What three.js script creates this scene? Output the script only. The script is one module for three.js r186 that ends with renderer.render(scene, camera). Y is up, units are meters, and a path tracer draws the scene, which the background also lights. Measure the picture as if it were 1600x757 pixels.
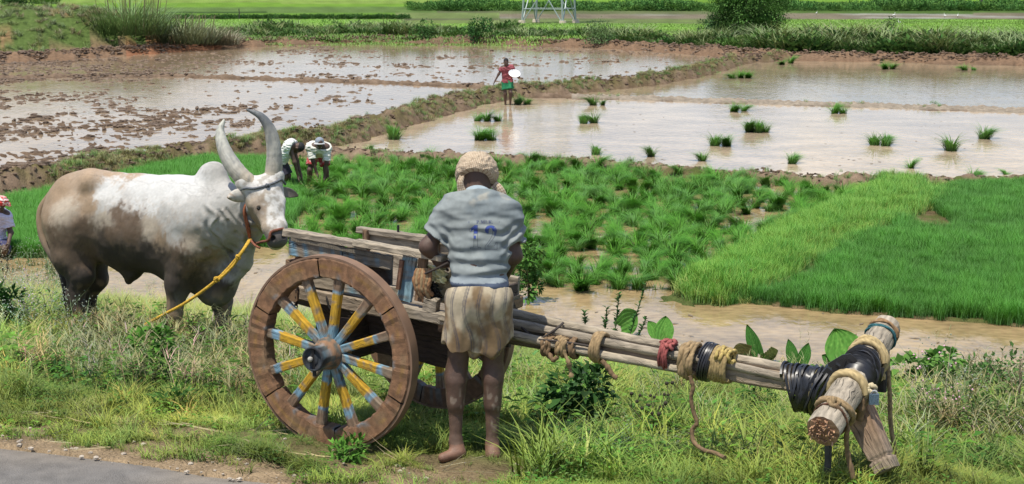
import * as THREE from 'three';
import { createNoise2D, createNoise3D } from 'simplex-noise';

// ---------------------------------------------------------------- camera, sky, sun, exposure
const W = 1600, Hh = 757, F = 2400, HC = 2.5, PITCH = Math.atan((378.5 + 45) / F);
const scene = new THREE.Scene();
const camera = new THREE.PerspectiveCamera(2 * Math.atan(378.5 / F) * 180 / Math.PI, W / Hh, 0.1, 6000);
camera.position.set(0, HC, 0);
camera.rotation.set(-PITCH, 0, 0);
const renderer = new THREE.WebGLRenderer({ antialias: true });
renderer.toneMapping = THREE.LinearToneMapping;
renderer.toneMappingExposure = 1.15;
renderer.shadowMap.enabled = true;

const rng = (s) => () => { s = (s + 0x6d2b79f5) | 0; let t = Math.imul(s ^ (s >>> 15), 1 | s); t = (t + Math.imul(t ^ (t >>> 7), 61 | t)) ^ t; return ((t ^ (t >>> 14)) >>> 0) / 4294967296; };
const n2 = createNoise2D(rng(11)), n3 = createNoise3D(rng(12));
const clamp = (x, a = 0, b = 1) => Math.min(b, Math.max(a, x)), lerp = (a, b, t) => a + (b - a) * t;
const ss = (a, b, x) => { const t = clamp((x - a) / (b - a)); return t * t * (3 - 2 * t); };
const mixc = (a, b, t) => [lerp(a[0], b[0], t), lerp(a[1], b[1], t), lerp(a[2], b[2], t)];
const fbm2 = (x, y, o = 4) => { let s = 0, a = 0.5; for (let i = 0; i < o; i++) { s += a * n2(x, y); x = x * 2.03 + 7.1; y = y * 2.03 + 3.7; a *= 0.5; } return s; };
const fbm3 = (x, y, z, o = 4) => { let s = 0, a = 0.5; for (let i = 0; i < o; i++) { s += a * n3(x, y, z); x = x * 2.03 + 7.1; y = y * 2.03 + 3.7; z = z * 2.03 + 1.3; a *= 0.5; } return s; };

{ // one computed sky: pale toward the horizon, soft cumulus
  const w = 1024, h = 512, data = new Float32Array(w * h * 4);
  for (let j = 0; j < h; j++) for (let i = 0; i < w; i++) {
    const el = ((j + 0.5) / h - 0.5) * Math.PI, az = ((i + 0.5) / w) * 2 * Math.PI, y = Math.sin(el), c = Math.cos(el);
    let col;
    if (y < 0) col = mixc([0.62, 0.68, 0.7], [0.2, 0.22, 0.16], ss(0, 0.08, -y));
    else {
      col = mixc([0.60, 0.74, 0.92], [0.36, 0.57, 0.95], ss(0.0, 0.3, y));
      col = mixc(col, [0.15, 0.30, 0.74], ss(0.2, 0.95, y));
      const k = 1 / (y + 0.22), cx = Math.cos(az) * c * k, cz = Math.sin(az) * c * k;
      const d = fbm3(cx * 1.1, cz * 1.1, 3.3, 6);
      const m = ss(-0.06, 0.3, d) * ss(0.0, 0.05, y);
      const shade = lerp(0.78, 1.12, ss(0.5, -0.05, d));
      col = mixc(col, [1.02 * shade, 1.03 * shade, 1.05 * shade], m * 0.9);
    }
    data.set([col[0] * 0.80, col[1] * 0.79, col[2] * 0.76, 1], (j * w + i) * 4);
  }
  const sky = new THREE.DataTexture(data, w, h, THREE.RGBAFormat, THREE.FloatType);
  sky.mapping = THREE.EquirectangularReflectionMapping; sky.magFilter = THREE.LinearFilter; sky.needsUpdate = true;
  scene.background = sky; scene.environment = sky;
}
const SUN = new THREE.Vector3(-0.2, 0.95, 0.24).normalize();
const sun = new THREE.DirectionalLight(new THREE.Color(1.0, 0.94, 0.82), 5.0);
sun.position.copy(SUN).multiplyScalar(60).add(new THREE.Vector3(0, 0, -20)); sun.target.position.set(0, 0, -20);
sun.castShadow = true; sun.shadow.mapSize.set(4096, 4096); sun.shadow.bias = -0.0004;
Object.assign(sun.shadow.camera, { left: -50, right: 50, top: 60, bottom: -60, near: 1, far: 200 });
scene.add(sun, sun.target);

// ---------------------------------------------------------------- helpers: places
const V = (x, y, z) => new THREE.Vector3(x, y, z);
function ray(px, py) { return V((px - 800) / F, -(py - 378.5) / F, -1).applyAxisAngle(V(1, 0, 0), -PITCH); }
function G(px, py, y = -1.7) { const r = ray(px, py); return V(0, HC, 0).addScaledVector(r, (y - HC) / r.y); }        // the point of a level plane
class Frame { // a thing's own axes: x forward, y up, z to its near side
  constructor(o, deg) { this.o = o; this.a = deg * Math.PI / 180; this.u = V(Math.cos(this.a), 0, Math.sin(this.a)); this.n = V(-Math.sin(this.a), 0, Math.cos(this.a)); }
  p(px, py, Z = 0) { const r = ray(px, py), o = V(0, HC, 0).sub(this.o), t = (Z - o.dot(this.n)) / r.dot(this.n); o.addScaledVector(r, t); return V(o.dot(this.u), o.y, Z); }
  put(g) { g.position.copy(this.o); g.rotation.y = -this.a; return g; }
  world(v) { return this.o.clone().addScaledVector(this.u, v.x).addScaledVector(this.n, v.z).add(V(0, v.y, 0)); }
}

// ---------------------------------------------------------------- helpers: objects
const counts = new Map();
function numbered(n) { const k = counts.get(n) ?? 0; counts.set(n, k + 1); return k ? n + '_' + String(k).padStart(3, '0') : n; }
function tag(o, label, category, group, kind) { if (label) o.userData.label = label; if (category) o.userData.category = category; if (group) o.userData.group = group; if (kind) o.userData.kind = kind; return o; }
function thing(name, label, category, group, pos) { const g = new THREE.Group(); g.name = numbered(name); if (pos) g.position.copy(pos); scene.add(g); return tag(g, label, category, group); }
function mesh(name, geo, m, parent) {
  const o = new THREE.Mesh(geo, m); o.castShadow = o.receiveShadow = true;
  o.name = parent ? name : numbered(name); (parent ?? scene).add(o); return o;
}
function stuffPart(o) { o.userData.kind = 'stuff'; return o; }

class MB { // collects triangles with uv in metres and linear vertex colours
  constructor() { this.p = []; this.n = []; this.u = []; this.c = []; this.i = []; }
  v(p, n, u, c) { this.p.push(p.x, p.y, p.z); this.n.push(n.x, n.y, n.z); this.u.push(u[0], u[1]); this.c.push(c[0], c[1], c[2]); return this.p.length / 3 - 1; }
  add(g, col = [1, 1, 1], m) {
    if (m) { g = g.clone().applyMatrix4(m); }
    const P = g.attributes.position, N = g.attributes.normal, U = g.attributes.uv, C = g.attributes.color, b = this.p.length / 3;
    for (let k = 0; k < P.count; k++) {
      this.p.push(P.getX(k), P.getY(k), P.getZ(k)); this.n.push(N.getX(k), N.getY(k), N.getZ(k)); this.u.push(U ? U.getX(k) : 0, U ? U.getY(k) : 0);
      if (typeof col === 'function') this.c.push(...col(V(P.getX(k), P.getY(k), P.getZ(k)), k)); else if (C) this.c.push(C.getX(k) * col[0], C.getY(k) * col[1], C.getZ(k) * col[2]); else this.c.push(...col);
    }
    if (g.index) for (let k = 0; k < g.index.count; k++) this.i.push(b + g.index.getX(k)); else for (let k = 0; k < P.count; k++) this.i.push(b + k);
    return this;
  }
  blade(base, az, h, w, bend, col, tip, lean = 0) { // one grass blade: three segments, bent over to azimuth az
    const dx = Math.cos(az), dz = Math.sin(az), sx = -dz, sz = dx, b = this.p.length / 3;
    for (let k = 0; k < 4; k++) {
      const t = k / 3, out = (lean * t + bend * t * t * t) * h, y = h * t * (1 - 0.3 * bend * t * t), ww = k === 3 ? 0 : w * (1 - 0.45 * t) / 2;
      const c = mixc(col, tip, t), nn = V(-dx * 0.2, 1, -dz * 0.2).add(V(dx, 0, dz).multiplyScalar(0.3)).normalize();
      const x = base.x + dx * out, z = base.z + dz * out;
      if (k < 3) { this.v(V(x - sx * ww, base.y + y, z - sz * ww), nn, [0, t], c); this.v(V(x + sx * ww, base.y + y, z + sz * ww), nn, [1, t], c); } else this.v(V(x, base.y + y, z), nn, [0.5, 1], c);
    }
    this.i.push(b, b + 1, b + 2, b + 1, b + 3, b + 2, b + 2, b + 3, b + 4, b + 3, b + 5, b + 4, b + 4, b + 5, b + 6);
  }
  leaf(p, dir, up, len, wid, col, fold = 0.25) { // a folded leaf of four triangles
    const d = dir.clone().normalize(), s = V().crossVectors(d, up).normalize(), n = V().crossVectors(s, d).normalize(), b = this.p.length / 3, add = (l, a, f, c) => this.v(p.clone().addScaledVector(d, l * len).addScaledVector(s, a * wid / 2).addScaledVector(n, f * wid), n.clone().addScaledVector(s, a * -0.5).normalize(), [l, a], c);
    const tip = [col[0] * 1.08, col[1] * 1.08, col[2] * 1.08];
    add(0, 0, 0, col); add(0.45, -1, fold, tip); add(0.5, 0, 0, col); add(0.45, 1, fold, tip); add(1, 0, -fold * 0.6, tip);
    this.i.push(b, b + 2, b + 1, b, b + 3, b + 2, b + 1, b + 2, b + 4, b + 2, b + 3, b + 4);
  }
  geo() {
    const g = new THREE.BufferGeometry();
    g.setAttribute('position', new THREE.Float32BufferAttribute(this.p, 3)); g.setAttribute('normal', new THREE.Float32BufferAttribute(this.n, 3));
    g.setAttribute('uv', new THREE.Float32BufferAttribute(this.u, 2)); g.setAttribute('color', new THREE.Float32BufferAttribute(this.c, 3)); g.setIndex(this.i);
    return g;
  }
  build(name, m, parent) { return mesh(name, this.geo(), m, parent); }
}

// sweep a closed section along points; sec(t, k) -> list of [a, b]; colour(t, j) optional; crease splits the section's corners
function sweep(pts, sec, { up = V(0, 1, 0), color = [1, 1, 1], caps = true, crease = false, uvo = 0 } = {}) {
  const n = pts.length, T = pts.map((p, i) => pts[Math.min(n - 1, i + 1)].clone().sub(pts[Math.max(0, i - 1)]).normalize());
  let S = V().crossVectors(T[0], up); if (S.lengthSq() < 1e-6) S = V().crossVectors(T[0], V(1, 0, 0)); S.normalize();
  const mb = new MB(), rows = []; let L = 0;
  const colf = typeof color === 'function' ? color : () => color;
  for (let i = 0; i < n; i++) {
    if (i) L += pts[i].distanceTo(pts[i - 1]);
    S = S.clone().addScaledVector(T[i], -S.dot(T[i])).normalize();
    const U = V().crossVectors(S, T[i]).normalize(), t = i / (n - 1), s = sec(t, i), ring = [];
    for (const [a, b] of s) ring.push(pts[i].clone().addScaledVector(S, a).addScaledVector(U, b));
    rows.push({ ring, t, L });
  }
  const m = rows[0].ring.length;
  let per = [0]; for (let j = 0; j < m; j++) per.push(per[j] + rows[0].ring[j].distanceTo(rows[0].ring[(j + 1) % m]));
  const nrm = (i, j) => { const a = rows[i].ring, c = rows[Math.max(0, i - 1)].ring[j], d = rows[Math.min(n - 1, i + 1)].ring[j]; const e = a[(j + 1) % m].clone().sub(a[(j - 1 + m) % m]), r = e.cross(d.clone().sub(c)).normalize(); return r; };
  if (!crease) {
    const b = [];
    for (let i = 0; i < n; i++) for (let j = 0; j <= m; j++) { const id = mb.v(rows[i].ring[j % m], nrm(i, j % m), [rows[i].L + uvo, per[j]], colf(rows[i].t, j % m, rows[i].ring[j % m])); if (!i && !j) b.push(id); }
    for (let i = 0; i < n - 1; i++) for (let j = 0; j < m; j++) { const a = i * (m + 1) + j, c = a + m + 1; mb.i.push(a, a + 1, c, a + 1, c + 1, c); }
  } else {
    for (let j = 0; j < m; j++) {
      const b = mb.p.length / 3, k = (j + 1) % m;
      for (let i = 0; i < n; i++) {
        const p = rows[i].ring[j], q = rows[i].ring[k], lo = rows[Math.max(0, i - 1)].ring[j], hi = rows[Math.min(n - 1, i + 1)].ring[j];
        const N = q.clone().sub(p).cross(hi.clone().sub(lo)).normalize();
        mb.v(p, N, [rows[i].L + uvo, per[j]], colf(rows[i].t, j, p)); mb.v(q, N, [rows[i].L + uvo, per[j + 1]], colf(rows[i].t, k, q));
      }
      for (let i = 0; i < n - 1; i++) { const a = b + i * 2; mb.i.push(a, a + 1, a + 2, a + 1, a + 3, a + 2); }
    }
  }
  if (caps) for (const e of [0, n - 1]) {
    const N = T[e].clone().multiplyScalar(e ? 1 : -1), c = V(); rows[e].ring.forEach((p) => c.add(p)); c.divideScalar(m);
    const ci = mb.v(c, N, [0, 0], colf(rows[e].t, -1, c)), r = rows[e].ring.map((p, j) => mb.v(p, N, [p.distanceTo(c), per[j]], colf(rows[e].t, -1, p)));
    for (let j = 0; j < m; j++) { const j2 = (j + 1) % m, A = rows[e].ring[j].clone().sub(c), Bv = rows[e].ring[j2].clone().sub(c); A.cross(Bv).dot(N) > 0 ? mb.i.push(ci, r[j], r[j2]) : mb.i.push(ci, r[j2], r[j]); }
  }
  return mb.geo();
}
const circ = (r, k = 8, f) => Array.from({ length: k }, (_, j) => { const a = j / k * 2 * Math.PI, q = f ? r * f(a, j) : r; return [Math.cos(a) * q, Math.sin(a) * q]; });
function curve(pts, n) { return new THREE.CatmullRomCurve3(pts, false, 'centripetal').getPoints(n); }
function tube(pts, r, { n = 24, k = 8, ...o } = {}) { const P = curve(pts, n); return sweep(P, (t) => circ(typeof r === 'function' ? r(t) : r, k), o); }
function rope(pts, r, { n = 0, color = [1, 1, 1], frayed = 0, k = 9 } = {}) { // three laid strands
  const c = new THREE.CatmullRomCurve3(pts, false, 'centripetal'), L = c.getLength(), N = n || Math.max(6, Math.min(400, Math.ceil(L / (r * 0.9)))), P = c.getPoints(N);
  const seed = pts[0].x * 31 + pts[0].y * 17;
  return sweep(P, (t) => { const s = t * L / (r * 6) * 2 * Math.PI; return circ(r * (1 + frayed * n2(t * L * 40, seed)), k, (a) => 0.86 + 0.2 * Math.abs(Math.sin(1.5 * (a + s)))); },
    { color: (t, j, p) => { const q = 0.75 + 0.35 * n3(p.x * 60, p.y * 60, p.z * 60 + seed); return [color[0] * q, color[1] * q, color[2] * q]; } });
}
// a sawn or hewn timber from a to b: width w (across), height h, slightly worn and uneven
function timber(a, b, w, h, { n = 10, wear = 0.06, seed = 1, up = V(0, 1, 0), color = [1, 1, 1], taper = 1, sag = 0 } = {}) {
  const P = Array.from({ length: n + 1 }, (_, i) => { const p = a.clone().lerp(b, i / n); p.y += sag * Math.sin(Math.PI * i / n); return p; }), c = Math.min(w, h) * 0.14;
  return sweep(P, (t, i) => {
    const f = lerp(1, taper, t), x = w / 2 * f, y = h / 2 * f, e = (j) => 1 + wear * n2(seed * 9.1 + j * 3.3, t * 5 + seed);
    return [[x * e(0), -(y - c)], [x * e(1), y - c], [x - c, y * e(2)], [-(x - c), y * e(3)], [-x * e(4), y - c], [-x * e(5), -(y - c)], [-(x - c), -y * e(6)], [x - c, -y * e(7)]];
  }, { up, crease: true, uvo: seed * 1.37, color });
}

// ---------------------------------------------------------------- helpers: bodies as one skin (distance fields, surface nets)
const cap = (a, b, ra, rb = ra, k = 0.04) => ({ a, b, ra, rb, k, c: a.clone().add(b).multiplyScalar(0.5), R: a.distanceTo(b) / 2 + Math.max(ra, rb) });
const ell = (c, r, k = 0.04, ax) => ({ e: 1, c, r, k, ax, R: Math.max(r.x, r.y, r.z) });
function dist1(q, x, y, z) {
  if (q.e) {
    let dx = x - q.c.x, dy = y - q.c.y, dz = z - q.c.z;
    if (q.ax) { const [A, B, C] = q.ax; [dx, dy, dz] = [dx * A.x + dy * A.y + dz * A.z, dx * B.x + dy * B.y + dz * B.z, dx * C.x + dy * C.y + dz * C.z]; }
    const a = dx / q.r.x, b = dy / q.r.y, c = dz / q.r.z, k0 = Math.sqrt(a * a + b * b + c * c), e = a / q.r.x, f = b / q.r.y, g = c / q.r.z, k1 = Math.sqrt(e * e + f * f + g * g);
    return k1 < 1e-9 ? -Math.min(q.r.x, q.r.y, q.r.z) : k0 * (k0 - 1) / k1;
  }
  const bx = q.b.x - q.a.x, by = q.b.y - q.a.y, bz = q.b.z - q.a.z, px = x - q.a.x, py = y - q.a.y, pz = z - q.a.z, bb = bx * bx + by * by + bz * bz;
  const t = bb < 1e-12 ? 0 : clamp((px * bx + py * by + pz * bz) / bb), ex = px - bx * t, ey = py - by * t, ez = pz - bz * t;
  return Math.sqrt(ex * ex + ey * ey + ez * ez) - (q.ra + (q.rb - q.ra) * t);
}
function field(prims, grow = 0) {
  return (x, y, z) => {
    let d = 1e3;
    for (const q of prims) {
      const dx = x - q.c.x, dy = y - q.c.y, dz = z - q.c.z, far = Math.sqrt(dx * dx + dy * dy + dz * dz) - q.R;
      if (far > d + q.k) continue;
      const e = dist1(q, x, y, z), h = Math.max(q.k - Math.abs(d - e), 0) / q.k;
      d = Math.min(d, e) - h * h * q.k * 0.25;
    }
    return d - grow;
  };
}
function bounds(prims, pad) { const b = new THREE.Box3(); for (const q of prims) { b.expandByPoint(q.c.clone().addScalar(q.R + pad)); b.expandByPoint(q.c.clone().addScalar(-q.R - pad)); } return b; }
function skin(f, box, h, colf, uvf, normalF) {
  const nx = Math.ceil((box.max.x - box.min.x) / h) + 2, ny = Math.ceil((box.max.y - box.min.y) / h) + 2, nz = Math.ceil((box.max.z - box.min.z) / h) + 2, v = new Float32Array(nx * ny * nz), o = box.min, sy = nx, sz = nx * ny;
  for (let k = 0, q = 0; k < nz; k++) for (let j = 0; j < ny; j++) for (let i = 0; i < nx;) {
    const d = f(o.x + i * h, o.y + j * h, o.z + k * h); v[q] = d; i++; q++;
    let skip = Math.floor(Math.abs(d) / h * 0.6) - 2; while (skip-- > 0 && i < nx) { v[q] = d; i++; q++; } // far from the surface: the sign cannot change
  }
  const id = new Int32Array(nx * ny * nz).fill(-1), mb = new MB(), g = normalF ?? f, E = h * 0.5;
  for (let k = 0; k < nz - 1; k++) for (let j = 0; j < ny - 1; j++) for (let i = 0; i < nx - 1; i++) {
    const q = i + j * sy + k * sz; let mask = 0, sx = 0, sY = 0, sZ = 0, c = 0; const d = [];
    for (let a = 0; a < 8; a++) { d[a] = v[q + (a & 1) + ((a >> 1) & 1) * sy + (a >> 2) * sz]; if (d[a] < 0) mask |= 1 << a; }
    if (mask === 0 || mask === 255) continue;
    for (let a = 0; a < 8; a++) for (const bit of [1, 2, 4]) if (!(a & bit)) { const b = a | bit; if ((d[a] < 0) !== (d[b] < 0)) { const t = d[a] / (d[a] - d[b]); sx += (a & 1) + (bit === 1 ? t : 0); sY += ((a >> 1) & 1) + (bit === 2 ? t : 0); sZ += (a >> 2) + (bit === 4 ? t : 0); c++; } }
    const x = o.x + (i + sx / c) * h, y = o.y + (j + sY / c) * h, z = o.z + (k + sZ / c) * h;
    const n = V(g(x + E, y, z) - g(x - E, y, z), g(x, y + E, z) - g(x, y - E, z), g(x, y, z + E) - g(x, y, z - E)).normalize(), p = V(x, y, z);
    id[q] = mb.v(p, n, uvf ? uvf(p, n) : [x, y], colf ? colf(p, n) : [1, 1, 1]);
  }
  const quad = (a, b, c, d, flip) => { if (a < 0 || b < 0 || c < 0 || d < 0) return; flip ? mb.i.push(a, c, b, a, d, c) : mb.i.push(a, b, c, a, c, d); };
  for (let k = 1; k < nz - 1; k++) for (let j = 1; j < ny - 1; j++) for (let i = 1; i < nx - 1; i++) {
    const q = i + j * sy + k * sz, s = v[q] < 0;
    if (s !== v[q + 1] < 0) quad(id[q - sy - sz], id[q - sz], id[q], id[q - sy], !s);
    if (s !== v[q + sy] < 0) quad(id[q - sz - 1], id[q - 1], id[q], id[q - sz], !s);
    if (s !== v[q + sz] < 0) quad(id[q - 1 - sy], id[q - sy], id[q], id[q - 1], !s);
  }
  return mb.geo();
}

// ---------------------------------------------------------------- textures and materials
function tex(size, fn, { srgb = false, repeat = 1, w = size, h = size } = {}) {
  const d = new Uint8Array(w * h * 4);
  for (let j = 0; j < h; j++) for (let i = 0; i < w; i++) { const c = fn(i / w, j / h); const o = (j * w + i) * 4; d[o] = clamp(c[0]) * 255; d[o + 1] = clamp(c[1]) * 255; d[o + 2] = clamp(c[2]) * 255; d[o + 3] = 255; }
  const t = new THREE.DataTexture(d, w, h); t.wrapS = t.wrapT = THREE.RepeatWrapping; t.magFilter = THREE.LinearFilter; t.minFilter = THREE.LinearMipmapLinearFilter; t.repeat.set(repeat, repeat); if (srgb) t.colorSpace = THREE.SRGBColorSpace; t.needsUpdate = true; return t;
}
// tiling noise: a torus in four dimensions would do; here two periods are blended
const tileN = (u, v, f, o = 4, s = 0) => { const a = (x, y) => fbm2(x * f + s, y * f + s * 1.7, o), bl = (t) => ss(0.75, 1, t); const bu = bl(u), bv = bl(v); return lerp(lerp(a(u, v), a(u - 1, v), bu), lerp(a(u, v - 1), a(u - 1, v - 1), bu), bv); };
const earthT = tex(512, (u, v) => { const a = tileN(u, v, 6, 5), b = tileN(u, v, 60, 3, 4); const g = 0.72 + 0.28 * a + 0.26 * b; return [g, g, g]; });
const earthB = tex(512, (u, v) => { const g = 0.5 + 0.4 * tileN(u, v, 40, 4, 9) + 0.2 * tileN(u, v, 8, 3, 2); return [g, g, g]; });
const asphT = tex(512, (u, v) => { const a = tileN(u, v, 90, 2, 3), b = tileN(u, v, 5, 3, 8); const g = 0.72 + 0.55 * a + 0.22 * b; return [g, g, g]; });
const woodT = tex(512, (u, v) => { const warp = 0.03 * tileN(u, v, 4, 3, 5), a = tileN(u * 1, v + warp, 1, 1, 2), gr = Math.sin((v + warp) * 2 * Math.PI * 14) * 0.12, f = tileN(clamp(u), v, 5, 2, 1); const fine = n2(u * 6, (v + warp) * 150) * ss(0, 0.1, u) * ss(1, 0.9, u), crack = ss(0.55, 0.8, n2(u * 2.2 + 9, (v + warp) * 36)); const g = 0.78 + gr + 0.16 * fine + 0.16 * f + 0.1 * a - 0.5 * crack * ss(0, 0.1, u) * ss(1, 0.9, u); return [g, g, g]; });
const waterB = tex(512, (u, v) => { const g = 0.5 + 0.5 * tileN(u, v, 9, 4, 6); return [g, g, g]; });
const clothT = tex(256, (u, v) => { const g = 0.9 + 0.06 * Math.sin(u * 2 * Math.PI * 64) * Math.sin(v * 2 * Math.PI * 64) + 0.1 * tileN(u, v, 6, 3); return [g, g, g]; });
const std = (o) => new THREE.MeshStandardMaterial({ vertexColors: true, roughness: 0.9, side: THREE.DoubleSide, ...o });
const rep = (t, s) => { const c = t.clone(); c.repeat.set(s, s); c.needsUpdate = true; return c; };
const M = {
  ground: new THREE.MeshPhysicalMaterial({ vertexColors: true, side: THREE.DoubleSide, map: rep(earthT, 0.5), bumpMap: rep(earthB, 0.9), bumpScale: 0.03, roughness: 0.98, specularIntensity: 0.12 }),
  mud: std({ map: rep(earthT, 2), bumpMap: rep(earthB, 4), bumpScale: 0.02, roughness: 0.75 }),
  road: std({ map: rep(asphT, 1.2), bumpMap: rep(asphT, 1.2), bumpScale: 0.006, roughness: 0.9 }),
  wood: std({ map: rep(woodT, 2.2), bumpMap: rep(woodT, 2.2), bumpScale: 0.006, roughness: 0.88 }),
  paint: std({ map: rep(woodT, 3), bumpMap: rep(earthB, 6), bumpScale: 0.004, roughness: 0.7 }),
  leaf: new THREE.MeshPhysicalMaterial({ vertexColors: true, roughness: 0.85, side: THREE.DoubleSide, transmission: 0.3, thickness: 0, specularIntensity: 0.18 }),
  rim: std({ map: rep(earthT, 3), bumpMap: rep(earthB, 7), bumpScale: 0.006, roughness: 0.9 }),
  iron: std({ roughness: 0.55, metalness: 0.6, bumpMap: rep(earthB, 8), bumpScale: 0.002 }),
  rubber: std({ roughness: 0.38 }),
  rope: std({ roughness: 0.95 }),
  skin: std({ roughness: 0.55, bumpMap: rep(earthB, 5), bumpScale: 0.002 }),
  hide: std({ roughness: 0.78, bumpMap: rep(earthB, 5), bumpScale: 0.003 }),
  horn: std({ roughness: 0.5, bumpMap: rep(woodT, 3), bumpScale: 0.003 }),
  cloth: std({ map: rep(clothT, 4), roughness: 0.92 }),
  plain: std({ roughness: 0.8 }),
  gloss: std({ roughness: 0.25 }),
};
// ---------------------------------------------------------------- the land
const WL = -1.7;                                              // level of the paddy water
const RA = V(-2.635, 0.1, -7.603), ra22 = 22 * Math.PI / 180;
const wOf = (x, z) => (x - RA.x) * Math.sin(ra22) - (z - RA.z) * Math.cos(ra22);   // metres away from the road's edge
const sOf = (x, z) => (x - RA.x) * Math.cos(ra22) + (z - RA.z) * Math.sin(ra22);
const fromSW = (s, w) => [RA.x + s * Math.cos(ra22) + w * Math.sin(ra22), RA.z + s * Math.sin(ra22) - w * Math.cos(ra22)];
const prof = [[-30, 0.1], [0, 0.1], [0.3, 0.06], [0.9, 0], [1.5, -0.1], [2.2, -0.25], [3, -0.37], [3.9, -0.46], [6, -0.95], [8.6, -1.6], [9.6, -1.82], [400, -1.82]];
const bankH = (w) => { for (let i = 1; i < prof.length; i++) if (w < prof[i][0]) { const [a, b] = [prof[i - 1], prof[i]]; return lerp(a[1], b[1], clamp((w - a[0]) / (b[0] - a[0]))); } return -1.82; };
const line = (...a) => { const r = []; for (let i = 0; i < a.length; i += 2) r.push(G(a[i], a[i + 1])); return r; };
const bunds = [
  { n: 'left', pts: line(-200, 330, 0, 296, 120, 282, 230, 265, 330, 246, 430, 232, 520, 222, 640, 186, 720, 164, 790, 150, 900, 143, 1000, 132, 1080, 118, 1150, 98, 1215, 94), w: 0.75, h: 0.34 },
  { n: 'mid', pts: line(430, 238, 540, 246, 680, 250, 820, 256, 960, 264, 1100, 276, 1250, 284, 1420, 289, 1600, 290, 1900, 292), w: 0.6, h: 0.16 },
  { n: 'divide', pts: line(800, 148, 900, 152, 1000, 154, 1100, 158, 1250, 162, 1400, 167, 1600, 174, 1900, 184), w: 0.7, h: 0.1 },
  { n: 'far', pts: line(-400, 120, -100, 104, 0, 96, 120, 90, 230, 82, 330, 74, 450, 68, 600, 66, 800, 69, 950, 74, 1100, 83, 1215, 92, 1400, 96, 1600, 100, 2000, 108), w: 1.15, h: 0.36 },
  { n: 'inner', pts: line(-100, 121, 100, 120, 270, 119, 430, 124, 560, 128, 700, 134, 770, 137), w: 0.75, h: 0.1 },
  { n: 'weedy', pts: line(1112, 464, 1200, 415, 1290, 365, 1360, 330, 1412, 300), w: 0.7, h: 0.12 },
];
for (const b of bunds) { b.seg = []; for (let i = 0; i + 1 < b.pts.length; i++) b.seg.push([b.pts[i].x, b.pts[i].z, b.pts[i + 1].x, b.pts[i + 1].z]); }
function segD(b, x, z) { let m = 1e9; for (const [ax, az, bx, bz] of b.seg) { const dx = bx - ax, dz = bz - az, t = clamp(((x - ax) * dx + (z - az) * dz) / (dx * dx + dz * dz)), ex = x - ax - dx * t, ez = z - az - dz * t, d = ex * ex + ez * ez; if (d < m) m = d; } return Math.sqrt(m); }
const yAt = (b, x) => { const p = b.pts; for (let i = 1; i < p.length; i++) if (x < p[i].x) return lerp(p[i - 1].z, p[i].z, clamp((x - p[i - 1].x) / (p[i].x - p[i - 1].x))); return p[p.length - 1].z; };
const inside = (poly, x, z) => { let c = false; for (let i = 0, j = poly.length - 1; i < poly.length; j = i++) { const a = poly[i], b = poly[j]; if ((a.z > z) !== (b.z > z) && x < (b.x - a.x) * (z - a.z) / (b.z - a.z) + a.x) c = !c; } return c; };
const BED = line(1166, 474, 1300, 490, 1450, 500, 1600, 512, 1900, 545, 1900, 292, 1600, 290, 1492, 290, 1440, 318, 1360, 362, 1260, 424);
const PATCH = line(-150, 420, 0, 400, 80, 408, 150, 404, 420, 404, 640, 430, 830, 452, 960, 456, 1060, 452, 1150, 408, 1250, 358, 1340, 312, 1250, 292, 1120, 278, 980, 270, 840, 262, 700, 258, 560, 254, 430, 246, 330, 252, 200, 276, 60, 300, -150, 330);
const MOUND = V(-25, 0, -83);
const leftField = (x, z) => z < yAt(bunds[0], x) - 0 && z > yAt(bunds[3], x);
function zone(x, z) { // distances that several rules share
  const w = wOf(x, z); if (w < 12) return { w };
  const d = {}; for (const b of bunds) d[b.n] = segD(b, x, z);
  return { w, d };
}
const mudAmount = (x, z) => { // how churned the left field is: much at its left and near edge, little in the middle
  const px = 800 + F * x / -z, edge = ss(6, 0, z < 0 ? Math.abs(z - yAt(bunds[0], x)) : 9);
  return clamp(0.30 + 0.34 * ss(420, 40, px) + 0.3 * edge * ss(560, 200, px) + 0.28 * n2(x * 0.12, z * 0.12) + 0.18 * n2(x * 0.4 + 5, z * 0.25) - 0.22 * ss(-48, -54, z) * ss(-62, -56, z));
};
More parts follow.
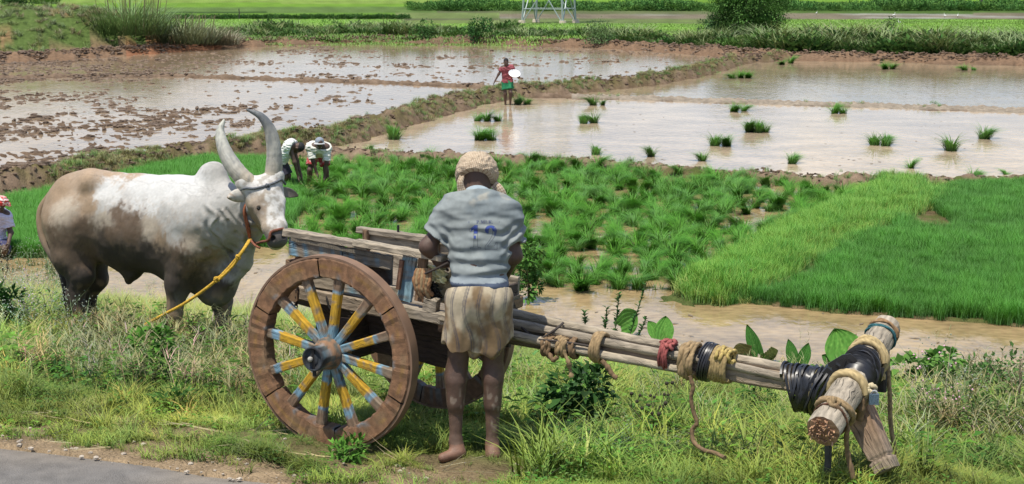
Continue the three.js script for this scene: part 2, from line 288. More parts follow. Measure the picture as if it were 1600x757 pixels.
function landH(x, z, Z = zone(x, z)) {
  const w = Z.w; let y = bankH(w);
  if (w < 12) {
    if (w > 0.05) y += (0.02 * n2(x * 2.2, z * 2.2) + 0.035 * n2(x * 0.7, z * 0.7)) * ss(0, 0.6, w) + 0.1 * Math.exp(-((x - 1.85) ** 2 + (z + 7.1) ** 2) / 0.5);
    return y;
  }
  const d = Z.d, far = yAt(bunds[3], x);
  if (z < far - 1.2) { // beyond the far bank: fields
    y = -1.62 + 0.03 * n2(x * 0.5, z * 0.5);
    const m = Math.hypot((x - MOUND.x) / 11, (z - MOUND.z) / 9); y += 2.1 * ss(1.15, 0.15, m) * (1 + 0.12 * n2(x * 0.3, z * 0.3)) * ss(1.2, 4.5, far - z);
  } else if (leftField(x, z)) {
    const k = mudAmount(x, z), a = n2(x * 1.7, z * 1.3), b = n2(x * 4.2 + 3, z * 3.5), c = n2(x * 9, z * 8);
    y = WL - 0.075 + 0.10 * k + 0.030 * a + 0.034 * b * (0.4 + k) + 0.016 * c;
  } else if (inside(BED, x, z)) y = WL + 0.03 + 0.01 * n2(x * 2, z * 2);
  else if (inside(PATCH, x, z)) y = WL - 0.02 + 0.03 * n2(x * 0.9, z * 0.9) + 0.02 * n2(x * 3, z * 3);
  else { y = WL - 0.07 + 0.02 * n2(x * 0.6, z * 0.6) + 0.012 * n2(x * 3, z * 3); if (z < -33) y += 0.055 * ss(0.9, 0.2, Math.abs(d.divide - 0.75)) * (z > yAt(bunds[2], x) - 0.2 ? 1 : 0.4); }
  for (const b of bunds) {
    const q = d[b.n]; if (q > b.w * 1.6) continue;
    const rough = 1 + 0.3 * n2(x * 0.9 + 20, z * 0.9) + 0.22 * n2(x * 3.1, z * 3.1);
    const ww = b.w * (1 + 0.25 * n2(x * 0.6, z * 0.6 + 40));
    y = Math.max(y, lerp(y, WL + b.h * rough, ss(ww * 1.15, ww * 0.3, q)) + (q < ww ? 0.035 * n2(x * 6, z * 6) : 0));
  }
  if (b2dry(x, z)) y += 0.02;
  return y;
}
const b2dry = () => false;
const farColors = (x, z) => { // plots beyond the far bank
  const px = 800 + F * x / -z, zz = z + 2.5 * n2(x * 0.02, 7) + x * 0.02;
  const bright = [0.16, 0.30, 0.035], mid = [0.095, 0.21, 0.03], dark = [0.04, 0.08, 0.02], grey = [0.22, 0.19, 0.13], pale = [0.28, 0.34, 0.10], wet = [0.34, 0.33, 0.28];
  let c = mid;
  if (px > 780) c = zz > -103 ? bright : zz > -104 ? dark : zz > -130 ? mixc(bright, mid, ss(-0.3, 0.4, n2(x * 0.05, z * 0.3))) : zz > -135 ? [0.1, 0.2, 0.03] : zz > -152 ? mixc(grey, wet, ss(0.25, 0.5, n2(x * 0.04, z * 0.12))) : zz > -180 ? [0.09, 0.16, 0.035] : zz > -200 ? mixc(bright, pale, 0.4) : zz > -203 ? dark : zz > -260 ? bright : mixc(pale, mid, 0.5);
  else c = zz > -112 ? mid : zz > -134 ? bright : zz > -137 ? dark : zz > -158 ? mixc(bright, mid, 0.4) : zz > -160 ? dark : zz > -182 ? mixc(grey, mid, 0.75) : zz > -205 ? bright : mixc(pale, bright, 0.5);
  if (px > 620 && px < 1120 && zz < -121 && zz > -160) c = mixc(c, grey, 0.45);
  return c.map((q) => q * (1 + 0.16 * n2(x * 0.35, z * 0.6) + 0.1 * n2(x * 0.07, z * 1.3)));
};
function landC(x, z, y, Z) {
  const w = Z.w, f1 = n2(x * 1.3, z * 1.3), f2 = n2(x * 5.5, z * 5.5);
  if (w < 12) {
    const bare = [0.36, 0.265, 0.165], soil = [0.2, 0.15, 0.085], turf = [0.11, 0.14, 0.04];
    let c = mixc(bare, soil, ss(0.15, 0.8, w + 0.25 * f1));
    c = mixc(c, turf, ss(0.5, 1.3, w + 0.35 * f1) * 0.8);
    if (w > 8.4) c = mixc(c, [0.19, 0.13, 0.075], ss(8.4, 9.2, w));
    return c.map((q) => q * (1 + 0.12 * f2));
  }
  const far = yAt(bunds[3], x), d = Z.d;
  if (z < far - 1.6) {
    const m = Math.hypot((x - MOUND.x) / 11, (z - MOUND.z) / 9);
    if (m < 1.2) return mixc([0.12, 0.18, 0.05], [0.36, 0.22, 0.12], ss(0.2, 0.55, fbm2(x * 0.4, z * 0.4) + 0.25 * ss(0.5, 0, m)));
    return farColors(x, z);
  }
  const wet = [0.17, 0.115, 0.075], dry = [0.30, 0.215, 0.15];
  let c = mixc(wet, dry, ss(0.0, 0.12, y - WL + 0.03 * f1));
  if (inside(PATCH, x, z) || inside(BED, x, z)) c = mixc([0.20, 0.15, 0.08], [0.11, 0.13, 0.04], ss(0.1, 0.5, f1));
  if (d.left < 0.8) c = mixc(c, [0.16, 0.135, 0.06], ss(0.8, 0.2, d.left) * ss(-0.4, 0.5, f1 + 0.4));
  if (d.far < 2) { const px = 800 + F * x / -z; c = mixc(c, px < 350 && px > 200 ? [0.34, 0.15, 0.08] : [0.27, 0.17, 0.105], 0.8); }
  if (d.weedy < 0.9) c = [0.10, 0.13, 0.04];
  if (d.divide < 0.9 && x > 2) c = mixc(c, [0.52, 0.46, 0.37], 0.55);
  return c.map((q) => q * (1 + 0.1 * f2 + 0.1 * f1));
}
function groundY(x, z) { return landH(x, z); }
function GH(px, py) { // where the sight line through a pixel meets the land
  const r = ray(px, py), k = 1 / -r.z; let lo = 5; for (let d = 5; d < 400; d *= 1.004) { if (HC + r.y * k * d < landH(r.x * k * d, -d)) { let a = lo, b = d; for (let i = 0; i < 20; i++) { const m = (a + b) / 2; if (HC + r.y * k * m < landH(r.x * k * m, -m)) b = m; else a = m; } return V(r.x * k * a, landH(r.x * k * a, -a), -a); } lo = d; }
  return V(r.x * k * 400, -1.6, -400);
}
{ // one sheet all round, finest where the photograph looks
  const R = [0.4, 1, 2, 3, 4, 5]; while (R[R.length - 1] < 4000) { const r = R[R.length - 1]; R.push(r + Math.max(0.032, r * r * 0.00024, r > 300 ? r * 0.2 : 0)); }
  const A = []; for (let a = -180; a < -40; a += 5) A.push(a); for (let a = -40; a < -22; a += 0.4) A.push(a); for (let a = -22; a < 22; a += 0.064) A.push(a); for (let a = 22; a < 40; a += 0.4) A.push(a); for (let a = 40; a <= 180; a += 5) A.push(a);
  const nr = R.length, na = A.length, P = new Float32Array(nr * na * 3), C = new Float32Array(nr * na * 3), U = new Float32Array(nr * na * 2), I = [];
  for (let i = 0; i < nr; i++) for (let j = 0; j < na; j++) {
    const a = A[j] * Math.PI / 180, x = R[i] * Math.sin(a), z = -R[i] * Math.cos(a), q = i * na + j;
    let y, c; if (z > -4 || R[i] > 420 || Math.abs(A[j]) > 60) { const w = wOf(x, z); y = w < 0 ? 0.08 : w < 12 ? bankH(w) : -1.65; c = w < 0 ? [0.3, 0.23, 0.15] : z < -90 ? [0.12, 0.24, 0.05] : [0.12, 0.14, 0.05]; } else { const Zn = zone(x, z); y = landH(x, z, Zn); if (Zn.w < 0.02) y -= 0.02; c = landC(x, z, y, Zn); }
    P.set([x, y, z], q * 3); C.set(c, q * 3); U.set([x, z], q * 2);
    if (i && j) I.push(q - na - 1, q - na, q - 1, q - na, q, q - 1);
  }
  const g = new THREE.BufferGeometry(); g.setAttribute('position', new THREE.BufferAttribute(P, 3)); g.setAttribute('color', new THREE.BufferAttribute(C, 3)); g.setAttribute('uv', new THREE.BufferAttribute(U, 2)); g.setIndex(I); g.computeVertexNormals();
  { const N = g.attributes.normal; let up = 0; for (let k = 0; k < N.count; k += 97) up += Math.sign(N.getY(k)); if (up < 0) { const ix = g.index.array; for (let k = 0; k < ix.length; k += 3) { const t = ix[k]; ix[k] = ix[k + 1]; ix[k + 1] = t; } g.computeVertexNormals(); } }
  tag(mesh('ground', g, M.ground), 'earth bank, muddy paddies and green fields reaching to the horizon', 'ground', null, 'structure');
}
{ // the tarred road with a crumbling edge
  const mb = new MB(), ns = 260, nw = 14;
  for (let i = 0; i <= ns; i++) for (let j = 0; j <= nw; j++) {
    const s = -40 + 80 * i / ns, e = 0.035 * n2(s * 3, 1) + 0.03 * n2(s * 0.7, 4), w = j === 0 ? e : e - 6 * (j / nw) ** 1.4, [x, z] = fromSW(s, w), edge = j === 0 ? -0.02 : 0;
    const k = 1 + 0.12 * n2(x * 0.8, z * 0.8), c = mixc([0.20, 0.185, 0.17], [0.3, 0.24, 0.17], j < 2 ? 0.35 - 0.17 * j + 0.2 * n2(s * 4, 8) : 0).map((q) => q * k);
    mb.v(V(x, 0.106 + edge, z), V(0, 1, 0), [s, w], c);
    if (i && j) { const q = i * (nw + 1) + j; mb.i.push(q, q - 1, q - nw - 1, q - 1, q - nw - 2, q - nw - 1); }
  }
  tag(mb.build('road', M.road), 'grey tarred road with a crumbling sandy edge', 'road', null, 'structure');
}
// water: muddy and still, one sheet to a plot
function water(name, poly, color, label, rough = 0.05, bump = 0.006) {
  const s = new THREE.Shape(poly.map((p) => new THREE.Vector2(p.x, -p.z))), g = new THREE.ShapeGeometry(s); g.rotateX(-Math.PI / 2); g.translate(0, WL, 0);
  const U = g.attributes.uv, P = g.attributes.position; for (let k = 0; k < P.count; k++) U.setXY(k, P.getX(k), P.getZ(k));
  const b = waterB.clone(); b.repeat.set(0.35, 0.18); b.needsUpdate = true; const t = earthT.clone(); t.repeat.set(0.06, 0.1); t.needsUpdate = true;
  const m = new THREE.MeshPhysicalMaterial({ color: new THREE.Color().setRGB(...color), map: t, roughness: rough, ior: 1.34, bumpMap: b, bumpScale: bump, side: THREE.DoubleSide });
  tag(mesh(name, g, m), label, 'water', null, 'structure');
}
const B0 = bunds[0].pts, B1 = bunds[1].pts, B2 = bunds[2].pts, B3 = bunds[3].pts;
water('paddy_water', [...B0.slice(0, -1), ...B3.slice().reverse().filter((p) => p.x < B0[B0.length - 2].x)], [0.42, 0.31, 0.20], 'still muddy water of the big churned paddy on the left', 0.06);
water('paddy_water', [...B0.slice(5, 10), ...B2.slice(1), ...B1.slice(1).reverse()], [0.58, 0.45, 0.31], 'milky tan water of the middle paddy with seedling bundles', 0.08, 0.0045);
water('paddy_water', [B2[1], ...B0.slice(10), ...B3.slice(-3), ...B2.slice(2).reverse()], [0.42, 0.33, 0.21], 'brown and blue water of the rear right paddy', 0.05);
{
  const q = (s, w) => { const [x, z] = fromSW(s, w); return V(x, WL, z); };
  water('channel_water', [q(-30, 8.5), q(30, 8.5), V(22, WL, -19), ...B1.slice(1, -1).reverse(), ...B0.slice(0, 5).reverse()], [0.42, 0.30, 0.155], 'tan muddy water of the ditch and the seedling plots', 0.07, 0.01);
}
// ---------------------------------------------------------------- the bullock cart
const FC = new Frame(V(-0.702, 0, -8.395), 28), C = (px, py, Z = 0) => FC.p(px, py, Z);
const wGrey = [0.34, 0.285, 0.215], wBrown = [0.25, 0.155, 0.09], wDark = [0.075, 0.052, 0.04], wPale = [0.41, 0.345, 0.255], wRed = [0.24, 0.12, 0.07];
const blueP = [0.20, 0.36, 0.46], yellP = [0.62, 0.36, 0.02], rimP = [0.36, 0.19, 0.10];
const hemp = [0.36, 0.25, 0.13], hempD = [0.22, 0.14, 0.075], hempG = [0.50, 0.38, 0.19];
const cart = FC.put(thing('bullock_cart', 'old wooden bullock cart with big painted spoked wheels, standing unhitched on the grass', 'cart'));
const jit = (c, p, a = 0.14, f = 14) => { const k = 1 + a * n3(p.x * f, p.y * f, p.z * f) + a * 0.6 * n3(p.x * f * 3, p.y * f * 3, p.z * f * 3); return [c[0] * k, c[1] * k, c[2] * k]; };
const worn = (c, under, p, am = 0) => mixc(c, under, ss(0.18, 0.42, n3(p.x * 16, p.y * 16, p.z * 16 + 5) * 0.7 + n3(p.x * 45, p.y * 45, p.z * 45) * 0.35 + am));

function makeWheel(seed, R = 0.505) { // in its own plane: x, y in the wheel, z outward
  const wheel = new THREE.Group(); wheel.name = 'wheel';
  const N = 6, gap = 0.008, off = -0.2 - Math.PI / 6 * 0.5;
  for (let k = 0; k < N; k++) { // six felloes
    const a0 = off + k * Math.PI / 3 + gap, a1 = off + (k + 1) * Math.PI / 3 - gap, n = 22, mb = new MB(), th = 0.036, jx = 0.004 * n2(k * 3.1, seed);
    const prof2 = [[0.388, -th], [0.394, th - 0.006], [0.402, th], [0.490, th + 0.002], [0.497, th - 0.006], [0.497, -th]];
    const rows = [];
    for (let i = 0; i <= n; i++) {
      const a = lerp(a0, a1, i / n), e = (i === 0 || i === n) ? 0.004 : 0;
      rows.push(prof2.map(([r, z], j) => { const q = r + jx + (j < 3 ? 0.005 * n2(a * 9 + seed, j * 2.2 + k) : 0.002 * n2(a * 14, j)) + (j < 3 ? e : -e); return V(Math.cos(a) * q, Math.sin(a) * q, z + (j > 0 && j < 5 ? 0.0035 * n2(a * 18 + seed, r * 40) : 0)); }));
    }
    for (let j = 0; j < prof2.length; j++) for (let i = 0; i < n; i++) {
      const J = (j + 1) % prof2.length, q = [rows[i][j], rows[i][J], rows[i + 1][J], rows[i + 1][j]], Nn = q[1].clone().sub(q[0]).cross(q[3].clone().sub(q[0])).normalize().multiplyScalar(-1);
      const sub = j === 2 ? 5 : 1; // the broad face is finer, for its paint line and its cracks
      for (let s = 0; s < sub; s++) {
        const e = [q[0].clone().lerp(q[1], s / sub), q[0].clone().lerp(q[1], (s + 1) / sub), q[3].clone().lerp(q[2], (s + 1) / sub), q[3].clone().lerp(q[2], s / sub)];
        const b = e.map((p) => { const rr = Math.hypot(p.x, p.y); let c = jit(rimP, p, 0.2, 10); c = mixc(c, [0.36, 0.22, 0.12], ss(0.1, 0.6, n3(p.x * 7, p.y * 7, seed))); if (j !== 2) c = mixc(c, wDark, 0.35); c = mixc(c, blueP, 0.45 * ss(0.42, 0.6, n3(p.x * 12, p.y * 12, seed + 3)) * ss(0.43, 0.41, rr)); c = mixc(c, yellP, 0.25 * ss(0.008, 0.004, Math.abs(rr - 0.452)) * ss(-0.1, 0.3, n3(p.x * 9, p.y * 9, seed + 7))); return mb.v(p, Nn, [Math.atan2(p.y, p.x) * 0.45, rr], c); });
        mb.i.push(b[0], b[2], b[1], b[0], b[3], b[2]);
      }
    }
    for (const r of [rows[0], rows[n]]) { const c = r.map((p) => mb.v(p, V(0, 0, 1), [p.x, p.y], wDark)); mb.i.push(c[0], c[1], c[2], c[0], c[2], c[3], c[0], c[3], c[4], c[0], c[4], c[5]); }
    mb.build('felloe', M.rim, wheel);
  }
  { // the iron tyre, worn pale on its tread
    const pts = Array.from({ length: 97 }, (_, i) => { const a = i / 96 * 2 * Math.PI; return V(Math.cos(a) * (R - 0.0015), Math.sin(a) * (R - 0.0015), 0); });
    const g = sweep(pts, () => [[-0.0055, -0.034], [0.0055, -0.034], [0.0055, 0.031], [-0.0055, 0.031]], { up: V(0, 0, 1), crease: true, caps: false, color: (t, j, p) => jit(Math.hypot(p.x, p.y) > R && Math.abs(p.z) < 0.0305 ? [0.42, 0.38, 0.33] : [0.24, 0.15, 0.10], p, 0.2, 9) });
    mesh('tyre', g, std({ roughness: 0.6, metalness: 0.25 }), wheel);
  }
  for (let k = 0; k < 12; k++) {
    const a = off + Math.PI / 12 + k * Math.PI / 6 + Math.PI / 12 * 0, d = V(Math.cos(a), Math.sin(a), 0), rs = rng(seed * 50 + k), b0 = 0.26 + 0.1 * rs(), b1 = 0.66 + 0.12 * rs(), b2 = b1 + 0.05 + 0.09 * rs();
    const pts = Array.from({ length: 25 }, (_, i) => d.clone().multiplyScalar(lerp(0.065, 0.4, i / 24)).add(V(0, 0, 0.004)));
    const g = sweep(pts, (t) => { const w = lerp(0.023, 0.027, t) * (1 - 0.12 * Math.sin(Math.PI * t)), h = 0.021, c = 0.006; return [[w, -h + c], [w, h - c], [w - c, h], [-w + c, h], [-w, h - c], [-w, -h + c], [-w + c, -h], [w - c, -h]]; }, { up: V(0, 0, 1), crease: true, uvo: k * 0.7,
      color: (t, j, p) => { const wob = t + 0.03 * n3(p.x * 30, p.y * 30, p.z * 30); let c = wob < b0 ? blueP : wob < b1 ? yellP : wob < b2 ? [0.22, 0.38, 0.50] : [0.25, 0.16, 0.10]; c = worn(c, [0.30, 0.23, 0.16], p, wob < b0 ? 0.16 : wob < b1 ? -0.16 : 0.1); return jit(c, p, 0.15, 25); } });
    mesh('spoke', g, M.paint, wheel);
  }
  { // hub: turned block with iron bands and a dark, oily outer end
    const p = [[0.0, -0.14], [0.06, -0.14], [0.075, -0.12], [0.098, -0.05], [0.104, -0.02], [0.104, 0.03], [0.098, 0.045], [0.094, 0.05], [0.09, 0.07], [0.092, 0.074], [0.087, 0.085], [0.076, 0.1], [0.077, 0.105], [0.074, 0.15], [0.078, 0.155], [0.078, 0.185], [0.068, 0.19], [0.062, 0.178], [0.035, 0.174], [0.032, 0.18], [0.0, 0.18]].map(([x, y]) => new THREE.Vector2(x, y));
    const g = new THREE.LatheGeometry(p, 40); g.rotateX(Math.PI / 2); g.scale(0.82, 0.82, 0.9); const mb = new MB();
    mb.add(g, (q) => { const z = q.z; let c = z > 0.09 ? mixc([0.035, 0.045, 0.06], [0.02, 0.02, 0.024], ss(-0.3, 0.3, n3(q.x * 20, q.y * 20, q.z * 20))) : [0.32, 0.18, 0.10]; if (z > 0.02 && z < 0.1) c = worn([0.32, 0.18, 0.10], [0.1, 0.11, 0.1], q, 0.1); if (z > 0.088 && z < 0.15) c = mixc(c, blueP, 0.35 * ss(0, 0.5, n3(q.x * 14, q.y * 14, 2))); return jit(c, q, 0.2, 30); });
    mb.build('hub', std({ roughness: 0.5, bumpMap: rep(earthB, 8), bumpScale: 0.003, metalness: 0.1 }), wheel);
    const pin = new MB(); pin.add(timber(V(0, -0.09, 0.156), V(0, 0.06, 0.158), 0.018, 0.012, { up: V(0, 0, 1), n: 4, color: [0.03, 0.028, 0.03] })); pin.add(new THREE.SphereGeometry(0.014, 10, 8), [0.5, 0.48, 0.44], new THREE.Matrix4().makeTranslation(-0.012, 0, 0.17));
    pin.build('linch_pin', M.iron, wheel);
  }
  return wheel;
}
const wheelA = makeWheel(3); wheelA.position.set(0, 0.51, 0.55); wheelA.rotation.z = 0.03; wheelA.scale.set(1.03, 1.03, 1); cart.add(wheelA);
const wheelB = makeWheel(8); wheelB.position.set(0, 0.44, -0.55); wheelB.rotation.set(0, Math.PI, 1.2); cart.add(wheelB);
const part = (name, geo, m = M.wood) => mesh(name, geo, m, cart);
const jc = (c, a, f) => (t, j, p) => jit(c, p, a, f);
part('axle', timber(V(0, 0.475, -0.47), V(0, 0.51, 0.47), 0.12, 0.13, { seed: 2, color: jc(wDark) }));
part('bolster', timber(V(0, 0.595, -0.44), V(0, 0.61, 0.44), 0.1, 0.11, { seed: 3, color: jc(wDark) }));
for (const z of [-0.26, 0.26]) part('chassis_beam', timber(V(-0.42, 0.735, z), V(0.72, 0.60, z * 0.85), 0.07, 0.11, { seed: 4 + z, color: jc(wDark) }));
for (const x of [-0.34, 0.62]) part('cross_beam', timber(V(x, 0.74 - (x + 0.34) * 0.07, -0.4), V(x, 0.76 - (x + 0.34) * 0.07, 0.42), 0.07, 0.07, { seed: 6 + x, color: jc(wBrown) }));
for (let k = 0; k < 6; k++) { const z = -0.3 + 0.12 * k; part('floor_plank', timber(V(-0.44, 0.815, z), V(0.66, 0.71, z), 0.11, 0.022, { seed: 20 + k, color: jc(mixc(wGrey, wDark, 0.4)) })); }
// near side, seen from outside
const Zs = 0.385;
part('top_rail', timber(C(446, 363, Zs), C(577, 385, Zs), 0.06, 0.040, { seed: 31, wear: 0.22, color: jc(wGrey, 0.2) }));
part('top_rail', timber(C(556, 379, Zs + 0.012), C(694, 404, Zs + 0.012), 0.07, 0.030, { seed: 32, wear: 0.16, color: jc(wPale, 0.18) }));
part('carved_board', timber(C(453, 385, Zs), C(536, 399, Zs), 0.030, 0.095, { seed: 33, wear: 0.14, n: 14, color: (t, j, p) => jit(worn(mixc(wGrey, wDark, 0.3), blueP, p, -0.02), p, 0.2, 12) }));
part('carved_board', timber(C(538, 398, Zs), C(612, 411, Zs), 0.028, 0.075, { seed: 34, wear: 0.14, color: (t, j, p) => jit(worn(mixc(wGrey, wDark, 0.2), blueP, p, -0.12), p, 0.2, 12) }));
{ const mb = new MB(); for (let k = 0; k < 46; k++) { const t = k / 45, p = C(lerp(457, 612, t), lerp(373.5, 404.5, t), Zs + 0.018); mb.add(new THREE.BoxGeometry(0.012, 0.02, 0.016), jit(wPale, p), new THREE.Matrix4().makeTranslation(p.x, p.y, p.z)); } stuffPart(mb.build('tooth_trim', M.wood, cart)); }
part('side_plank', timber(C(446, 431, Zs - 0.02), C(640, 462, Zs - 0.02), 0.026, 0.075, { seed: 35, wear: 0.12, n: 16, color: (t, j, p) => jit(worn(wGrey, blueP, p, -0.08), p, 0.2, 10) }));
part('side_plank', timber(C(440, 452, Zs + 0.005), C(640, 494, Zs + 0.005), 0.032, 0.07, { seed: 36, wear: 0.1, n: 16, color: jc(mixc(wGrey, wBrown, 0.25), 0.2) }));
part('side_plank', timber(C(600, 480, Zs + 0.03), C(702, 500, Zs + 0.03), 0.05, 0.062, { seed: 37, wear: 0.1, color: jc(wGrey, 0.2) }));
part('end_block', timber(C(664, 474, Zs + 0.03), C(684, 480, Zs + 0.03), 0.05, 0.075, { seed: 38, wear: 0.3, n: 4, color: jc(wGrey, 0.2) }));
part('bracket', timber(C(688, 494, Zs + 0.05), C(724, 502, Zs + 0.05), 0.05, 0.036, { seed: 39, color: jc(wPale, 0.2), n: 4 }));
part('inner_board', timber(C(470, 408, Zs - 0.06), C(612, 430, Zs - 0.06), 0.02, 0.11, { seed: 40, color: (t, j, p) => jit(worn(wDark, mixc(blueP, wDark, 0.5), p, -0.15), p) }));
part('side_post', timber(C(474, 394, Zs - 0.03), C(455, 432, Zs - 0.03), 0.03, 0.05, { seed: 41, color: jc(wRed), up: V(1, 0, 0) }));
part('side_post', timber(C(628, 407, Zs + 0.012), C(622, 452, Zs + 0.012), 0.02, 0.024, { seed: 42, color: jc(wRed), up: V(1, 0, 0) }));
part('painted_board', timber(C(641, 402, Zs - 0.015), C(632, 470, Zs - 0.015), 0.022, 0.085, { seed: 43, n: 14, color: (t, j, p) => jit(worn([0.26, 0.42, 0.50], wGrey, p, 0.18), p, 0.2, 14), up: V(1, 0, 0) }));
part('corner_post', timber(C(662, 402, Zs - 0.01), C(655, 470, Zs - 0.01), 0.04, 0.045, { seed: 44, color: jc(wBrown), up: V(1, 0, 0) }));
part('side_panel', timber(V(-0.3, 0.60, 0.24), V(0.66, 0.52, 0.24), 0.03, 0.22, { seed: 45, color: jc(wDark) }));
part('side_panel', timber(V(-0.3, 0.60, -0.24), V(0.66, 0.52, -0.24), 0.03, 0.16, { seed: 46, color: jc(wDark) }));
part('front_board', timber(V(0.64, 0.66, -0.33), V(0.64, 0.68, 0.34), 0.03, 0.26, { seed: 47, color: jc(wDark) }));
part('tail_board', timber(V(-0.4, 0.87, -0.36), V(-0.4, 0.90, 0.37), 0.03, 0.09, { seed: 48, color: jc(wBrown) }));
// far side
part('top_rail', timber(C(560, 359, -0.38), C(722, 381, -0.38), 0.06, 0.034, { seed: 51, wear: 0.16, color: jc(wGrey, 0.2) }));
part('side_plank', timber(C(568, 381, -0.38), C(722, 402, -0.38), 0.028, 0.15, { seed: 52, wear: 0.08, n: 16, color: jc(wPale, 0.2, 6) }));
part('side_plank', timber(V(-0.42, 0.84, -0.37), V(0.64, 0.76, -0.37), 0.028, 0.11, { seed: 53, color: jc(wGrey) }));
for (const x of [-0.36, 0.12, 0.56]) part('side_post', timber(V(x, 0.72, -0.35), V(x, 1.0 - 0.02 * x, -0.35), 0.035, 0.035, { seed: 54 + x, color: jc(wBrown), up: V(1, 0, 0) }));
part('bolt', tube([C(622, 352, -0.38), C(622, 364, -0.38)], 0.007, { n: 2, color: [0.03, 0.03, 0.03] }), M.iron);
// iron hooks and chain under the near planks
part('hook', tube([C(510, 462, 0.4), C(511, 470, 0.41), C(515, 482, 0.41), C(519, 486, 0.41), C(522, 480, 0.41), C(520, 474, 0.41)].map((p, i) => i < 2 ? p : p), 0.006, { n: 18, k: 6, color: [0.03, 0.028, 0.028] }), M.iron);
part('hook', tube([C(547, 478, 0.4), C(548, 488, 0.4), C(552, 490, 0.4), C(555, 484, 0.4)], 0.005, { n: 10, k: 6, color: [0.03, 0.028, 0.028] }), M.iron);
{ const mb = new MB(); for (let k = 0; k < 7; k++) { const p = C(464 - k * 0.3, 451 + k * 4.6, 0.41), g = new THREE.TorusGeometry(0.013, 0.0045, 6, 12); g.scale(0.7, 1, 1); if (k % 2) g.rotateY(Math.PI / 2); mb.add(g, [0.05, 0.035, 0.03], new THREE.Matrix4().makeTranslation(p.x, p.y, p.z)); } mb.build('chain', M.iron, cart); }

// the shafts: a square beam and three poles bound together
const shaftEnd = C(1262, 598, 0);
part('draught_beam', timber(V(0.55, 0.585, 0), C(1290, 606, 0), 0.085, 0.082, { seed: 61, n: 26, wear: 0.07, color: (t, j, p) => jit(mixc(mixc(wGrey, wBrown, 0.35), wDark, t < 0.62 ? 0.35 : 0), p, 0.2, 10) }));
const pole = (pts, r, seed, c) => { const P = curve(pts, 40); return sweep(P, (t) => circ(r * lerp(1.1, 0.82, t) * (1 + 0.07 * n2(t * 9, seed)), 12, (a, j) => 1 + 0.06 * n2(seed + j * 0.8, t * 6)), { uvo: seed, color: (t, j, p) => jit(c, p, 0.2, 9) }); };
part('pole', pole([C(770, 490, -0.09), C(800, 491, -0.08), C(880, 508, -0.05), C(1000, 533, -0.03), C(1120, 556, -0.025), C(1200, 570, -0.03), C(1246, 580, -0.03)], 0.027, 3, wPale));
part('pole', pole([C(770, 502, 0.03), C(800, 506, 0.035), C(900, 526, 0.03), C(1010, 548, 0.035), C(1120, 567, 0.035), C(1228, 591, 0.035)], 0.026, 5, wGrey));
part('pole', pole([C(770, 520, 0.08), C(800, 524, 0.085), C(860, 537, 0.08), C(930, 553, 0.07), C(1000, 566, 0.06), C(1062, 578, 0.045)], 0.025, 7, wPale));
part('shaft_stub', pole([C(752, 497, -0.18), C(800, 497, -0.13), C(850, 512, -0.08)], 0.022, 9, wGrey));
// wraps of rope, cord and rubber around the shafts
const shaftDir = C(1262, 598, 0).sub(C(840, 530, 0)).normalize();
function wrap(name, px, py, Z, along, ry, rz, turns, r, col, m = M.rope, { messy = 0.15, seed = 1, dir = shaftDir, kind = rope, parent = cart, tilt = 0 } = {}) {
  const c = C(px, py, Z), up = V(0, 1, 0).addScaledVector(dir, -dir.y).normalize(), side = V().crossVectors(dir, up), pts = [], N = Math.ceil(turns * 14), rs = rng(seed * 77 + 5), ph = rs() * 6;
  for (let i = 0; i <= N; i++) { const t = i / N, a = t * turns * 2 * Math.PI + ph, e = 1 + messy * n2(seed * 3 + i * 0.35, 2), al = (t - 0.5) * along + messy * along * 0.35 * n2(seed + i * 0.3, 8) + tilt * Math.sin(a); pts.push(c.clone().addScaledVector(dir, al).addScaledVector(up, Math.sin(a) * ry * e).addScaledVector(side, Math.cos(a) * rz * e)); }
  return mesh(name, kind(pts, r, { color: col }), m, parent);
}
const strap = (pts, r, o) => sweep(new THREE.CatmullRomCurve3(pts, false, 'centripetal').getPoints(pts.length * 2), () => [[-r * 0.45, -r * 1.3], [r * 0.45, -r * 1.3], [r * 0.45, r * 1.3], [-r * 0.45, r * 1.3]], { ...o, crease: true, color: (t, j, p) => jit(o.color, p, 0.3, 40) });
wrap('rope_wrap', 857, 541, 0.06, 0.05, 0.052, 0.05, 4, 0.011, hempD, M.rope, { messy: 0.3, seed: 2 });
wrap('rope_wrap', 880, 542, 0.07, 0.06, 0.045, 0.045, 4, 0.011, hemp, M.rope, { messy: 0.3, seed: 3 });
wrap('rope_wrap', 898, 545, 0.06, 0.03, 0.05, 0.045, 3, 0.009, hempD, M.rope, { messy: 0.2, seed: 4 });
part('rope_tail', rope([C(882, 552, 0.11), C(888, 566, 0.12), C(890, 574, 0.11), C(893, 590, 0.11)], 0.012, { color: hemp, frayed: 0.5 }), M.rope);
part('rope_tail', rope([C(858, 552, 0.11), C(864, 563, 0.12), C(872, 558, 0.12)], 0.012, { color: hempD, frayed: 0.5 }), M.rope);
part('cord', tube([C(815, 512, 0.06), C(840, 530, 0.09), C(868, 515, 0.05), C(880, 505, -0.02)], 0.007, { n: 20, k: 6, color: [0.05, 0.04, 0.035] }), M.rope);
part('cord', tube([C(842, 531, 0.1), C(890, 536, 0.1), C(930, 543, 0.09)], 0.006, { n: 20, k: 6, color: [0.05, 0.04, 0.035] }), M.rope);
wrap('rope_wrap', 937, 543, 0.03, 0.055, 0.072, 0.075, 4, 0.011, hemp, M.rope, { messy: 0.1, seed: 5 });
part('rope_tail', rope([C(940, 564, 0.1), C(946, 570, 0.1), C(952, 578, 0.1), C(957, 586, 0.1), C(964, 592, 0.1)], 0.013, { color: hempD, frayed: 0.4 }), M.rope);
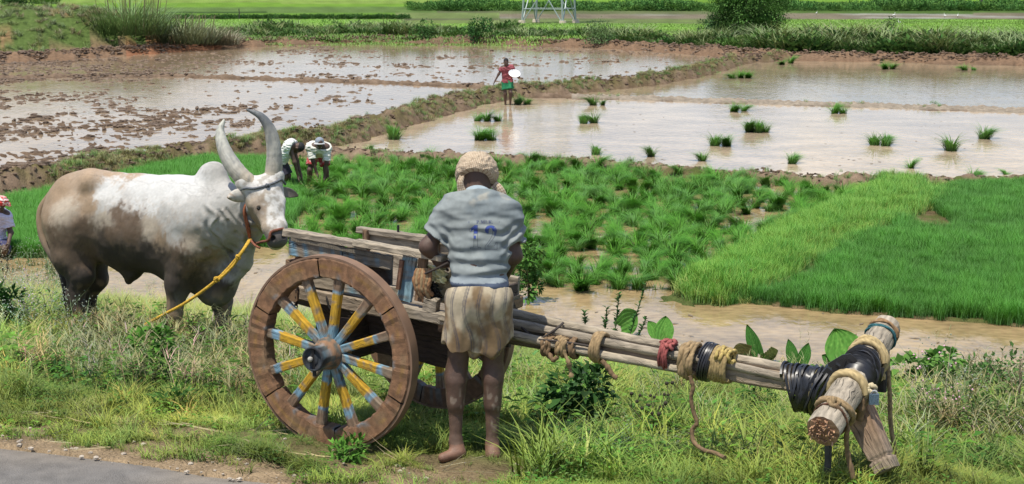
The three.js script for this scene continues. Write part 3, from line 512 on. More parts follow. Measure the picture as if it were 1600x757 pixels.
wrap('rope_wrap', 1042, 555, 0.015, 0.05, 0.074, 0.068, 4, 0.0075, [0.30, 0.075, 0.07], M.rope, { messy: 0.14, seed: 6 });
wrap('rope_knot', 1045, 538, 0.03, 0.07, 0.018, 0.03, 3, 0.009, [0.36, 0.10, 0.09], M.rope, { messy: 0.6, seed: 7 });
wrap('rope_wrap', 1080, 563, 0.015, 0.075, 0.082, 0.078, 6, 0.012, hemp, M.rope, { messy: 0.2, seed: 8 });
wrap('rubber_strap', 1107, 566, 0.015, 0.055, 0.088, 0.078, 5, 0.010, [0.016, 0.016, 0.02], M.rubber, { messy: 0.05, seed: 9, kind: strap, tilt: 0.015 });
part('rubber_loop', tube([C(1106, 548, 0.03), C(1108, 540, 0.03), C(1114, 539, 0.03), C(1116, 546, 0.03), C(1112, 551, 0.03)], 0.008, { n: 20, k: 8, color: [0.016, 0.016, 0.02] }), M.rubber);
wrap('rope_wrap', 1128, 570, 0.015, 0.10, 0.082, 0.074, 7, 0.0105, [0.40, 0.29, 0.13], M.rope, { messy: 0.07, seed: 10 });
wrap('rope_wrap', 1136, 556, 0.03, 0.08, 0.03, 0.05, 4, 0.009, [0.48, 0.36, 0.12], M.rope, { messy: 0.4, seed: 11 });
part('hanging_rope', rope([C(1078, 588, 0.1), C(1083, 606, 0.1), C(1080, 622, 0.1), C(1084, 645, 0.1), C(1089, 662, 0.1), C(1082, 672, 0.1), C(1084, 690, 0.12), C(1100, 704, 0.18), C(1116, 708, 0.24), C(1133, 716, 0.28)], 0.011, { color: hempD, frayed: 0.2 }), M.rope);
for (let k = 0; k < 3; k++) wrap('rubber_strap', 1252 + k * 11, 606 + k * 2, 0, 0.12, 0.098 + 0.006 * k, 0.085 + 0.006 * k, 6, 0.012, [0.014, 0.015, 0.019], M.rubber, { messy: 0.13, seed: 12 + k, kind: strap, tilt: 0.035 * (k - 1) });
wrap('rubber_strap', 1275, 611, 0, 0.012, 0.108, 0.096, 2, 0.008, [0.12, 0.10, 0.045], M.rubber, { messy: 0.03, seed: 18, kind: strap });

// the yoke: a weathered log lying across the end of the shafts
const yoke = new THREE.Group(); yoke.name = 'yoke'; cart.add(yoke);
const yA = V(2.645, 0.43, 0.45), yB = V(2.69, 0.735, -0.46), yD = yB.clone().sub(yA).normalize();
{
  const P = Array.from({ length: 49 }, (_, i) => yA.clone().lerp(yB, i / 48)), mb = new MB();
  mb.add(sweep(P, (t) => circ(lerp(0.078, 0.070, t) * (1 + 0.04 * Math.sin(t * 3)), 26, (a, j) => 1 + 0.05 * n2(Math.cos(a) * 1.4 + 3, Math.sin(a) * 1.4 + t * 1.2) - 0.10 * ss(0.5, 0.75, n2(Math.cos(a) * 3.2 + 8, Math.sin(a) * 3.2 + t * 0.7)) + 0.02 * n2(j * 2.1, t * 9)), { up: V(0, 1, 0), caps: true, color: (t, j, p) => j < 0 && t < 0.5 ? mixc([0.55, 0.33, 0.2], [0.34, 0.19, 0.11], ss(-0.2, 0.4, n3(p.x * 60, p.y * 60, p.z * 60))) : jit([0.38, 0.325, 0.25], p, 0.25, 12) }));
  mesh('log', mb.geo(), M.wood, yoke);
  const r = rng(5), sp = new MB(); for (let k = 0; k < 60; k++) { const a = r() * 6.28, q = Math.sqrt(r()) * 0.066, u = V().crossVectors(yD, V(0, 1, 0)).normalize(), v = V().crossVectors(u, yD), p = yA.clone().addScaledVector(u, Math.cos(a) * q).addScaledVector(v, Math.sin(a) * q); sp.add(timber(p, p.clone().addScaledVector(yD, -0.004 - 0.02 * r()).addScaledVector(u, 0.03 * (r() - 0.5)).addScaledVector(v, 0.03 * (r() - 0.5)), 0.007, 0.005, { n: 1, color: mixc([0.55, 0.33, 0.19], [0.3, 0.16, 0.09], r()) })); }
  stuffPart(sp.build('splinters', M.wood, yoke));
}
const yP = (t) => yA.clone().lerp(yB, t);
function yWrap(name, t, along, rad, turns, r, col, m, o = {}) { const c = yP(t), up = V(0, 1, 0).addScaledVector(yD, -yD.y).normalize(), side = V().crossVectors(yD, up), pts = [], N = Math.ceil(turns * 14), ph = o.ph ?? 0; for (let i = 0; i <= N; i++) { const q = i / N, a = q * turns * 2 * Math.PI + ph, e = 1 + (o.messy ?? 0.06) * n2((o.seed ?? 1) * 3 + i * 0.35, 2), al = (q - 0.5) * along + (o.tilt ?? 0) * Math.sin(a + (o.tp ?? 0)); pts.push(c.clone().addScaledVector(yD, al).addScaledVector(up, Math.sin(a) * rad * e - (o.drop ?? 0) * (Math.sin(a) < 0 ? 1 : 0)).addScaledVector(side, Math.cos(a) * rad * e)); } return mesh(name, (o.kind ?? rope)(pts, r, { color: col }), m, yoke); }
yWrap('rubber_strap', 0.53, 0.14, 0.080, 7, 0.011, [0.016, 0.016, 0.019], M.rubber, { kind: strap, messy: 0.06, seed: 2, drop: 0.03 });
yWrap('rubber_strap', 0.56, 0.10, 0.085, 4, 0.009, [0.02, 0.02, 0.023], M.rubber, { kind: strap, messy: 0.14, seed: 4, tilt: 0.045 });
yWrap('rope_lashing', 0.37, 0.03, 0.088, 2, 0.017, hempG, M.rope, { seed: 6, tilt: 0.02, messy: 0.03 });
yWrap('rope_lashing', 0.68, 0.05, 0.09, 3, 0.013, hempG, M.rope, { seed: 8, tilt: 0.03, messy: 0.08 });
yWrap('rope_lashing', 0.17, 0.02, 0.084, 2, 0.012, hemp, M.rope, { seed: 9, tilt: -0.02, messy: 0.08 });
yWrap('wire_band', 0.1, 0.008, 0.081, 1, 0.005, [0.16, 0.08, 0.05], M.iron, { seed: 10, messy: 0, tilt: 0.01 });
yWrap('blue_cord', 0.89, 0.012, 0.073, 2, 0.006, [0.03, 0.13, 0.15], M.rope, { seed: 11, messy: 0.1 });
yWrap('rope_lashing', 0.925, 0.02, 0.072, 2, 0.008, [0.33, 0.2, 0.1], M.rope, { seed: 12, messy: 0.2, tilt: 0.012 });
const blob = (c, r, seed, col) => { const pts = []; const q = rng(seed); for (let i = 0; i < 16; i++) { const a = q() * 6.28, b = Math.acos(2 * q() - 1); pts.push(c.clone().add(V(Math.sin(b) * Math.cos(a) * r, Math.cos(b) * r, Math.sin(b) * Math.sin(a) * r))); } return rope(pts, r * 0.42, { color: col }); };
mesh('rope_knot', blob(C(1360, 609, 0.1), 0.026, 3, [0.62, 0.52, 0.32]), M.rope, yoke);
mesh('rope_knot', blob(C(1352, 622, 0.1), 0.028, 4, hemp), M.rope, yoke);
mesh('rope_knot', blob(C(1374, 587, -0.2), 0.028, 5, hempG), M.rope, yoke);
mesh('rope_knot', blob(C(1363, 570, -0.22), 0.024, 6, hempG), M.rope, yoke);
mesh('rope_knot', blob(C(1303, 630, 0.36), 0.026, 7, hemp), M.rope, yoke);
for (let k = 0; k < 7; k++) mesh('rubber_end', strap([C(1332 + k * 2, 588 - k, 0.02), C(1322 + k, 575 - k * 3, 0.04), C(1308 - k * 2 + (k % 3) * 8, 566 + (k % 2) * 10 + k, 0.05)], 0.010, { color: [0.018, 0.018, 0.02] }), M.rubber, yoke);
mesh('rubber_end', strap([C(1285, 592, 0.05), C(1293, 585, 0.05), C(1299, 578, 0.05)], 0.016, { color: [0.018, 0.018, 0.02] }), M.rubber, yoke);
mesh('rope_tail', rope([C(1350, 622, 0.12), C(1346, 640, 0.13), C(1344, 656, 0.12)], 0.02, { color: hempD, frayed: 0.3 }), M.rope, yoke);
mesh('rope_tail', rope([C(1306, 634, 0.38), C(1318, 650, 0.36), C(1324, 668, 0.34), C(1323, 690, 0.33), C(1326, 715, 0.32), C(1334, 748, 0.33)], 0.013, { color: hempD, frayed: 0.2 }), M.rope, yoke);
mesh('rope_tail', rope([C(1382, 528, -0.38), C(1386, 545, -0.36), C(1388, 580, -0.34), C(1391, 620, -0.33), C(1392, 660, -0.33), C(1397, 695, -0.32), C(1402, 722, -0.32)], 0.012, { color: hemp, frayed: 0.1 }), M.rope, yoke);
mesh('yoke_peg', timber(C(1376, 500, -0.41), C(1381, 532, -0.41), 0.03, 0.03, { color: jc(wBrown), up: V(1, 0, 0), taper: 1.5 }), M.wood, yoke);
mesh('yoke_peg', timber(C(1380, 535, -0.3), C(1378, 612, -0.3), 0.045, 0.045, { color: jc([0.04, 0.033, 0.03]), up: V(1, 0, 0) }), M.wood, yoke);
mesh('yoke_peg', timber(C(1296, 640, 0.32), C(1294, 738, 0.32), 0.028, 0.028, { color: jc([0.06, 0.055, 0.055]), up: V(1, 0, 0) }), M.wood, yoke);
mesh('binding_pad', sweep(curve([C(1336, 592, 0.02), C(1338, 620, 0.03), C(1340, 648, 0.04), C(1342, 662, 0.04)], 12), (t) => circ(0.06 * (1 - 0.35 * t), 14, (a, j) => 1 + 0.12 * n2(j * 1.3, t * 4)), { color: (t, j, p) => jit([0.035, 0.03, 0.03], p, 0.3, 20) }), M.rope, yoke);
{ const mb = new MB(), c = C(1366, 624, 0.12), m = new THREE.Matrix4().makeRotationY(0.35).setPosition(c); const g = new THREE.BoxGeometry(0.045, 0.05, 0.026); mb.add(g, [0.13, 0.19, 0.25], m); const s = new THREE.TorusGeometry(0.014, 0.0045, 8, 12, Math.PI); s.translate(0, 0.026, 0); mb.add(s, [0.5, 0.5, 0.5], m); mb.build('padlock', M.iron, yoke); }
// the prop that keeps the yoke off the ground
{
  const a = C(1342, 640, 0.05), b = C(1387, 736, 0.13), P = Array.from({ length: 31 }, (_, i) => a.clone().lerp(b, i / 30));
  part('prop_leg', sweep(P, (t) => { const g = t > 0.78 && t < 0.83 ? 0.8 : t > 0.83 ? 1.08 : 1, w = lerp(0.068, 0.050, t) * g, h = lerp(0.05, 0.042, t) * g, c = 0.008; return [[w, -h + c], [w, h - c], [w - c, h], [-w + c, h], [-w, h - c], [-w, -h + c], [-w + c, -h], [w - c, -h]]; }, { up: V(0, 0, 1), crease: true, color: (t, j, p) => jit(mixc([0.34, 0.20, 0.12], [0.30, 0.24, 0.18], t), p, 0.2, 12) }));
}
// rope, sacking and plastic hanging at the cart's front end
part('rope_bundle', (() => { const mb = new MB(); for (let k = 0; k < 7; k++) { const x = 652 + k * 3.2; mb.add(rope([C(x, 420, Zs + 0.03), C(x - 5 + k, 436, Zs + 0.05), C(x - 2, 452, Zs + 0.05), C(x + 5, 462 + (k % 3) * 5, Zs + 0.03)], 0.011, { color: k % 2 ? hemp : [0.32, 0.17, 0.08], frayed: 0.35 })); } return mb.geo(); })(), M.rope);
part('cord', tube([C(700, 411, Zs + 0.05), C(682, 420, Zs + 0.06), C(664, 428, Zs + 0.06)], 0.007, { n: 8, k: 6, color: [0.04, 0.03, 0.025] }), M.rope);
function crumple(name, label, cat, corners, col, m, seed) { // a creased sheet with thickness, hanging at the cart's front
  const [a, b, c, d] = corners, n = 22, mb = new MB(), P = (u, v, o) => { const p = a.clone().lerp(b, u).lerp(d.clone().lerp(c, u), v); const q = 0.022 * n2(u * 3 + seed, v * 3) + 0.012 * Math.abs(n2(u * 8, v * 8 + seed)); return p.add(V(-q * 0.2, q * 0.5, q * 1.1 + o)); };
  const g = new THREE.BufferGeometry(), pos = [], idx = [];
  for (const o of [0, -0.006]) for (let i = 0; i <= n; i++) for (let j = 0; j <= n; j++) { const p = FC.world(P(i / n, j / n, o)); pos.push(p.x, p.y, p.z); }
  for (const s of [0, (n + 1) * (n + 1)]) for (let i = 0; i < n; i++) for (let j = 0; j < n; j++) { const q = s + i * (n + 1) + j; idx.push(q, q + 1, q + n + 1, q + 1, q + n + 2, q + n + 1); }
  g.setAttribute('position', new THREE.Float32BufferAttribute(pos, 3)); g.setIndex(idx); g.computeVertexNormals(); mb.add(g, (p) => jit(col, p, 0.15, 20));
  tag(mb.build(name, m), label, cat);
}
crumple('plastic_sheet', 'crumpled pale yellow plastic sheet stuffed into the front of the cart', 'plastic sheet', [C(662, 414, 0.36), C(694, 418, 0.34), C(700, 446, 0.36), C(668, 438, 0.38)], [0.80, 0.74, 0.40], M.gloss, 2);
crumple('sack', 'dirty cream sack hanging at the front of the cart beside the driver', 'sack', [C(678, 432, 0.33), C(714, 426, 0.3), C(718, 478, 0.32), C(684, 474, 0.34)], [0.42, 0.36, 0.22], M.cloth, 4);
crumple('cloth', 'faded red cloth stuffed below the rail at the front of the cart', 'cloth', [C(657, 450, 0.36), C(674, 450, 0.36), C(684, 474, 0.36), C(658, 472, 0.36)], [0.40, 0.04, 0.035], M.cloth, 6);
crumple('plastic_sheet', 'black plastic flap hanging between the red cloth and the cream sack', 'plastic sheet', [C(668, 448, 0.385), C(680, 441, 0.385), C(690, 462, 0.385), C(680, 470, 0.385)], [0.02, 0.02, 0.02], M.gloss, 8);
// ---------------------------------------------------------------- the bull
const FB = new Frame(G(235, 530, -0.44), 20), B = (px, py, Z = 0) => FB.p(px, py, Z);
const bull = FB.put(thing('bull', 'white humped bull smeared with brown mud, tall curved horns, standing in grass behind the cart', 'bull'));
{
  const E = (px, py, Z, rx, ry, rz, k = 0.09) => ell(B(px, py, Z), V(rx, ry, rz), k);
  const K = (a, b, ra, rb, k = 0.07) => cap(B(...a), B(...b), ra, rb, k);
  const torso = [
    E(225, 355, 0, 0.62, 0.37, 0.285), E(130, 345, 0, 0.365, 0.36, 0.265, 0.1), E(120, 310, 0, 0.2, 0.2, 0.18), E(168, 330, 0, 0.3, 0.24, 0.235, 0.12), E(290, 368, 0, 0.36, 0.43, 0.275, 0.1),
    K([142, 284, 0.13], [142, 284, -0.13], 0.075, 0.075, 0.09), K([150, 288, 0], [300, 296, 0], 0.075, 0.08, 0.16),
    E(330, 292, 0, 0.145, 0.19, 0.085, 0.07), E(338, 276, 0, 0.09, 0.11, 0.06, 0.05),
    K([318, 345, 0.04], [392, 318, 0.1], 0.27, 0.155, 0.12), K([335, 365, 0], [385, 345, 0.1], 0.2, 0.13, 0.08),
    E(335, 430, 0.0, 0.22, 0.26, 0.105, 0.1), K([395, 352, 0.12], [380, 410, 0.05], 0.075, 0.06, 0.06), K([380, 410, 0.05], [338, 462, 0.03], 0.06, 0.06, 0.06), K([375, 428, 0.06], [352, 446, 0.08], 0.035, 0.03, 0.03),
    K([205, 424, 0], [201, 440, 0], 0.07, 0.03, 0.06), K([172, 392, 0.1], [205, 424, 0.02], 0.08, 0.06, 0.08),
  ];
  const legs = [
    K([295, 390, 0.17], [276, 445, 0.185], 0.15, 0.085), K([276, 445, 0.185], [272, 492, 0.19], 0.082, 0.064), K([272, 492, 0.19], [270, 520, 0.19], 0.056, 0.046, 0.03), K([270, 520, 0.19], [269, 546, 0.2], 0.055, 0.066, 0.03),
    K([330, 420, -0.15], [346, 470, -0.16], 0.12, 0.075), K([346, 470, -0.16], [348, 505, -0.17], 0.074, 0.06), K([348, 505, -0.17], [348, 530, -0.17], 0.06, 0.05, 0.03), K([348, 530, -0.17], [349, 552, -0.17], 0.055, 0.066, 0.03),
    K([112, 350, 0.15], [112, 402, 0.17], 0.20, 0.15, 0.1), K([112, 402, 0.17], [127, 430, 0.185], 0.145, 0.10, 0.06), K([125, 428, 0.185], [116, 462, 0.19], 0.098, 0.07, 0.05), K([116, 462, 0.19], [124, 502, 0.19], 0.068, 0.052, 0.04), K([124, 502, 0.19], [128, 528, 0.2], 0.055, 0.066, 0.03),
    K([130, 360, -0.13], [140, 410, -0.15], 0.19, 0.14, 0.1), K([140, 410, -0.15], [150, 436, -0.16], 0.13, 0.09, 0.06), K([150, 436, -0.16], [138, 462, -0.17], 0.085, 0.065, 0.05), K([138, 462, -0.17], [142, 500, -0.17], 0.062, 0.05, 0.04), K([142, 500, -0.17], [147, 520, -0.17], 0.055, 0.062, 0.03),
  ];
  const all = [...torso, ...legs], f0 = field(all);
  const fold = (p, x, y, z) => 0; 
  const f = (x, y, z) => { const d = f0(x, y, z); if (d > 0.12 || d < -0.12) return d; const front = ss(0.25, 0.75, x), neck = ss(0.55, 0.8, x) * ss(0.55, 0.75, y) * ss(1.35, 1.1, y); return d + 0.010 * fbm3(x * 3.5, y * 3.5, z * 3.5, 3) + neck * 0.014 * Math.sin((x * 0.9 + y * 0.35 + 0.06 * n3(x * 4, y * 4, z * 4)) * 62) * ss(-0.2, 0.3, n3(x * 5, y * 5, z * 5)) - 0.006 * ss(0.3, 0.0, Math.abs(y - 0.95)) * Math.max(0, Math.sin(x * 38 + y * 6)) * ss(-0.45, -0.25, x) * ss(0.1, -0.05, x) * 0.8; };
  // where the hide is white, where mud has dried on it (fixed to the bull)
  const tan = [0.27, 0.19, 0.12], Wt = [0.53, 0.525, 0.51], Gy = [0.38, 0.37, 0.35], T2 = [0.35, 0.25, 0.165], T1 = [0.27, 0.19, 0.12], TG = [0.38, 0.32, 0.25], Br = [0.118, 0.077, 0.048], Dk = [0.034, 0.025, 0.019], DB = [0.062, 0.045, 0.033], As = [0.31, 0.29, 0.26];
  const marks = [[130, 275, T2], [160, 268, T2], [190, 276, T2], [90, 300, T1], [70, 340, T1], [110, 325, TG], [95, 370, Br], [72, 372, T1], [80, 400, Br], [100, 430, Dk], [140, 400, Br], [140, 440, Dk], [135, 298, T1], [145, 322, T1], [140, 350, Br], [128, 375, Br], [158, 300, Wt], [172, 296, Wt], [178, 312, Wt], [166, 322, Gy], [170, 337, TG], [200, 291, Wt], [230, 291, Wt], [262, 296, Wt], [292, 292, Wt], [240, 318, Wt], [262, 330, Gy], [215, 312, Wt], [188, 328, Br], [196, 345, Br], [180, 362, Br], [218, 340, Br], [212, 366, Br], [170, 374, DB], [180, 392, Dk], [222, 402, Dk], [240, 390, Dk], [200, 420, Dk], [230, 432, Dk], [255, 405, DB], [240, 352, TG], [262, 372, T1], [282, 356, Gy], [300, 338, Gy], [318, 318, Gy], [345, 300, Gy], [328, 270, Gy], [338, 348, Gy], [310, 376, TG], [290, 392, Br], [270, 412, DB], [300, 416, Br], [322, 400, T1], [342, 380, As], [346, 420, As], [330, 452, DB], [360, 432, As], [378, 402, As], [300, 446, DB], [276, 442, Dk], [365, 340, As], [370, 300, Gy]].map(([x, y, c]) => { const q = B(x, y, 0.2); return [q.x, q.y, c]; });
  const hideColor = (p) => {
    const s1 = fbm3(p.x * 5, p.y * 5, p.z * 5, 4), s2 = fbm3(p.x * 26, p.y * 12, p.z * 26, 4), s3 = fbm3(p.x * 40, p.y * 40, p.z * 40, 2), s4 = fbm3(p.x * 70, p.y * 22, p.z * 70, 2);
    const X = p.x + 0.05 * s1 + 0.045 * s2, Y = p.y + 0.06 * fbm3(p.x * 6 + 9, p.y * 6, p.z * 6, 4) + 0.07 * s2;
    let c = [0, 0, 0], ws = 0; for (const [a, b2, q] of marks) { const e = (X - a) ** 2 + (Y - b2) ** 2 + 0.0004, w = 1 / (e * e); c[0] += q[0] * w; c[1] += q[1] * w; c[2] += q[2] * w; ws += w; }
    c = c.map((q) => q / ws);
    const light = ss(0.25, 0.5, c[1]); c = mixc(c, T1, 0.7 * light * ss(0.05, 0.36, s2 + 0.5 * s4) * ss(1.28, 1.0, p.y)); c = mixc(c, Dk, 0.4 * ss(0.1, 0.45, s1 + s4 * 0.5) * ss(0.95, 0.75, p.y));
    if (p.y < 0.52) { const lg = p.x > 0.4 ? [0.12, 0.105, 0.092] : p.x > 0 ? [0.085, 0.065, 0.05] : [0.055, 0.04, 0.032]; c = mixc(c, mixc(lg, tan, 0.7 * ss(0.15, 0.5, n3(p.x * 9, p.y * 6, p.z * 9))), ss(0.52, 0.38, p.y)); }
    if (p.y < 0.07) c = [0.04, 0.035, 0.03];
    const k = 1 + 0.14 * s3 + 0.12 * s4; return c.map((q) => q * k);
  };
  const bx = bounds(all, 0.05); bx.min.y = -0.12;
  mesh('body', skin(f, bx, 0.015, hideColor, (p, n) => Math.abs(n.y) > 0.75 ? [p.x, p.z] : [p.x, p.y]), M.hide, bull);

  // head, in axes of its own: d down the face, s across it, f out of it
  const P0 = B(411, 289, 0.16), P1 = B(436, 380, 0.34), d = P1.clone().sub(P0).normalize(), fr = V(0.62, 0.25, 0.72), fN = fr.addScaledVector(d, -fr.dot(d)).normalize(), s = V().crossVectors(d, fN).normalize(); // s points to the picture's left
  const H = (sd, ff, dd) => P0.clone().addScaledVector(s, sd).addScaledVector(fN, ff).addScaledVector(d, dd), ax = [s, fN, d];
  const he = (sd, ff, dd, a, b, c, k = 0.05) => ell(H(sd, ff, dd), V(a, b, c), k, ax), hk = (a, b, ra, rb, k = 0.05) => cap(H(...a), H(...b), ra, rb, k);
  const L = P0.distanceTo(P1);
  const hp = [
    he(0, -0.07, 0.10, 0.118, 0.10, 0.17), he(0, -0.04, 0.02, 0.09, 0.06, 0.06), hk([0, -0.045, 0.15], [0, -0.02, 0.40], 0.105, 0.068), hk([0, -0.14, 0.12], [0, -0.09, 0.38], 0.085, 0.055),
    he(0, -0.035, 0.455, 0.082, 0.072, 0.062, 0.04), hk([-0.05, -0.01, 0.36], [0.05, -0.01, 0.36], 0.05, 0.05, 0.04), he(0, -0.10, 0.455, 0.06, 0.04, 0.05, 0.04),
    hk([-0.1, -0.01, 0.15], [-0.085, 0.0, 0.19], 0.036, 0.03, 0.04), hk([0.1, -0.01, 0.15], [0.085, 0.0, 0.19], 0.036, 0.03, 0.04),
    hk([-0.085, -0.02, 0.22], [-0.06, -0.01, 0.34], 0.028, 0.02, 0.03), hk([0.085, -0.02, 0.22], [0.06, -0.01, 0.34], 0.028, 0.02, 0.03),
    hk([0.06, -0.03, -0.01], [0.13, -0.02, -0.05], 0.065, 0.075, 0.05), hk([-0.06, -0.03, -0.01], [-0.11, -0.01, -0.06], 0.065, 0.07, 0.05),
    hk([0, -0.1, 0.05], [0, -0.26, 0.1], 0.15, 0.17, 0.08),
  ];
  const nos = [H(0.042, 0.025, 0.462), H(-0.042, 0.025, 0.462)], eyes = [H(0.108, -0.005, 0.185), H(-0.108, -0.005, 0.185)];
  const hf0 = field(hp), hf = (x, y, z) => { let v = hf0(x, y, z); const p = V(x, y, z); for (const q of nos) v = Math.max(v, 0.017 - p.distanceTo(q)); for (const q of eyes) v = Math.max(v, 0.012 - p.distanceTo(q) * 0.8); return v + 0.003 * n3(x * 6, y * 6, z * 6); };
  const sightHead = (px, py, off = 0) => { for (let Z = 0.75; Z > -0.3; Z -= 0.004) { const q = B(px, py, Z); if (Math.min(hf0(q.x, q.y, q.z), f0(q.x, q.y, q.z)) < off) return q; } return B(px, py, 0.3); };
  const onHead = (sd, dd, off = 0.008) => { for (let e = 0.3; e > -0.3; e -= 0.003) { const q = H(sd, e, dd); if (hf0(q.x, q.y, q.z) < off) return q; } return H(sd, 0, dd); };
  eyes[0].copy(sightHead(404, 326, -0.006)); eyes[1].copy(H(-0.112, -0.012, 0.185));
  const headColor = (p) => {
    const q = p.clone().sub(P0), dd = q.dot(d), sd = q.dot(s), ff = q.dot(fN), s2 = fbm3(p.x * 14, p.y * 14, p.z * 14, 4), s3 = n3(p.x * 45, p.y * 45, p.z * 45);
    let c = mixc([0.54, 0.52, 0.49], [0.36, 0.33, 0.29], ss(-0.05, 0.3, s2));
    c = mixc(c, [0.30, 0.235, 0.17], 0.9 * ss(0.01, 0.07, sd + 0.07 * s2) * ss(0.04, 0.13, dd) * ss(0.46, 0.36, dd)); // dirty cheek
    c = mixc(c, [0.06, 0.045, 0.035], 0.8 * ss(0.03, 0.018, p.distanceTo(eyes[0]))); c = mixc(c, [0.2, 0.15, 0.11], 0.6 * ss(0.09, 0.03, p.distanceTo(eyes[0])));
    if (dd > 0.405) c = mixc(c, ff > -0.06 ? [0.10, 0.085, 0.08] : [0.62, 0.55, 0.5], ss(0.405, 0.43, dd)); 
    for (const e of nos) c = mixc(c, [0.012, 0.01, 0.01], ss(0.03, 0.018, p.distanceTo(e)));
    const m = Math.abs(ff + 0.095 - 0.03 * (dd - 0.46)); if (dd > 0.36 && m < 0.006) c = [0.04, 0.03, 0.03];
    return c.map((v) => v * (1 + 0.1 * s3));
  };
  mesh('head', skin(hf, bounds(hp, 0.03), 0.0085, headColor), M.hide, bull);
  for (const e of eyes) { const g = new THREE.SphereGeometry(0.014, 14, 10); g.translate(e.x, e.y, e.z); const mb = new MB(); mb.add(g, [0.012, 0.009, 0.008]); mb.build('eye', M.gloss, bull); }
  for (const [sg, tip] of [[1, [366, 306, 0.22]], [-1, [466, 307, 0.0]]]) { // ears: cupped, drooping leaves
    const a = H(0.115 * sg, -0.06, 0.045), b = sg > 0 ? B(355, 303, 0.37) : a.clone().addScaledVector(s, -0.15).addScaledVector(d, 0.025).addScaledVector(fN, -0.02), n = 14, D = b.clone().sub(a), Lr = D.length(); D.normalize();
    const up = V(0, 1, 0).addScaledVector(D, -D.y).normalize();
    const P = Array.from({ length: n + 1 }, (_, i) => a.clone().lerp(b, i / n).add(V(0, -0.03 * (i / n) ** 2, 0)));
    const g = sweep(P, (t) => { const w = (sg > 0 ? 0.05 : 0.036) * Math.sin(Math.PI * (0.16 + 0.83 * t)) ** 0.8 + 0.004, h = 0.010; return Array.from({ length: 14 }, (_, j) => { const q = j / 14 * 2 * Math.PI; return [Math.cos(q) * h + 0.35 * w * Math.sin(q) ** 2 * ss(0.1, 0.4, t), Math.sin(q) * w]; }); }, { up, color: (t, j, p) => jit(sg < 0 ? mixc([0.3, 0.27, 0.24], [0.08, 0.06, 0.05], t) : mixc([0.50, 0.47, 0.42], [0.35, 0.27, 0.2], ss(0.2, 0.8, n3(p.x * 20, p.y * 20, p.z * 20) + t * 0.4)), p, 0.14, 30) });
    mesh('ear', g, M.hide, bull);
  }
  // horns: thick lyre curves with growth rings
  const horn = (pts, r0, tipC, seed) => { const P = curve(pts, 70); return sweep(P, (t) => circ(Math.max(0.009, r0 * (1 - 0.08 * t - 0.80 * t * t * (0.6 + 0.4 * t))) * (1 + 0.02 * Math.sin(t * 90) * ss(0.55, 0.1, t) + 0.02 * n2(t * 20, seed)), 20, (a, j) => 1 + 0.02 * n2(j, t * 4)), { uvo: seed, color: (t, j, p) => { const st = n3(p.x * 25, p.y * 5, p.z * 25); let c = mixc([0.44, 0.36, 0.26], [0.34, 0.33, 0.29], ss(0.1, 0.45, t)); c = mixc(c, tipC, ss(0.45, 0.85, t + 0.08 * st)); c = mixc(c, [0.16, 0.17, 0.17], 0.5 * ss(0.1, 0.6, st)); return jit(c, p, 0.12, 30); } }); };
  mesh('horn', horn([B(402, 297, 0.16), B(390, 288, 0.2), B(372, 270, 0.22), B(355, 245, 0.2), B(346, 222, 0.16), B(344, 203, 0.12), B(350, 187, 0.08)], 0.073, [0.44, 0.44, 0.38], 3), M.horn, bull);
  mesh('horn', horn([B(424, 297, 0.11), B(425, 284, 0.08), B(428, 258, 0.06), B(427, 228, 0.05), B(421, 202, 0.05), B(407, 182, 0.07), B(385, 171, 0.1)], 0.070, [0.10, 0.11, 0.12], 9), M.horn, bull);
  { // tail with a black switch, hanging behind the near hock
    mesh('tail', tube([B(80, 305, 0), B(64, 330, 0.02), B(66, 370, 0.05), B(83, 405, 0.1), B(96, 430, 0.12), B(101, 455, 0.13)], (t) => lerp(0.04, 0.022, t), { n: 30, k: 12, color: (t, j, p) => jit(mixc(tan, [0.05, 0.04, 0.035], ss(0.25, 0.7, t)), p) }), M.hide, bull);
    const mb = new MB(), r = rng(4); for (let k = 0; k < 90; k++) { const o = () => (r() - 0.5) * 0.05; mb.add(tube([B(100, 448, 0.13).add(V(o() * 0.5, 0, o() * 0.5)), B(104, 470, 0.13).add(V(o(), 0, o())), B(107 + r() * 3, 486 + r() * 14, 0.13).add(V(o() * 1.2, 0, o() * 1.2))], (t) => 0.005 * (1 - 0.7 * t), { n: 5, k: 4, color: [0.016, 0.014, 0.013] })); }
    stuffPart(mb.build('tail_switch', M.plain, bull));
  }
  // halter: cord round the horns, red-brown rope down the cheek and over the nose
  const halter = (pts, r, col) => mesh('halter_rope', rope(pts, r, { color: col }), M.rope, bull);
  halter([H(0.19, -0.04, 0.0), onHead(0.14, 0.02), onHead(0.10, 0.04), onHead(0.05, 0.05), onHead(0, 0.045), onHead(-0.05, 0.035), onHead(-0.10, 0.015), onHead(-0.13, 0.0), H(-0.18, -0.05, 0.0)], 0.010, [0.16, 0.17, 0.19]);
  { const g = blob(onHead(-0.01, 0.05, 0.012), 0.016, 9, [0.15, 0.16, 0.18]); mesh('halter_knot', g, M.rope, bull); }
  const kn = sightHead(390, 374, 0.02);
  halter([H(0.13, -0.07, 0.06), sightHead(381, 330, 0.01), sightHead(385, 352, 0.012), kn], 0.011, [0.36, 0.12, 0.055]);
  halter([H(0.15, -0.09, 0.07), sightHead(384, 340, 0.01), sightHead(389, 358, 0.012), kn], 0.009, [0.30, 0.10, 0.05]);
  halter([kn, sightHead(397, 380, 0.012), sightHead(409, 378, 0.01), sightHead(420, 374, 0.01), onHead(0.05, 0.42, 0.01), onHead(0.0, 0.415, 0.01), onHead(-0.05, 0.41, 0.01)], 0.011, [0.22, 0.08, 0.05]);
  halter([kn, B(400, 385, 0.36), B(406, 388, 0.36)], 0.009, [0.26, 0.09, 0.05]);
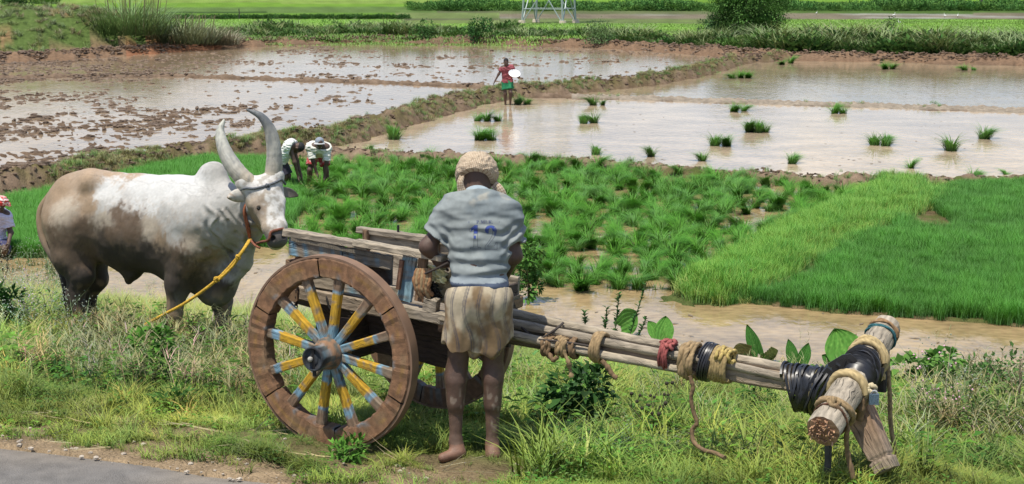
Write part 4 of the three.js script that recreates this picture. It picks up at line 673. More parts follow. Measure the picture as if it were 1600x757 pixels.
  // tether
  const yl = [0.66, 0.40, 0.045], t0 = thing('tether_rope', 'yellow rope running from the bull\'s halter down into the grass', 'rope');
  const W3 = (px, py, Z) => FB.world(B(px, py, Z));
  const tp = [FB.world(kn), W3(378, 393, 0.38), W3(362, 413, 0.39), W3(340, 436, 0.42), W3(315, 456, 0.45), W3(285, 476, 0.48), W3(255, 492, 0.5), W3(226, 508, 0.5)];
  mesh('strand', rope(tp, 0.012, { color: yl }), M.rope, t0);
  const tp2 = tp.slice(0, 4).map((p, i) => p.clone().add(V(0.012, 0.012 * Math.sin(i * 2), 0.012))); mesh('strand', rope(tp2, 0.011, { color: yl }), M.rope, t0);
  mesh('knot', blob(W3(338, 437, 0.43), 0.02, 12, yl), M.rope, t0); mesh('knot', blob(W3(372, 402, 0.4), 0.018, 13, yl), M.rope, t0);
}
// ---------------------------------------------------------------- people
function handPrims(w, dir, pal, side, s = 1, curl = 0.6) { // wrist, pointing direction, palm normal, thumb side
  const d = dir.clone().normalize(), n = pal.clone().addScaledVector(d, -pal.dot(d)).normalize(), t = side.clone().addScaledVector(d, -side.dot(d)).addScaledVector(n, -side.dot(n)).normalize(), r = [];
  const at = (a, b, c) => w.clone().addScaledVector(d, a * s).addScaledVector(t, b * s).addScaledVector(n, c * s);
  r.push(cap(at(0, 0, 0), at(0.03, 0.0, 0), 0.025 * s, 0.026 * s, 0.02));
  for (const [b, l] of [[0.03, 0.072], [0.01, 0.08], [-0.01, 0.075], [-0.028, 0.06]]) {
    r.push(cap(at(0.02, b * 0.6, 0), at(0.085, b, 0), 0.015 * s, 0.0115 * s, 0.014));
    let p = at(0.085, b, 0), ang = curl * 0.6; for (const q of [0.5, 0.3, 0.25]) { const e = p.clone().addScaledVector(d, Math.cos(ang) * l * q * s).addScaledVector(n, Math.sin(ang) * l * q * s); r.push(cap(p, e, 0.0095 * s, 0.0085 * s, 0.004)); p = e; ang += curl * 0.7; }
  }
  r.push(cap(at(0.015, 0.02, 0.005), at(0.045, 0.05, 0.012), 0.015 * s, 0.012 * s, 0.015), cap(at(0.045, 0.05, 0.012), at(0.078, 0.058, 0.024), 0.011 * s, 0.009 * s, 0.006));
  return r;
}
function bodyPrims(J, s = 1) {
  const c = (a, b, ra, rb, k = 0.04) => cap(a, b, ra * s, rb * s, k * s), mid = (a, b, t = 0.5) => a.clone().lerp(b, t), P = [];
  const ch = mid(J.shL, J.shR), hip = mid(J.hipL, J.hipR);
  P.push(c(J.shL, J.shR, 0.062, 0.062, 0.06));
  for (const [sh, hp] of [[J.shL, J.hipL], [J.shR, J.hipR]]) P.push(c(mid(ch, sh, 0.52), mid(hip, hp, 0.7), 0.100, 0.074, 0.08));
  P.push(c(ch, J.neck, 0.07, 0.05, 0.06), c(J.neck, J.head, 0.052, 0.055, 0.04), c(J.hipL, J.hipR, 0.085, 0.085, 0.06));
  for (const q of ['L', 'R']) P.push(c(J['sh' + q], J['el' + q], 0.05, 0.038), c(J['el' + q], J['ha' + q], 0.037, 0.025), c(J['hip' + q], J['kn' + q], 0.078, 0.050, 0.05), c(J['kn' + q], J['an' + q], 0.048, 0.03), c(mid(J['kn' + q], J['an' + q], 0.12).add(J.calf ?? V(0, 0, 0)), mid(J['kn' + q], J['an' + q], 0.42).add(J.calf ?? V(0, 0, 0)), 0.045, 0.036, 0.04), c(J['he' + q] ?? J['an' + q], J['to' + q], 0.034, 0.026, 0.03), c(J['an' + q], J['he' + q] ?? J['an' + q], 0.031, 0.033, 0.03));
  return P;
}
function headPrims(J, face, s = 1) {
  const up = J.head.clone().sub(J.neck).normalize(), f = face.clone().addScaledVector(up, -face.dot(up)).normalize(), sd = V().crossVectors(up, f), at = (a, b, c) => J.head.clone().addScaledVector(sd, a * s).addScaledVector(up, b * s).addScaledVector(f, c * s), ax = [sd, up, f];
  return { at, ax, p: [ell(at(0, 0.02, -0.01), V(0.073, 0.095, 0.092).multiplyScalar(s), 0.03, ax), ell(at(0, -0.06, 0.03), V(0.055, 0.06, 0.062).multiplyScalar(s), 0.04, ax), cap(at(0, 0.005, 0.085), at(0, -0.03, 0.103), 0.011 * s, 0.016 * s, 0.012), cap(at(0, -0.062, 0.088), at(0, -0.064, 0.09), 0.02 * s, 0.02 * s, 0.02), cap(at(-0.03, 0.022, 0.075), at(0.03, 0.022, 0.075), 0.014 * s, 0.014 * s, 0.02), ell(at(0.076, -0.01, 0), V(0.011, 0.03, 0.02).multiplyScalar(s), 0.008, ax), ell(at(-0.076, -0.01, 0), V(0.011, 0.03, 0.02).multiplyScalar(s), 0.008, ax)] };
}
const skinTone = [0.082, 0.046, 0.032];
function person(label, frame, J, o) {
  const g = frame.put(thing('person', label, 'person')), s = o.s ?? 1, h = o.cell ?? 0.014;
  const bp = bodyPrims(J, s), hd = headPrims(J, o.face ?? V(0, 0, 1), s);
  for (const q of ['L', 'R']) { const dir = J['ha' + q].clone().sub(J['el' + q]); bp.push(...(o.hands?.[q] ? o.hands[q](s) : handPrims(J['ha' + q], dir, V(q === 'L' ? 1 : -1, 0, 0.2), V(0, 0, 1), s, 0.5))); }
  const sk = (p) => jit(skinTone, p, 0.18, 12);
  mesh('body', skin(field([...bp, ...hd.p]), bounds([...bp, ...hd.p], 0.02), h, o.skinColor ?? sk), M.skin, g);
  for (const e of [-1, 1]) { const q = hd.at(0.03 * e, 0.002, 0.078), mb = new MB(); const w = new THREE.SphereGeometry(0.012 * s, 10, 8); w.translate(q.x, q.y, q.z); mb.add(w, [0.5, 0.48, 0.44]); mesh('eye', mb.geo(), M.gloss, g); }
  const mid = (a, b, t = 0.5) => a.clone().lerp(b, t), ch = mid(J.shL, J.shR), hip = mid(J.hipL, J.hipR), up = ch.clone().sub(hip).normalize();
  if (o.shirt) {
    const P = bp.slice(0, 4).concat([bp[5]]), sl = o.shirt.sleeve ?? 0.6, sleeves = [];
    for (const q of ['L', 'R']) { const e = mid(J['sh' + q], J['el' + q], sl); sleeves.push(cap(J['sh' + q], e, 0.058 * s, 0.062 * s, 0.05 * s)); }
    const all = [...P, ...sleeves], lo = (o.shirt.loose ?? 0.016) * s, fT = field(P, lo), fS = sleeves.map((q) => field([q], lo * 0.8)), f0 = field(all, lo), hem = hip.clone().addScaledVector(up, (o.shirt.hem ?? 0.02) * s), nk = ch.clone().lerp(J.neck, o.shirt.neck ?? 0.92), nd = J.neck.clone().sub(ch).normalize();
    const ends = ['L', 'R'].map((q) => { const e = mid(J['sh' + q], J['el' + q], sl), dr = J['el' + q].clone().sub(J['sh' + q]).normalize(); return [e, dr]; });
    const fo = o.shirt.fold ?? 0.006, ff = o.shirt.ff ?? 14;
    const f = (x, y, z) => {
      let d = f0(x, y, z); if (d > 0.08 || d < -0.2) return d; const p = V(x, y, z); d = fT(x, y, z);
      ends.forEach(([e, dr], i) => { const q = Math.max(fS[i](x, y, z), p.clone().sub(e).dot(dr)), k = 0.035, hh = Math.max(k - Math.abs(d - q), 0) / k; d = Math.min(d, q) - hh * hh * k * 0.25; });
      d += fo * n3(x * ff * 0.5, y * ff * 1.5, z * ff * 0.5) + fo * 0.6 * n3(x * ff, y * ff * 2.4, z * ff);
      if (o.shirt.extra) d += o.shirt.extra(p);
      d = Math.max(d, p.clone().sub(hem).dot(up) * -1, p.clone().sub(nk).dot(nd) - 0.004);
      return d;
    };
    const b = bounds(all, 0.06); o.shirtMesh = mesh('shirt', skin(f, b, o.shirt.cell ?? h, o.shirt.colorF ?? ((p) => jit(o.shirt.color, p, 0.1, 10)), (p) => [p.x, p.y]), M.cloth, g); o.shirtF = f;
  }
  if (o.shorts) {
    const all = [cap(J.hipL, J.hipR, 0.094 * s, 0.094 * s, 0.05), cap(hip, hip.clone().addScaledVector(up, 0.1 * s), 0.10 * s, 0.098 * s, 0.06)], ends = [];
    for (const q of ['L', 'R']) { const e = mid(J['hip' + q], J['kn' + q], o.shorts.len ?? 0.6); all.push(cap(J['hip' + q], e, 0.092 * s, (o.shorts.flare ?? 0.085) * s, 0.05)); ends.push([e, J['kn' + q].clone().sub(J['hip' + q]).normalize()]); }
    const f0 = field(all, 0.004), top = hip.clone().addScaledVector(up, (o.shorts.top ?? 0.1) * s);
    const f = (x, y, z) => { let d = f0(x, y, z); if (d > 0.08 || d < -0.2) return d; const p = V(x, y, z); d += (o.shorts.foldA ?? 0.006) * n3(x * 16, y * 4, z * 16); if (o.shorts.extra) d += o.shorts.extra(p); d = Math.max(d, p.clone().sub(top).dot(up)); for (const [e, dr] of ends) { const q = p.clone().sub(e), a = q.dot(dr) - (o.shorts.hem ? o.shorts.hem(p) : 0); if (a > 0 && q.lengthSq() < 0.05) d = Math.max(d, a); } return d; };
    mesh(o.shorts.name ?? 'shorts', skin(f, bounds(all, 0.05), o.shorts.cell ?? h, o.shorts.colorF ?? ((p) => jit(o.shorts.color, p, 0.12, 10)), (p) => [p.x, p.y]), M.cloth, g);
  }
  if (o.hair) { const q = [ell(hd.at(0, 0.035, -0.018), V(0.079, 0.09, 0.092).multiplyScalar(s), 0.02, hd.ax)]; const f0 = field(q), f = (x, y, z) => { const p = V(x, y, z).sub(hd.at(0, 0, 0)); return Math.max(f0(x, y, z) + 0.005 * n3(x * 60, y * 60, z * 60), -(p.dot(hd.ax[1]) - 0.02 * s + 0.9 * Math.min(0, -p.dot(hd.ax[2]) + 0.0) * -1 * (p.dot(hd.ax[2]) > 0.02 ? 0.35 : -0.6))); }; mesh(o.hair.name ?? 'hair', skin(f, bounds(q, 0.02), Math.min(h, 0.01), () => o.hair.color), M.plain, g); }
  o.hd = hd; o.g = g; return g;
}

// the driver, leaning over the cart's front rail, seen from behind
const FM = new Frame(V(-0.2, 0, -7.67), 0), D = (px, py, Z = 0) => FM.p(px, py, Z);
{
  const J = {
    hipL: D(729, 468, 0), hipR: D(770, 468, -0.01), knL: D(712, 585, 0.0), knR: D(770, 582, -0.03), anL: D(712, 690, 0.03), anR: D(769, 695, 0.0), heL: D(716, 708, 0.05), heR: D(770, 712, 0.03), toL: D(692, 716, 0.1), toR: D(774, 712, -0.12), calf: V(0, 0, 0.018),
    shL: D(706, 332, -0.15), shR: D(792, 338, -0.13), neck: D(746, 303, -0.19), head: D(745, 281, -0.235), elL: D(668, 386, -0.09), elR: D(803, 400, -0.10), haL: D(686, 410, -0.12), haR: D(784, 440, -0.30),
  };
  const shirtC = [0.235, 0.262, 0.262], o = {
    cell: 0.0075, face: V(-0.15, -0.35, -1),
    hands: { L: (s) => handPrims(J.haL, V(0.5, -0.15, -0.2), V(0.1, -1, 0.2), V(0.1, 0.1, -1), s, 0.7), R: (s) => handPrims(J.haR, V(-0.7, -0.2, -0.5), V(0, -1, 0), V(0.5, 0.2, -0.8), s, 0.7) },
    skinColor: (p) => { const low = ss(0.5, 0.1, p.y), mud = ss(0.48, 0.62, n3(p.x * 26, p.y * 12, p.z * 26)) * ss(0.42, 0.34, p.y) * ss(0.12, 0.2, p.y); let c = mixc(skinTone, [0.12, 0.072, 0.05], low); if (p.y < 0.1) c = [0.19, 0.10, 0.065]; return jit(mixc(c, [0.28, 0.22, 0.17], mud * 0.6), p, 0.16, 18); },
    shirt: {
      sleeve: 0.72, neck: 0.95, hem: 0.02, cell: 0.007, fold: 0.008, ff: 9, loose: 0.017,
      extra: (p) => { const t = ss(1.12, 0.86, p.y), b = ss(1.16, 0.98, p.y); return 0.008 * ss(1.2, 1.0, p.y) - 0.009 * b * Math.sin((p.y + 0.10 * p.x * p.x + 0.02 * n3(p.x * 4, p.y * 3, 2)) * 95) * (0.5 + 0.5 * n3(p.x * 5, p.y * 6, 1)) - 0.008 * ss(0.10, 0.18, Math.abs(p.x - 0.02)) * ss(1.02, 1.12, p.y) * ss(1.26, 1.15, p.y) * Math.sin((p.y * 1.0 - Math.abs(p.x - 0.02) * 0.9) * 105); },
      colorF: (p) => { let c = mixc(shirtC, [0.175, 0.205, 0.215], ss(0, 0.5, n3(p.x * 4, p.y * 4, p.z * 4))); c = mixc(c, [0.42, 0.38, 0.30], 0.5 * ss(0.2, 0.6, fbm3(p.x * 6, p.y * 6, p.z * 6)) * ss(1.2, 1.4, p.y + 0.2 * Math.abs(p.x))); if (p.y < 0.945) c = [0.055, 0.075, 0.12]; else if (p.y < 0.985) c = mixc(c, [0.25, 0.3, 0.36], 0.4); return jit(c, p, 0.05, 40); },
    },
    shorts: {
      name: 'loincloth', len: 0.64, flare: 0.088, top: 0.055, cell: 0.0052, foldA: 0.005,
      extra: (p) => -0.006 * ss(0.86, 0.7, p.y) - 0.006 * (0.4 + 1.2 * n3(p.x * 8, p.y * 3, p.z * 8)) * Math.sin(p.x * 44 + 1.4 * Math.sin(p.y * 9) + p.z * 30 + 3 * n3(p.x * 3, p.y * 2, 4)) * ss(0.88, 0.72, p.y),
      hem: (p) => 0.04 * Math.sin(p.x * 15 + 1) + 0.04 * n3(p.x * 9, 1, p.z * 9),
      colorF: (p) => { const a = Math.atan2(p.x - 0.02, p.z + 0.25) * 1.6 + 0.35 * n3(1, p.y * 2.2, 3) * (0.5 + p.x), st = Math.abs(((a * 3.1 + p.y * 1.2) % 1 + 1) % 1 - 0.5), st2 = Math.abs(((a * 3.1 + p.y * 1.2 + 0.16) % 1 + 1) % 1 - 0.5); let c = mixc([0.44, 0.37, 0.26], [0.22, 0.145, 0.075], ss(-0.3, 0.25, fbm3(p.x * 5, p.y * 4, p.z * 5) + 0.6 * ss(0.85, 0.62, p.y) - 0.25)); c = mixc(c, [0.05, 0.055, 0.085], (0.35 + 0.3 * ss(-0.3, 0.4, n3(p.x * 6, p.y * 6, 8))) * Math.max(ss(0.075, 0.045, st), ss(0.05, 0.03, st2))); return jit(c, p, 0.08, 30); },
    },
  };
  person('person in pale blue shirt, striped loincloth and checked head cloth, leaning over the cart', FM, J, o);
  const g = o.g, hd = o.hd;
  { // collar
    const up = J.head.clone().sub(J.neck).normalize(), a = J.neck.clone().addScaledVector(up, -0.012), pts = []; const u = V(1, 0, 0), w = V().crossVectors(u, up).normalize();
    for (let i = 0; i <= 30; i++) { const t = i / 30 * 2 * Math.PI * 0.86 - 0.43 * 2 * Math.PI + Math.PI / 2; pts.push(a.clone().addScaledVector(u, Math.cos(t) * 0.078).addScaledVector(w, -Math.sin(t) * 0.072 * -1).addScaledVector(up, -0.012 - 0.012 * Math.cos(t * 2))); }
    mesh('collar', sweep(pts, () => [[-0.006, -0.03], [0.010, -0.032], [0.007, 0.022], [-0.004, 0.026]], { up, color: (t, j, p) => jit([0.34, 0.42, 0.47], p, 0.08, 30) }), M.cloth, g);
  }
  { // checked head cloth, wound round with overlapping folds
    const c = hd.at(0, 0.045, -0.012), ax = hd.ax, q = [ell(c, V(0.106, 0.098, 0.118), 0.02, ax), ell(hd.at(-0.0, 0.01, -0.02), V(0.10, 0.05, 0.11), 0.04, ax)], f0 = field(q);
    const f = (x, y, z) => { const p = V(x, y, z).sub(c), a = p.dot(ax[0]), b = p.dot(ax[1]), e = p.dot(ax[2]); const th = Math.atan2(a, e); const k = b + 0.035 * Math.sin(th + 0.8) + 0.012 * n3(x * 9, y * 9, z * 9), saw = ((k * 26) % 1 + 1) % 1; const r = Math.hypot(a, e); return Math.max(f0(x, y, z) - 0.009 * (saw - 0.5) * 1.0 * ss(0.03, 0.06, r) + 0.003 * n3(x * 30, y * 30, z * 30), -(b + 0.062 + 0.02 * Math.sin(th * 1 + 2.4))); };
    const weave = tex(256, (u, v) => { const A = (u * 8) % 1, Bv = (v * 8) % 1, l = (A < 0.3 ? 1 : 0) + (Bv < 0.3 ? 1 : 0); const w = [0.84, 0.79, 0.70], r = [0.58, 0.45, 0.37]; const cc = l === 2 ? r : l === 1 ? mixc(w, r, 0.52) : w; const k = 0.92 + 0.1 * n2(u * 40, v * 40); return cc.map((q) => q * k); }, { srgb: true });
    const m = std({ map: weave, roughness: 0.95 });
    mesh('head_cloth', skin(f, bounds(q, 0.03), 0.0055, () => [0.92, 0.9, 0.86], (p) => { const r = p.clone().sub(c), a = r.dot(ax[0]), b = r.dot(ax[1]), e = r.dot(ax[2]), th = Math.atan2(a, -e); return [th * 0.105 / 0.068 + 0.25 * b / 0.068, (b + 0.035 * Math.sin(th + 0.8 + Math.PI) - 0.25 * th * 0.1) / 0.068]; }), m, g);
    for (const [pts, w] of [[[D(722, 276, -0.16), D(719, 285, -0.14), D(720, 294, -0.14), D(722, 300, -0.14)], 0.02], [[D(772, 288, -0.2), D(778, 295, -0.19), D(782, 304, -0.19), D(783, 313, -0.2)], 0.03]]) {
      const P = curve(pts, 12); mesh('cloth_end', sweep(P, (t) => { const ww = w * (0.7 + 0.5 * t); return [[-ww, -0.006], [-ww * 0.3, 0.01], [ww * 0.3, -0.004], [ww, 0.007], [ww, 0.012], [ww * 0.3, 0.003], [-ww * 0.3, 0.017], [-ww, 0.001]]; }, { up: V(0, 0, 1), color: [0.92, 0.9, 0.86] }), (() => { const mm = m.clone(); const t = weave.clone(); t.repeat.set(10, 10); t.needsUpdate = true; mm.map = t; return mm; })(), g);
    }
  }
  { // faded print on the back of the shirt: a skin of cloth 2 mm proud of it
    const w = 512, h = 512, cv = document.createElement('canvas'); cv.width = w; cv.height = h; const x = cv.getContext('2d'); x.clearRect(0, 0, w, h);
    x.textAlign = 'center'; x.fillStyle = 'rgba(52,66,120,0.62)'; x.font = 'bold 50px serif'; x.fillText('P.MI.K.', 268, 118);
    x.fillRect(96, 92, 6, 22); x.fillRect(420, 92, 5, 16);
    x.save(); x.translate(0, -158); x.scale(1, 1.42); x.font = 'bold 270px serif'; x.lineWidth = 4; x.strokeStyle = 'rgba(45,50,70,0.6)'; x.strokeText('1', 165, 400); x.strokeText('2', 338, 404);
    const r = rng(91); const patch = (tx, fx, fy, list) => { x.save(); x.beginPath(); for (const [a, b, c, d] of list) x.rect(a, b, c, d); x.clip(); x.fillStyle = 'rgba(46,72,160,0.66)'; x.fillText(tx, fx, fy); x.restore(); };
    patch('1', 165, 400, [[120, 205, 80, 70], [140, 290, 34, 24]]); patch('2', 338, 404, [[240, 200, 200, 58], [240, 255, 72, 40], [372, 240, 60, 70]]);
    x.globalCompositeOperation = 'destination-out'; x.fillStyle = 'rgba(0,0,0,0.55)'; for (let i = 0; i < 420; i++) { x.beginPath(); x.arc(r() * w, r() * h, 1 + 5 * r() * r(), 0, 7); x.fill(); } x.fillRect(376, 200, 8, 110);
    x.restore();
    const t = new THREE.CanvasTexture(cv); t.colorSpace = THREE.SRGBColorSpace; t.magFilter = THREE.LinearFilter;
    const a = D(718, 334, 0), b = D(793, 402, 0), src = o.shirtMesh.geometry, P = src.attributes.position, N = src.attributes.normal, I = src.index, mb = new MB(), map = new Map();
    const get = (k) => { if (!map.has(k)) { const p = V(P.getX(k), P.getY(k), P.getZ(k)), n = V(N.getX(k), N.getY(k), N.getZ(k)); map.set(k, mb.v(p.addScaledVector(n, 0.002), n, [(p.x - a.x) / (b.x - a.x), (p.y - b.y) / (a.y - b.y)], [1, 1, 1])); } return map.get(k); };
    for (let k = 0; k < I.count; k += 3) { const q = [I.getX(k), I.getX(k + 1), I.getX(k + 2)]; if (q.every((e) => N.getZ(e) > 0.15 && P.getX(e) > a.x && P.getX(e) < b.x && P.getY(e) > b.y && P.getY(e) < a.y)) mb.i.push(...q.map(get)); }
    mesh('number_print', mb.geo(), new THREE.MeshStandardMaterial({ map: t, transparent: true, roughness: 0.9, side: THREE.DoubleSide, vertexColors: true }), g);
  }
}
{ // the far walker with a basin
  const base = G(793, 164, WL); const F2 = new Frame(base, 0), P = (x, y, z) => V(x, y, z);
  const J = { hipL: P(-0.09, 0.72, 0), hipR: P(0.08, 0.73, 0), knL: P(-0.075, 0.36, 0.06), knR: P(0.10, 0.40, 0.13), anL: P(-0.065, -0.06, 0), anR: P(0.085, -0.05, 0.04), toL: P(-0.07, -0.1, 0.12), toR: P(0.1, -0.1, 0.16), shL: P(-0.165, 1.17, 0.03), shR: P(0.145, 1.17, 0.03), neck: P(-0.035, 1.255, 0.06), head: P(-0.045, 1.37, 0.10), elL: P(-0.28, 0.98, 0.05), haL: P(-0.395, 0.77, 0.1), elR: P(0.21, 0.95, 0.02), haR: P(0.36, 0.88, 0.20) };
  person('person wading barefoot in red shirt and green shorts, sowing from a white basin', F2, J, { s: 0.98, cell: 0.013, face: V(-0.1, -0.2, 1), hair: { color: [0.012, 0.01, 0.012] }, hands: { R: (s) => handPrims(J.haR, V(0.1, 0.1, 1), V(-0.4, 1, 0), V(-1, 0.3, 0), s, 0.5) }, shirt: { sleeve: 0.55, color: [0.30, 0.075, 0.09], hem: -0.02, loose: 0.022, fold: 0.012 }, shorts: { len: 0.66, color: [0.015, 0.20, 0.085], flare: 0.105 } });
  const bo = F2.world(V(0.215, 0.985, 0.235)), bs = thing('basin', 'shallow white metal basin held on the hip of the far wading person', 'basin', null, bo);
  const pr = [[0, 0.0], [0.11, 0.0], [0.15, 0.03], [0.175, 0.075], [0.19, 0.08], [0.188, 0.086], [0.172, 0.082], [0.145, 0.036], [0.107, 0.008], [0, 0.008]].map(([a, b]) => new THREE.Vector2(a, b)), g = new THREE.LatheGeometry(pr, 32); g.translate(0, -0.04, 0); g.rotateX(0.62); g.rotateZ(-0.16);
  const mb = new MB(); mb.add(g, [0.82, 0.83, 0.84]); mesh('bowl', mb.geo(), M.gloss, bs);
  const sd = new THREE.CircleGeometry(0.13, 20); sd.rotateX(-Math.PI / 2); sd.translate(0, -0.012, 0); sd.rotateX(0.62); sd.rotateZ(-0.16); const m2 = new MB(); m2.add(sd, [0.75, 0.73, 0.66]); mesh('seed_grain', m2.geo(), M.plain, bs);
}
{ // two transplanters bent over the seedling plot
  const a = new Frame(GH(497, 296), 0), A = (px, py, Z) => a.p(px, py, Z);
  const J = { hipL: A(489, 242, -0.1), hipR: A(505, 242, -0.1), knL: A(484, 266, 0.02), knR: A(509, 266, 0.02), anL: A(482, 298, -0.05), anR: A(512, 299, -0.05), toL: A(481, 302, 0.12), toR: A(513, 302, 0.12), shL: A(484, 230, 0.30), shR: A(511, 231, 0.30), neck: A(498, 227, 0.36), head: A(499, 231, 0.46), elL: A(489, 252, 0.36), haL: A(495, 272, 0.36), elR: A(510, 255, 0.34), haR: A(507, 277, 0.34) };
  const o = { cell: 0.013, face: V(0.05, -1, 0.35), shirt: { sleeve: 0.85, color: [0.72, 0.72, 0.66], loose: 0.022, hem: 0.02, fold: 0.01 }, shorts: { len: 0.7, color: [0.42, 0.055, 0.06], colorF: (p) => mixc([0.42, 0.05, 0.06], [0.6, 0.35, 0.33], ss(0.1, 0.4, n3(p.x * 14, p.y * 14, p.z * 14))), flare: 0.105 } };
  J.head = A(499, 224, 0.47); person('person in a white shirt, red shorts and grey cap, bent double toward the camera', a, J, o);
  const hd = o.hd, q = [ell(hd.at(0, 0.03, -0.01), V(0.088, 0.086, 0.104), 0.02, hd.ax)]; q[0].c = J.head.clone().add(V(0, 0.035, 0.0)); q[0].ax = null;
  mesh('cap', skin((x, y, z) => Math.max(field(q)(x, y, z), J.head.y + 0.0 - y), bounds(q, 0.02), 0.01, (p) => p.y < J.head.y + 0.03 ? [0.62, 0.63, 0.64] : [0.24, 0.27, 0.32]), M.cloth, o.g);
  { const g = new THREE.CylinderGeometry(0.1, 0.108, 0.016, 24); g.translate(J.head.x, J.head.y + 0.0, J.head.z + 0.02); const mb = new MB(); mb.add(g, [0.62, 0.63, 0.64]); mesh('cap_brim', mb.geo(), M.cloth, o.g); }
  const b = new Frame(GH(447, 300), 0), Bq = (px, py, Z) => b.p(px, py, Z);
  const K = { hipL: Bq(434, 256, 0.0), hipR: Bq(439, 252, -0.16), knL: Bq(444, 276, 0.02), knR: Bq(450, 274, -0.16), anL: Bq(440, 300, 0.0), anR: Bq(446, 298, -0.16), toL: Bq(448, 303, 0.04), toR: Bq(454, 301, -0.12), shL: Bq(452, 229, 0.12), shR: Bq(456, 227, -0.18), neck: Bq(459, 230, -0.02), head: Bq(466, 231, 0.0), elL: Bq(460, 254, 0.14), haL: Bq(466, 277, 0.1), elR: Bq(464, 252, -0.2), haR: Bq(470, 274, -0.16) };
  person('person in a white shirt and dark wrap, bent over side-on behind the bull\'s horn', b, K, { cell: 0.013, face: V(0.6, -0.8, 0.1), hair: { color: [0.012, 0.012, 0.015] }, shirt: { sleeve: 0.8, color: [0.74, 0.74, 0.70], loose: 0.03, hem: 0.04, fold: 0.012 }, shorts: { len: 0.95, color: [0.035, 0.03, 0.05], flare: 0.10 } });
}
{ // a worker at the left edge, mostly out of the picture
  const a = new Frame(GH(-2, 408), 0), A = (px, py, Z) => a.p(px, py, Z);
  const J = { hipL: A(-26, 380, 0), hipR: A(0, 380, -0.02), knL: A(-22, 392, 0.3), knR: A(6, 390, 0.28), anL: A(-20, 410, 0.05), anR: A(4, 410, 0.03), toL: A(-18, 412, 0.2), toR: A(8, 412, 0.2), shL: A(-28, 340, 0.05), shR: A(8, 336, 0.03), neck: A(-4, 326, 0.08), head: A(0, 318, 0.12), elL: A(-30, 368, 0.12), haL: A(-14, 378, 0.28), elR: A(16, 364, 0.06), haR: A(12, 382, 0.25) };
  const o = { cell: 0.013, face: V(0.5, -0.5, 0.6), shirt: { sleeve: 0.72, loose: 0.026, fold: 0.01, hem: -0.04, colorF: (p) => { const t = p.x + 0.28; const n = n3(p.x * 11, p.y * 11, p.z * 11), m = n3(p.x * 16 + 9, p.y * 16, p.z * 16); return p.x > 0.02 && p.y > 0.4 ? [0.62, 0.58, 0.72] : n > 0.25 ? [0.05, 0.07, 0.30] : m > 0.2 ? [0.04, 0.25, 0.33] : m < -0.45 ? [0.6, 0.2, 0.08] : [0.13, 0.11, 0.28]; } }, shorts: { len: 0.95, color: [0.05, 0.05, 0.12], flare: 0.1 } };
  person('person in patterned blue and violet clothes with a red head cloth, crouching at the left', a, J, o);
  const c = J.head.clone().add(V(0, 0.03, 0)), q = [ell(c, V(0.115, 0.085, 0.12), 0.02), cap(c.clone().add(V(0.06, -0.02, -0.05)), c.clone().add(V(0.12, -0.06, -0.02)), 0.04, 0.03, 0.03)];
  mesh('head_cloth', skin((x, y, z) => field(q)(x, y, z) + 0.006 * Math.sin(y * 160 + x * 40), bounds(q, 0.02), 0.011, (p) => n3(p.x * 24, p.y * 24, p.z * 24) > 0.1 ? [0.75, 0.62, 0.58] : [0.62, 0.07, 0.06]), M.cloth, o.g);
}
// ---------------------------------------------------------------- plants
const greens = (r) => { const k = 0.8 + 0.45 * r(); return [0.105 * k, 0.185 * k * (0.92 + 0.16 * r()), 0.04 * k]; };
function tuft(seed, n, h, spread, w, bend, col, tip, lean = 0.35) { const mb = new MB(), r = rng(seed); for (let i = 0; i < n; i++) { const a = r() * 6.283, q = Math.sqrt(r()) * spread, k = 0.75 + 0.5 * r(); mb.blade(V(Math.cos(a) * q, -0.01, Math.sin(a) * q), r() * 6.283, h * (0.5 + 0.7 * r()), w * (0.7 + 0.6 * r()), bend * (0.4 + r()), col.map((c) => c * k), tip.map((c) => c * k), lean * r()); } return mb.geo(); }
function leafyWeed(seed, n, h, rad, size, col) { const mb = new MB(), r = rng(seed); for (let i = 0; i < n; i++) { const a = r() * 6.283, t = r(), q = rad * Math.sqrt(r()) * (0.5 + 0.5 * t), k = 0.7 + 0.6 * r(); mb.leaf(V(Math.cos(a) * q, h * t, Math.sin(a) * q), V(Math.cos(a + r() - 0.5), 0.3 * (r() - 0.2), Math.sin(a + r() - 0.5)), V(0, 1, 0), size * (0.6 + 0.8 * r()), size * 0.55 * (0.7 + 0.5 * r()), [col[0] * k, col[1] * k, col[2] * k]); } return mb.geo(); }
function seedStalk(seed, n, h, col) { const mb = new MB(), r = rng(seed); for (let i = 0; i < n; i++) { const a = r() * 6.283, q = 0.05 * r(), hh = h * (0.6 + 0.5 * r()), az = r() * 6.283, b = V(Math.cos(a) * q, 0, Math.sin(a) * q); mb.blade(b, az, hh, 0.005, 0.35 * r(), [0.22, 0.24, 0.09], col, 0.25 * r()); for (let k = 0; k < 5; k++) { const t = 0.7 + 0.3 * k / 5; mb.blade(b.clone().add(V(Math.cos(az) * hh * 0.15 * t, hh * t * 0.92, Math.sin(az) * hh * 0.15 * t)), r() * 6.283, 0.05 + 0.04 * r(), 0.006, 0.6, col, col, 0.9); } } return mb.geo(); }
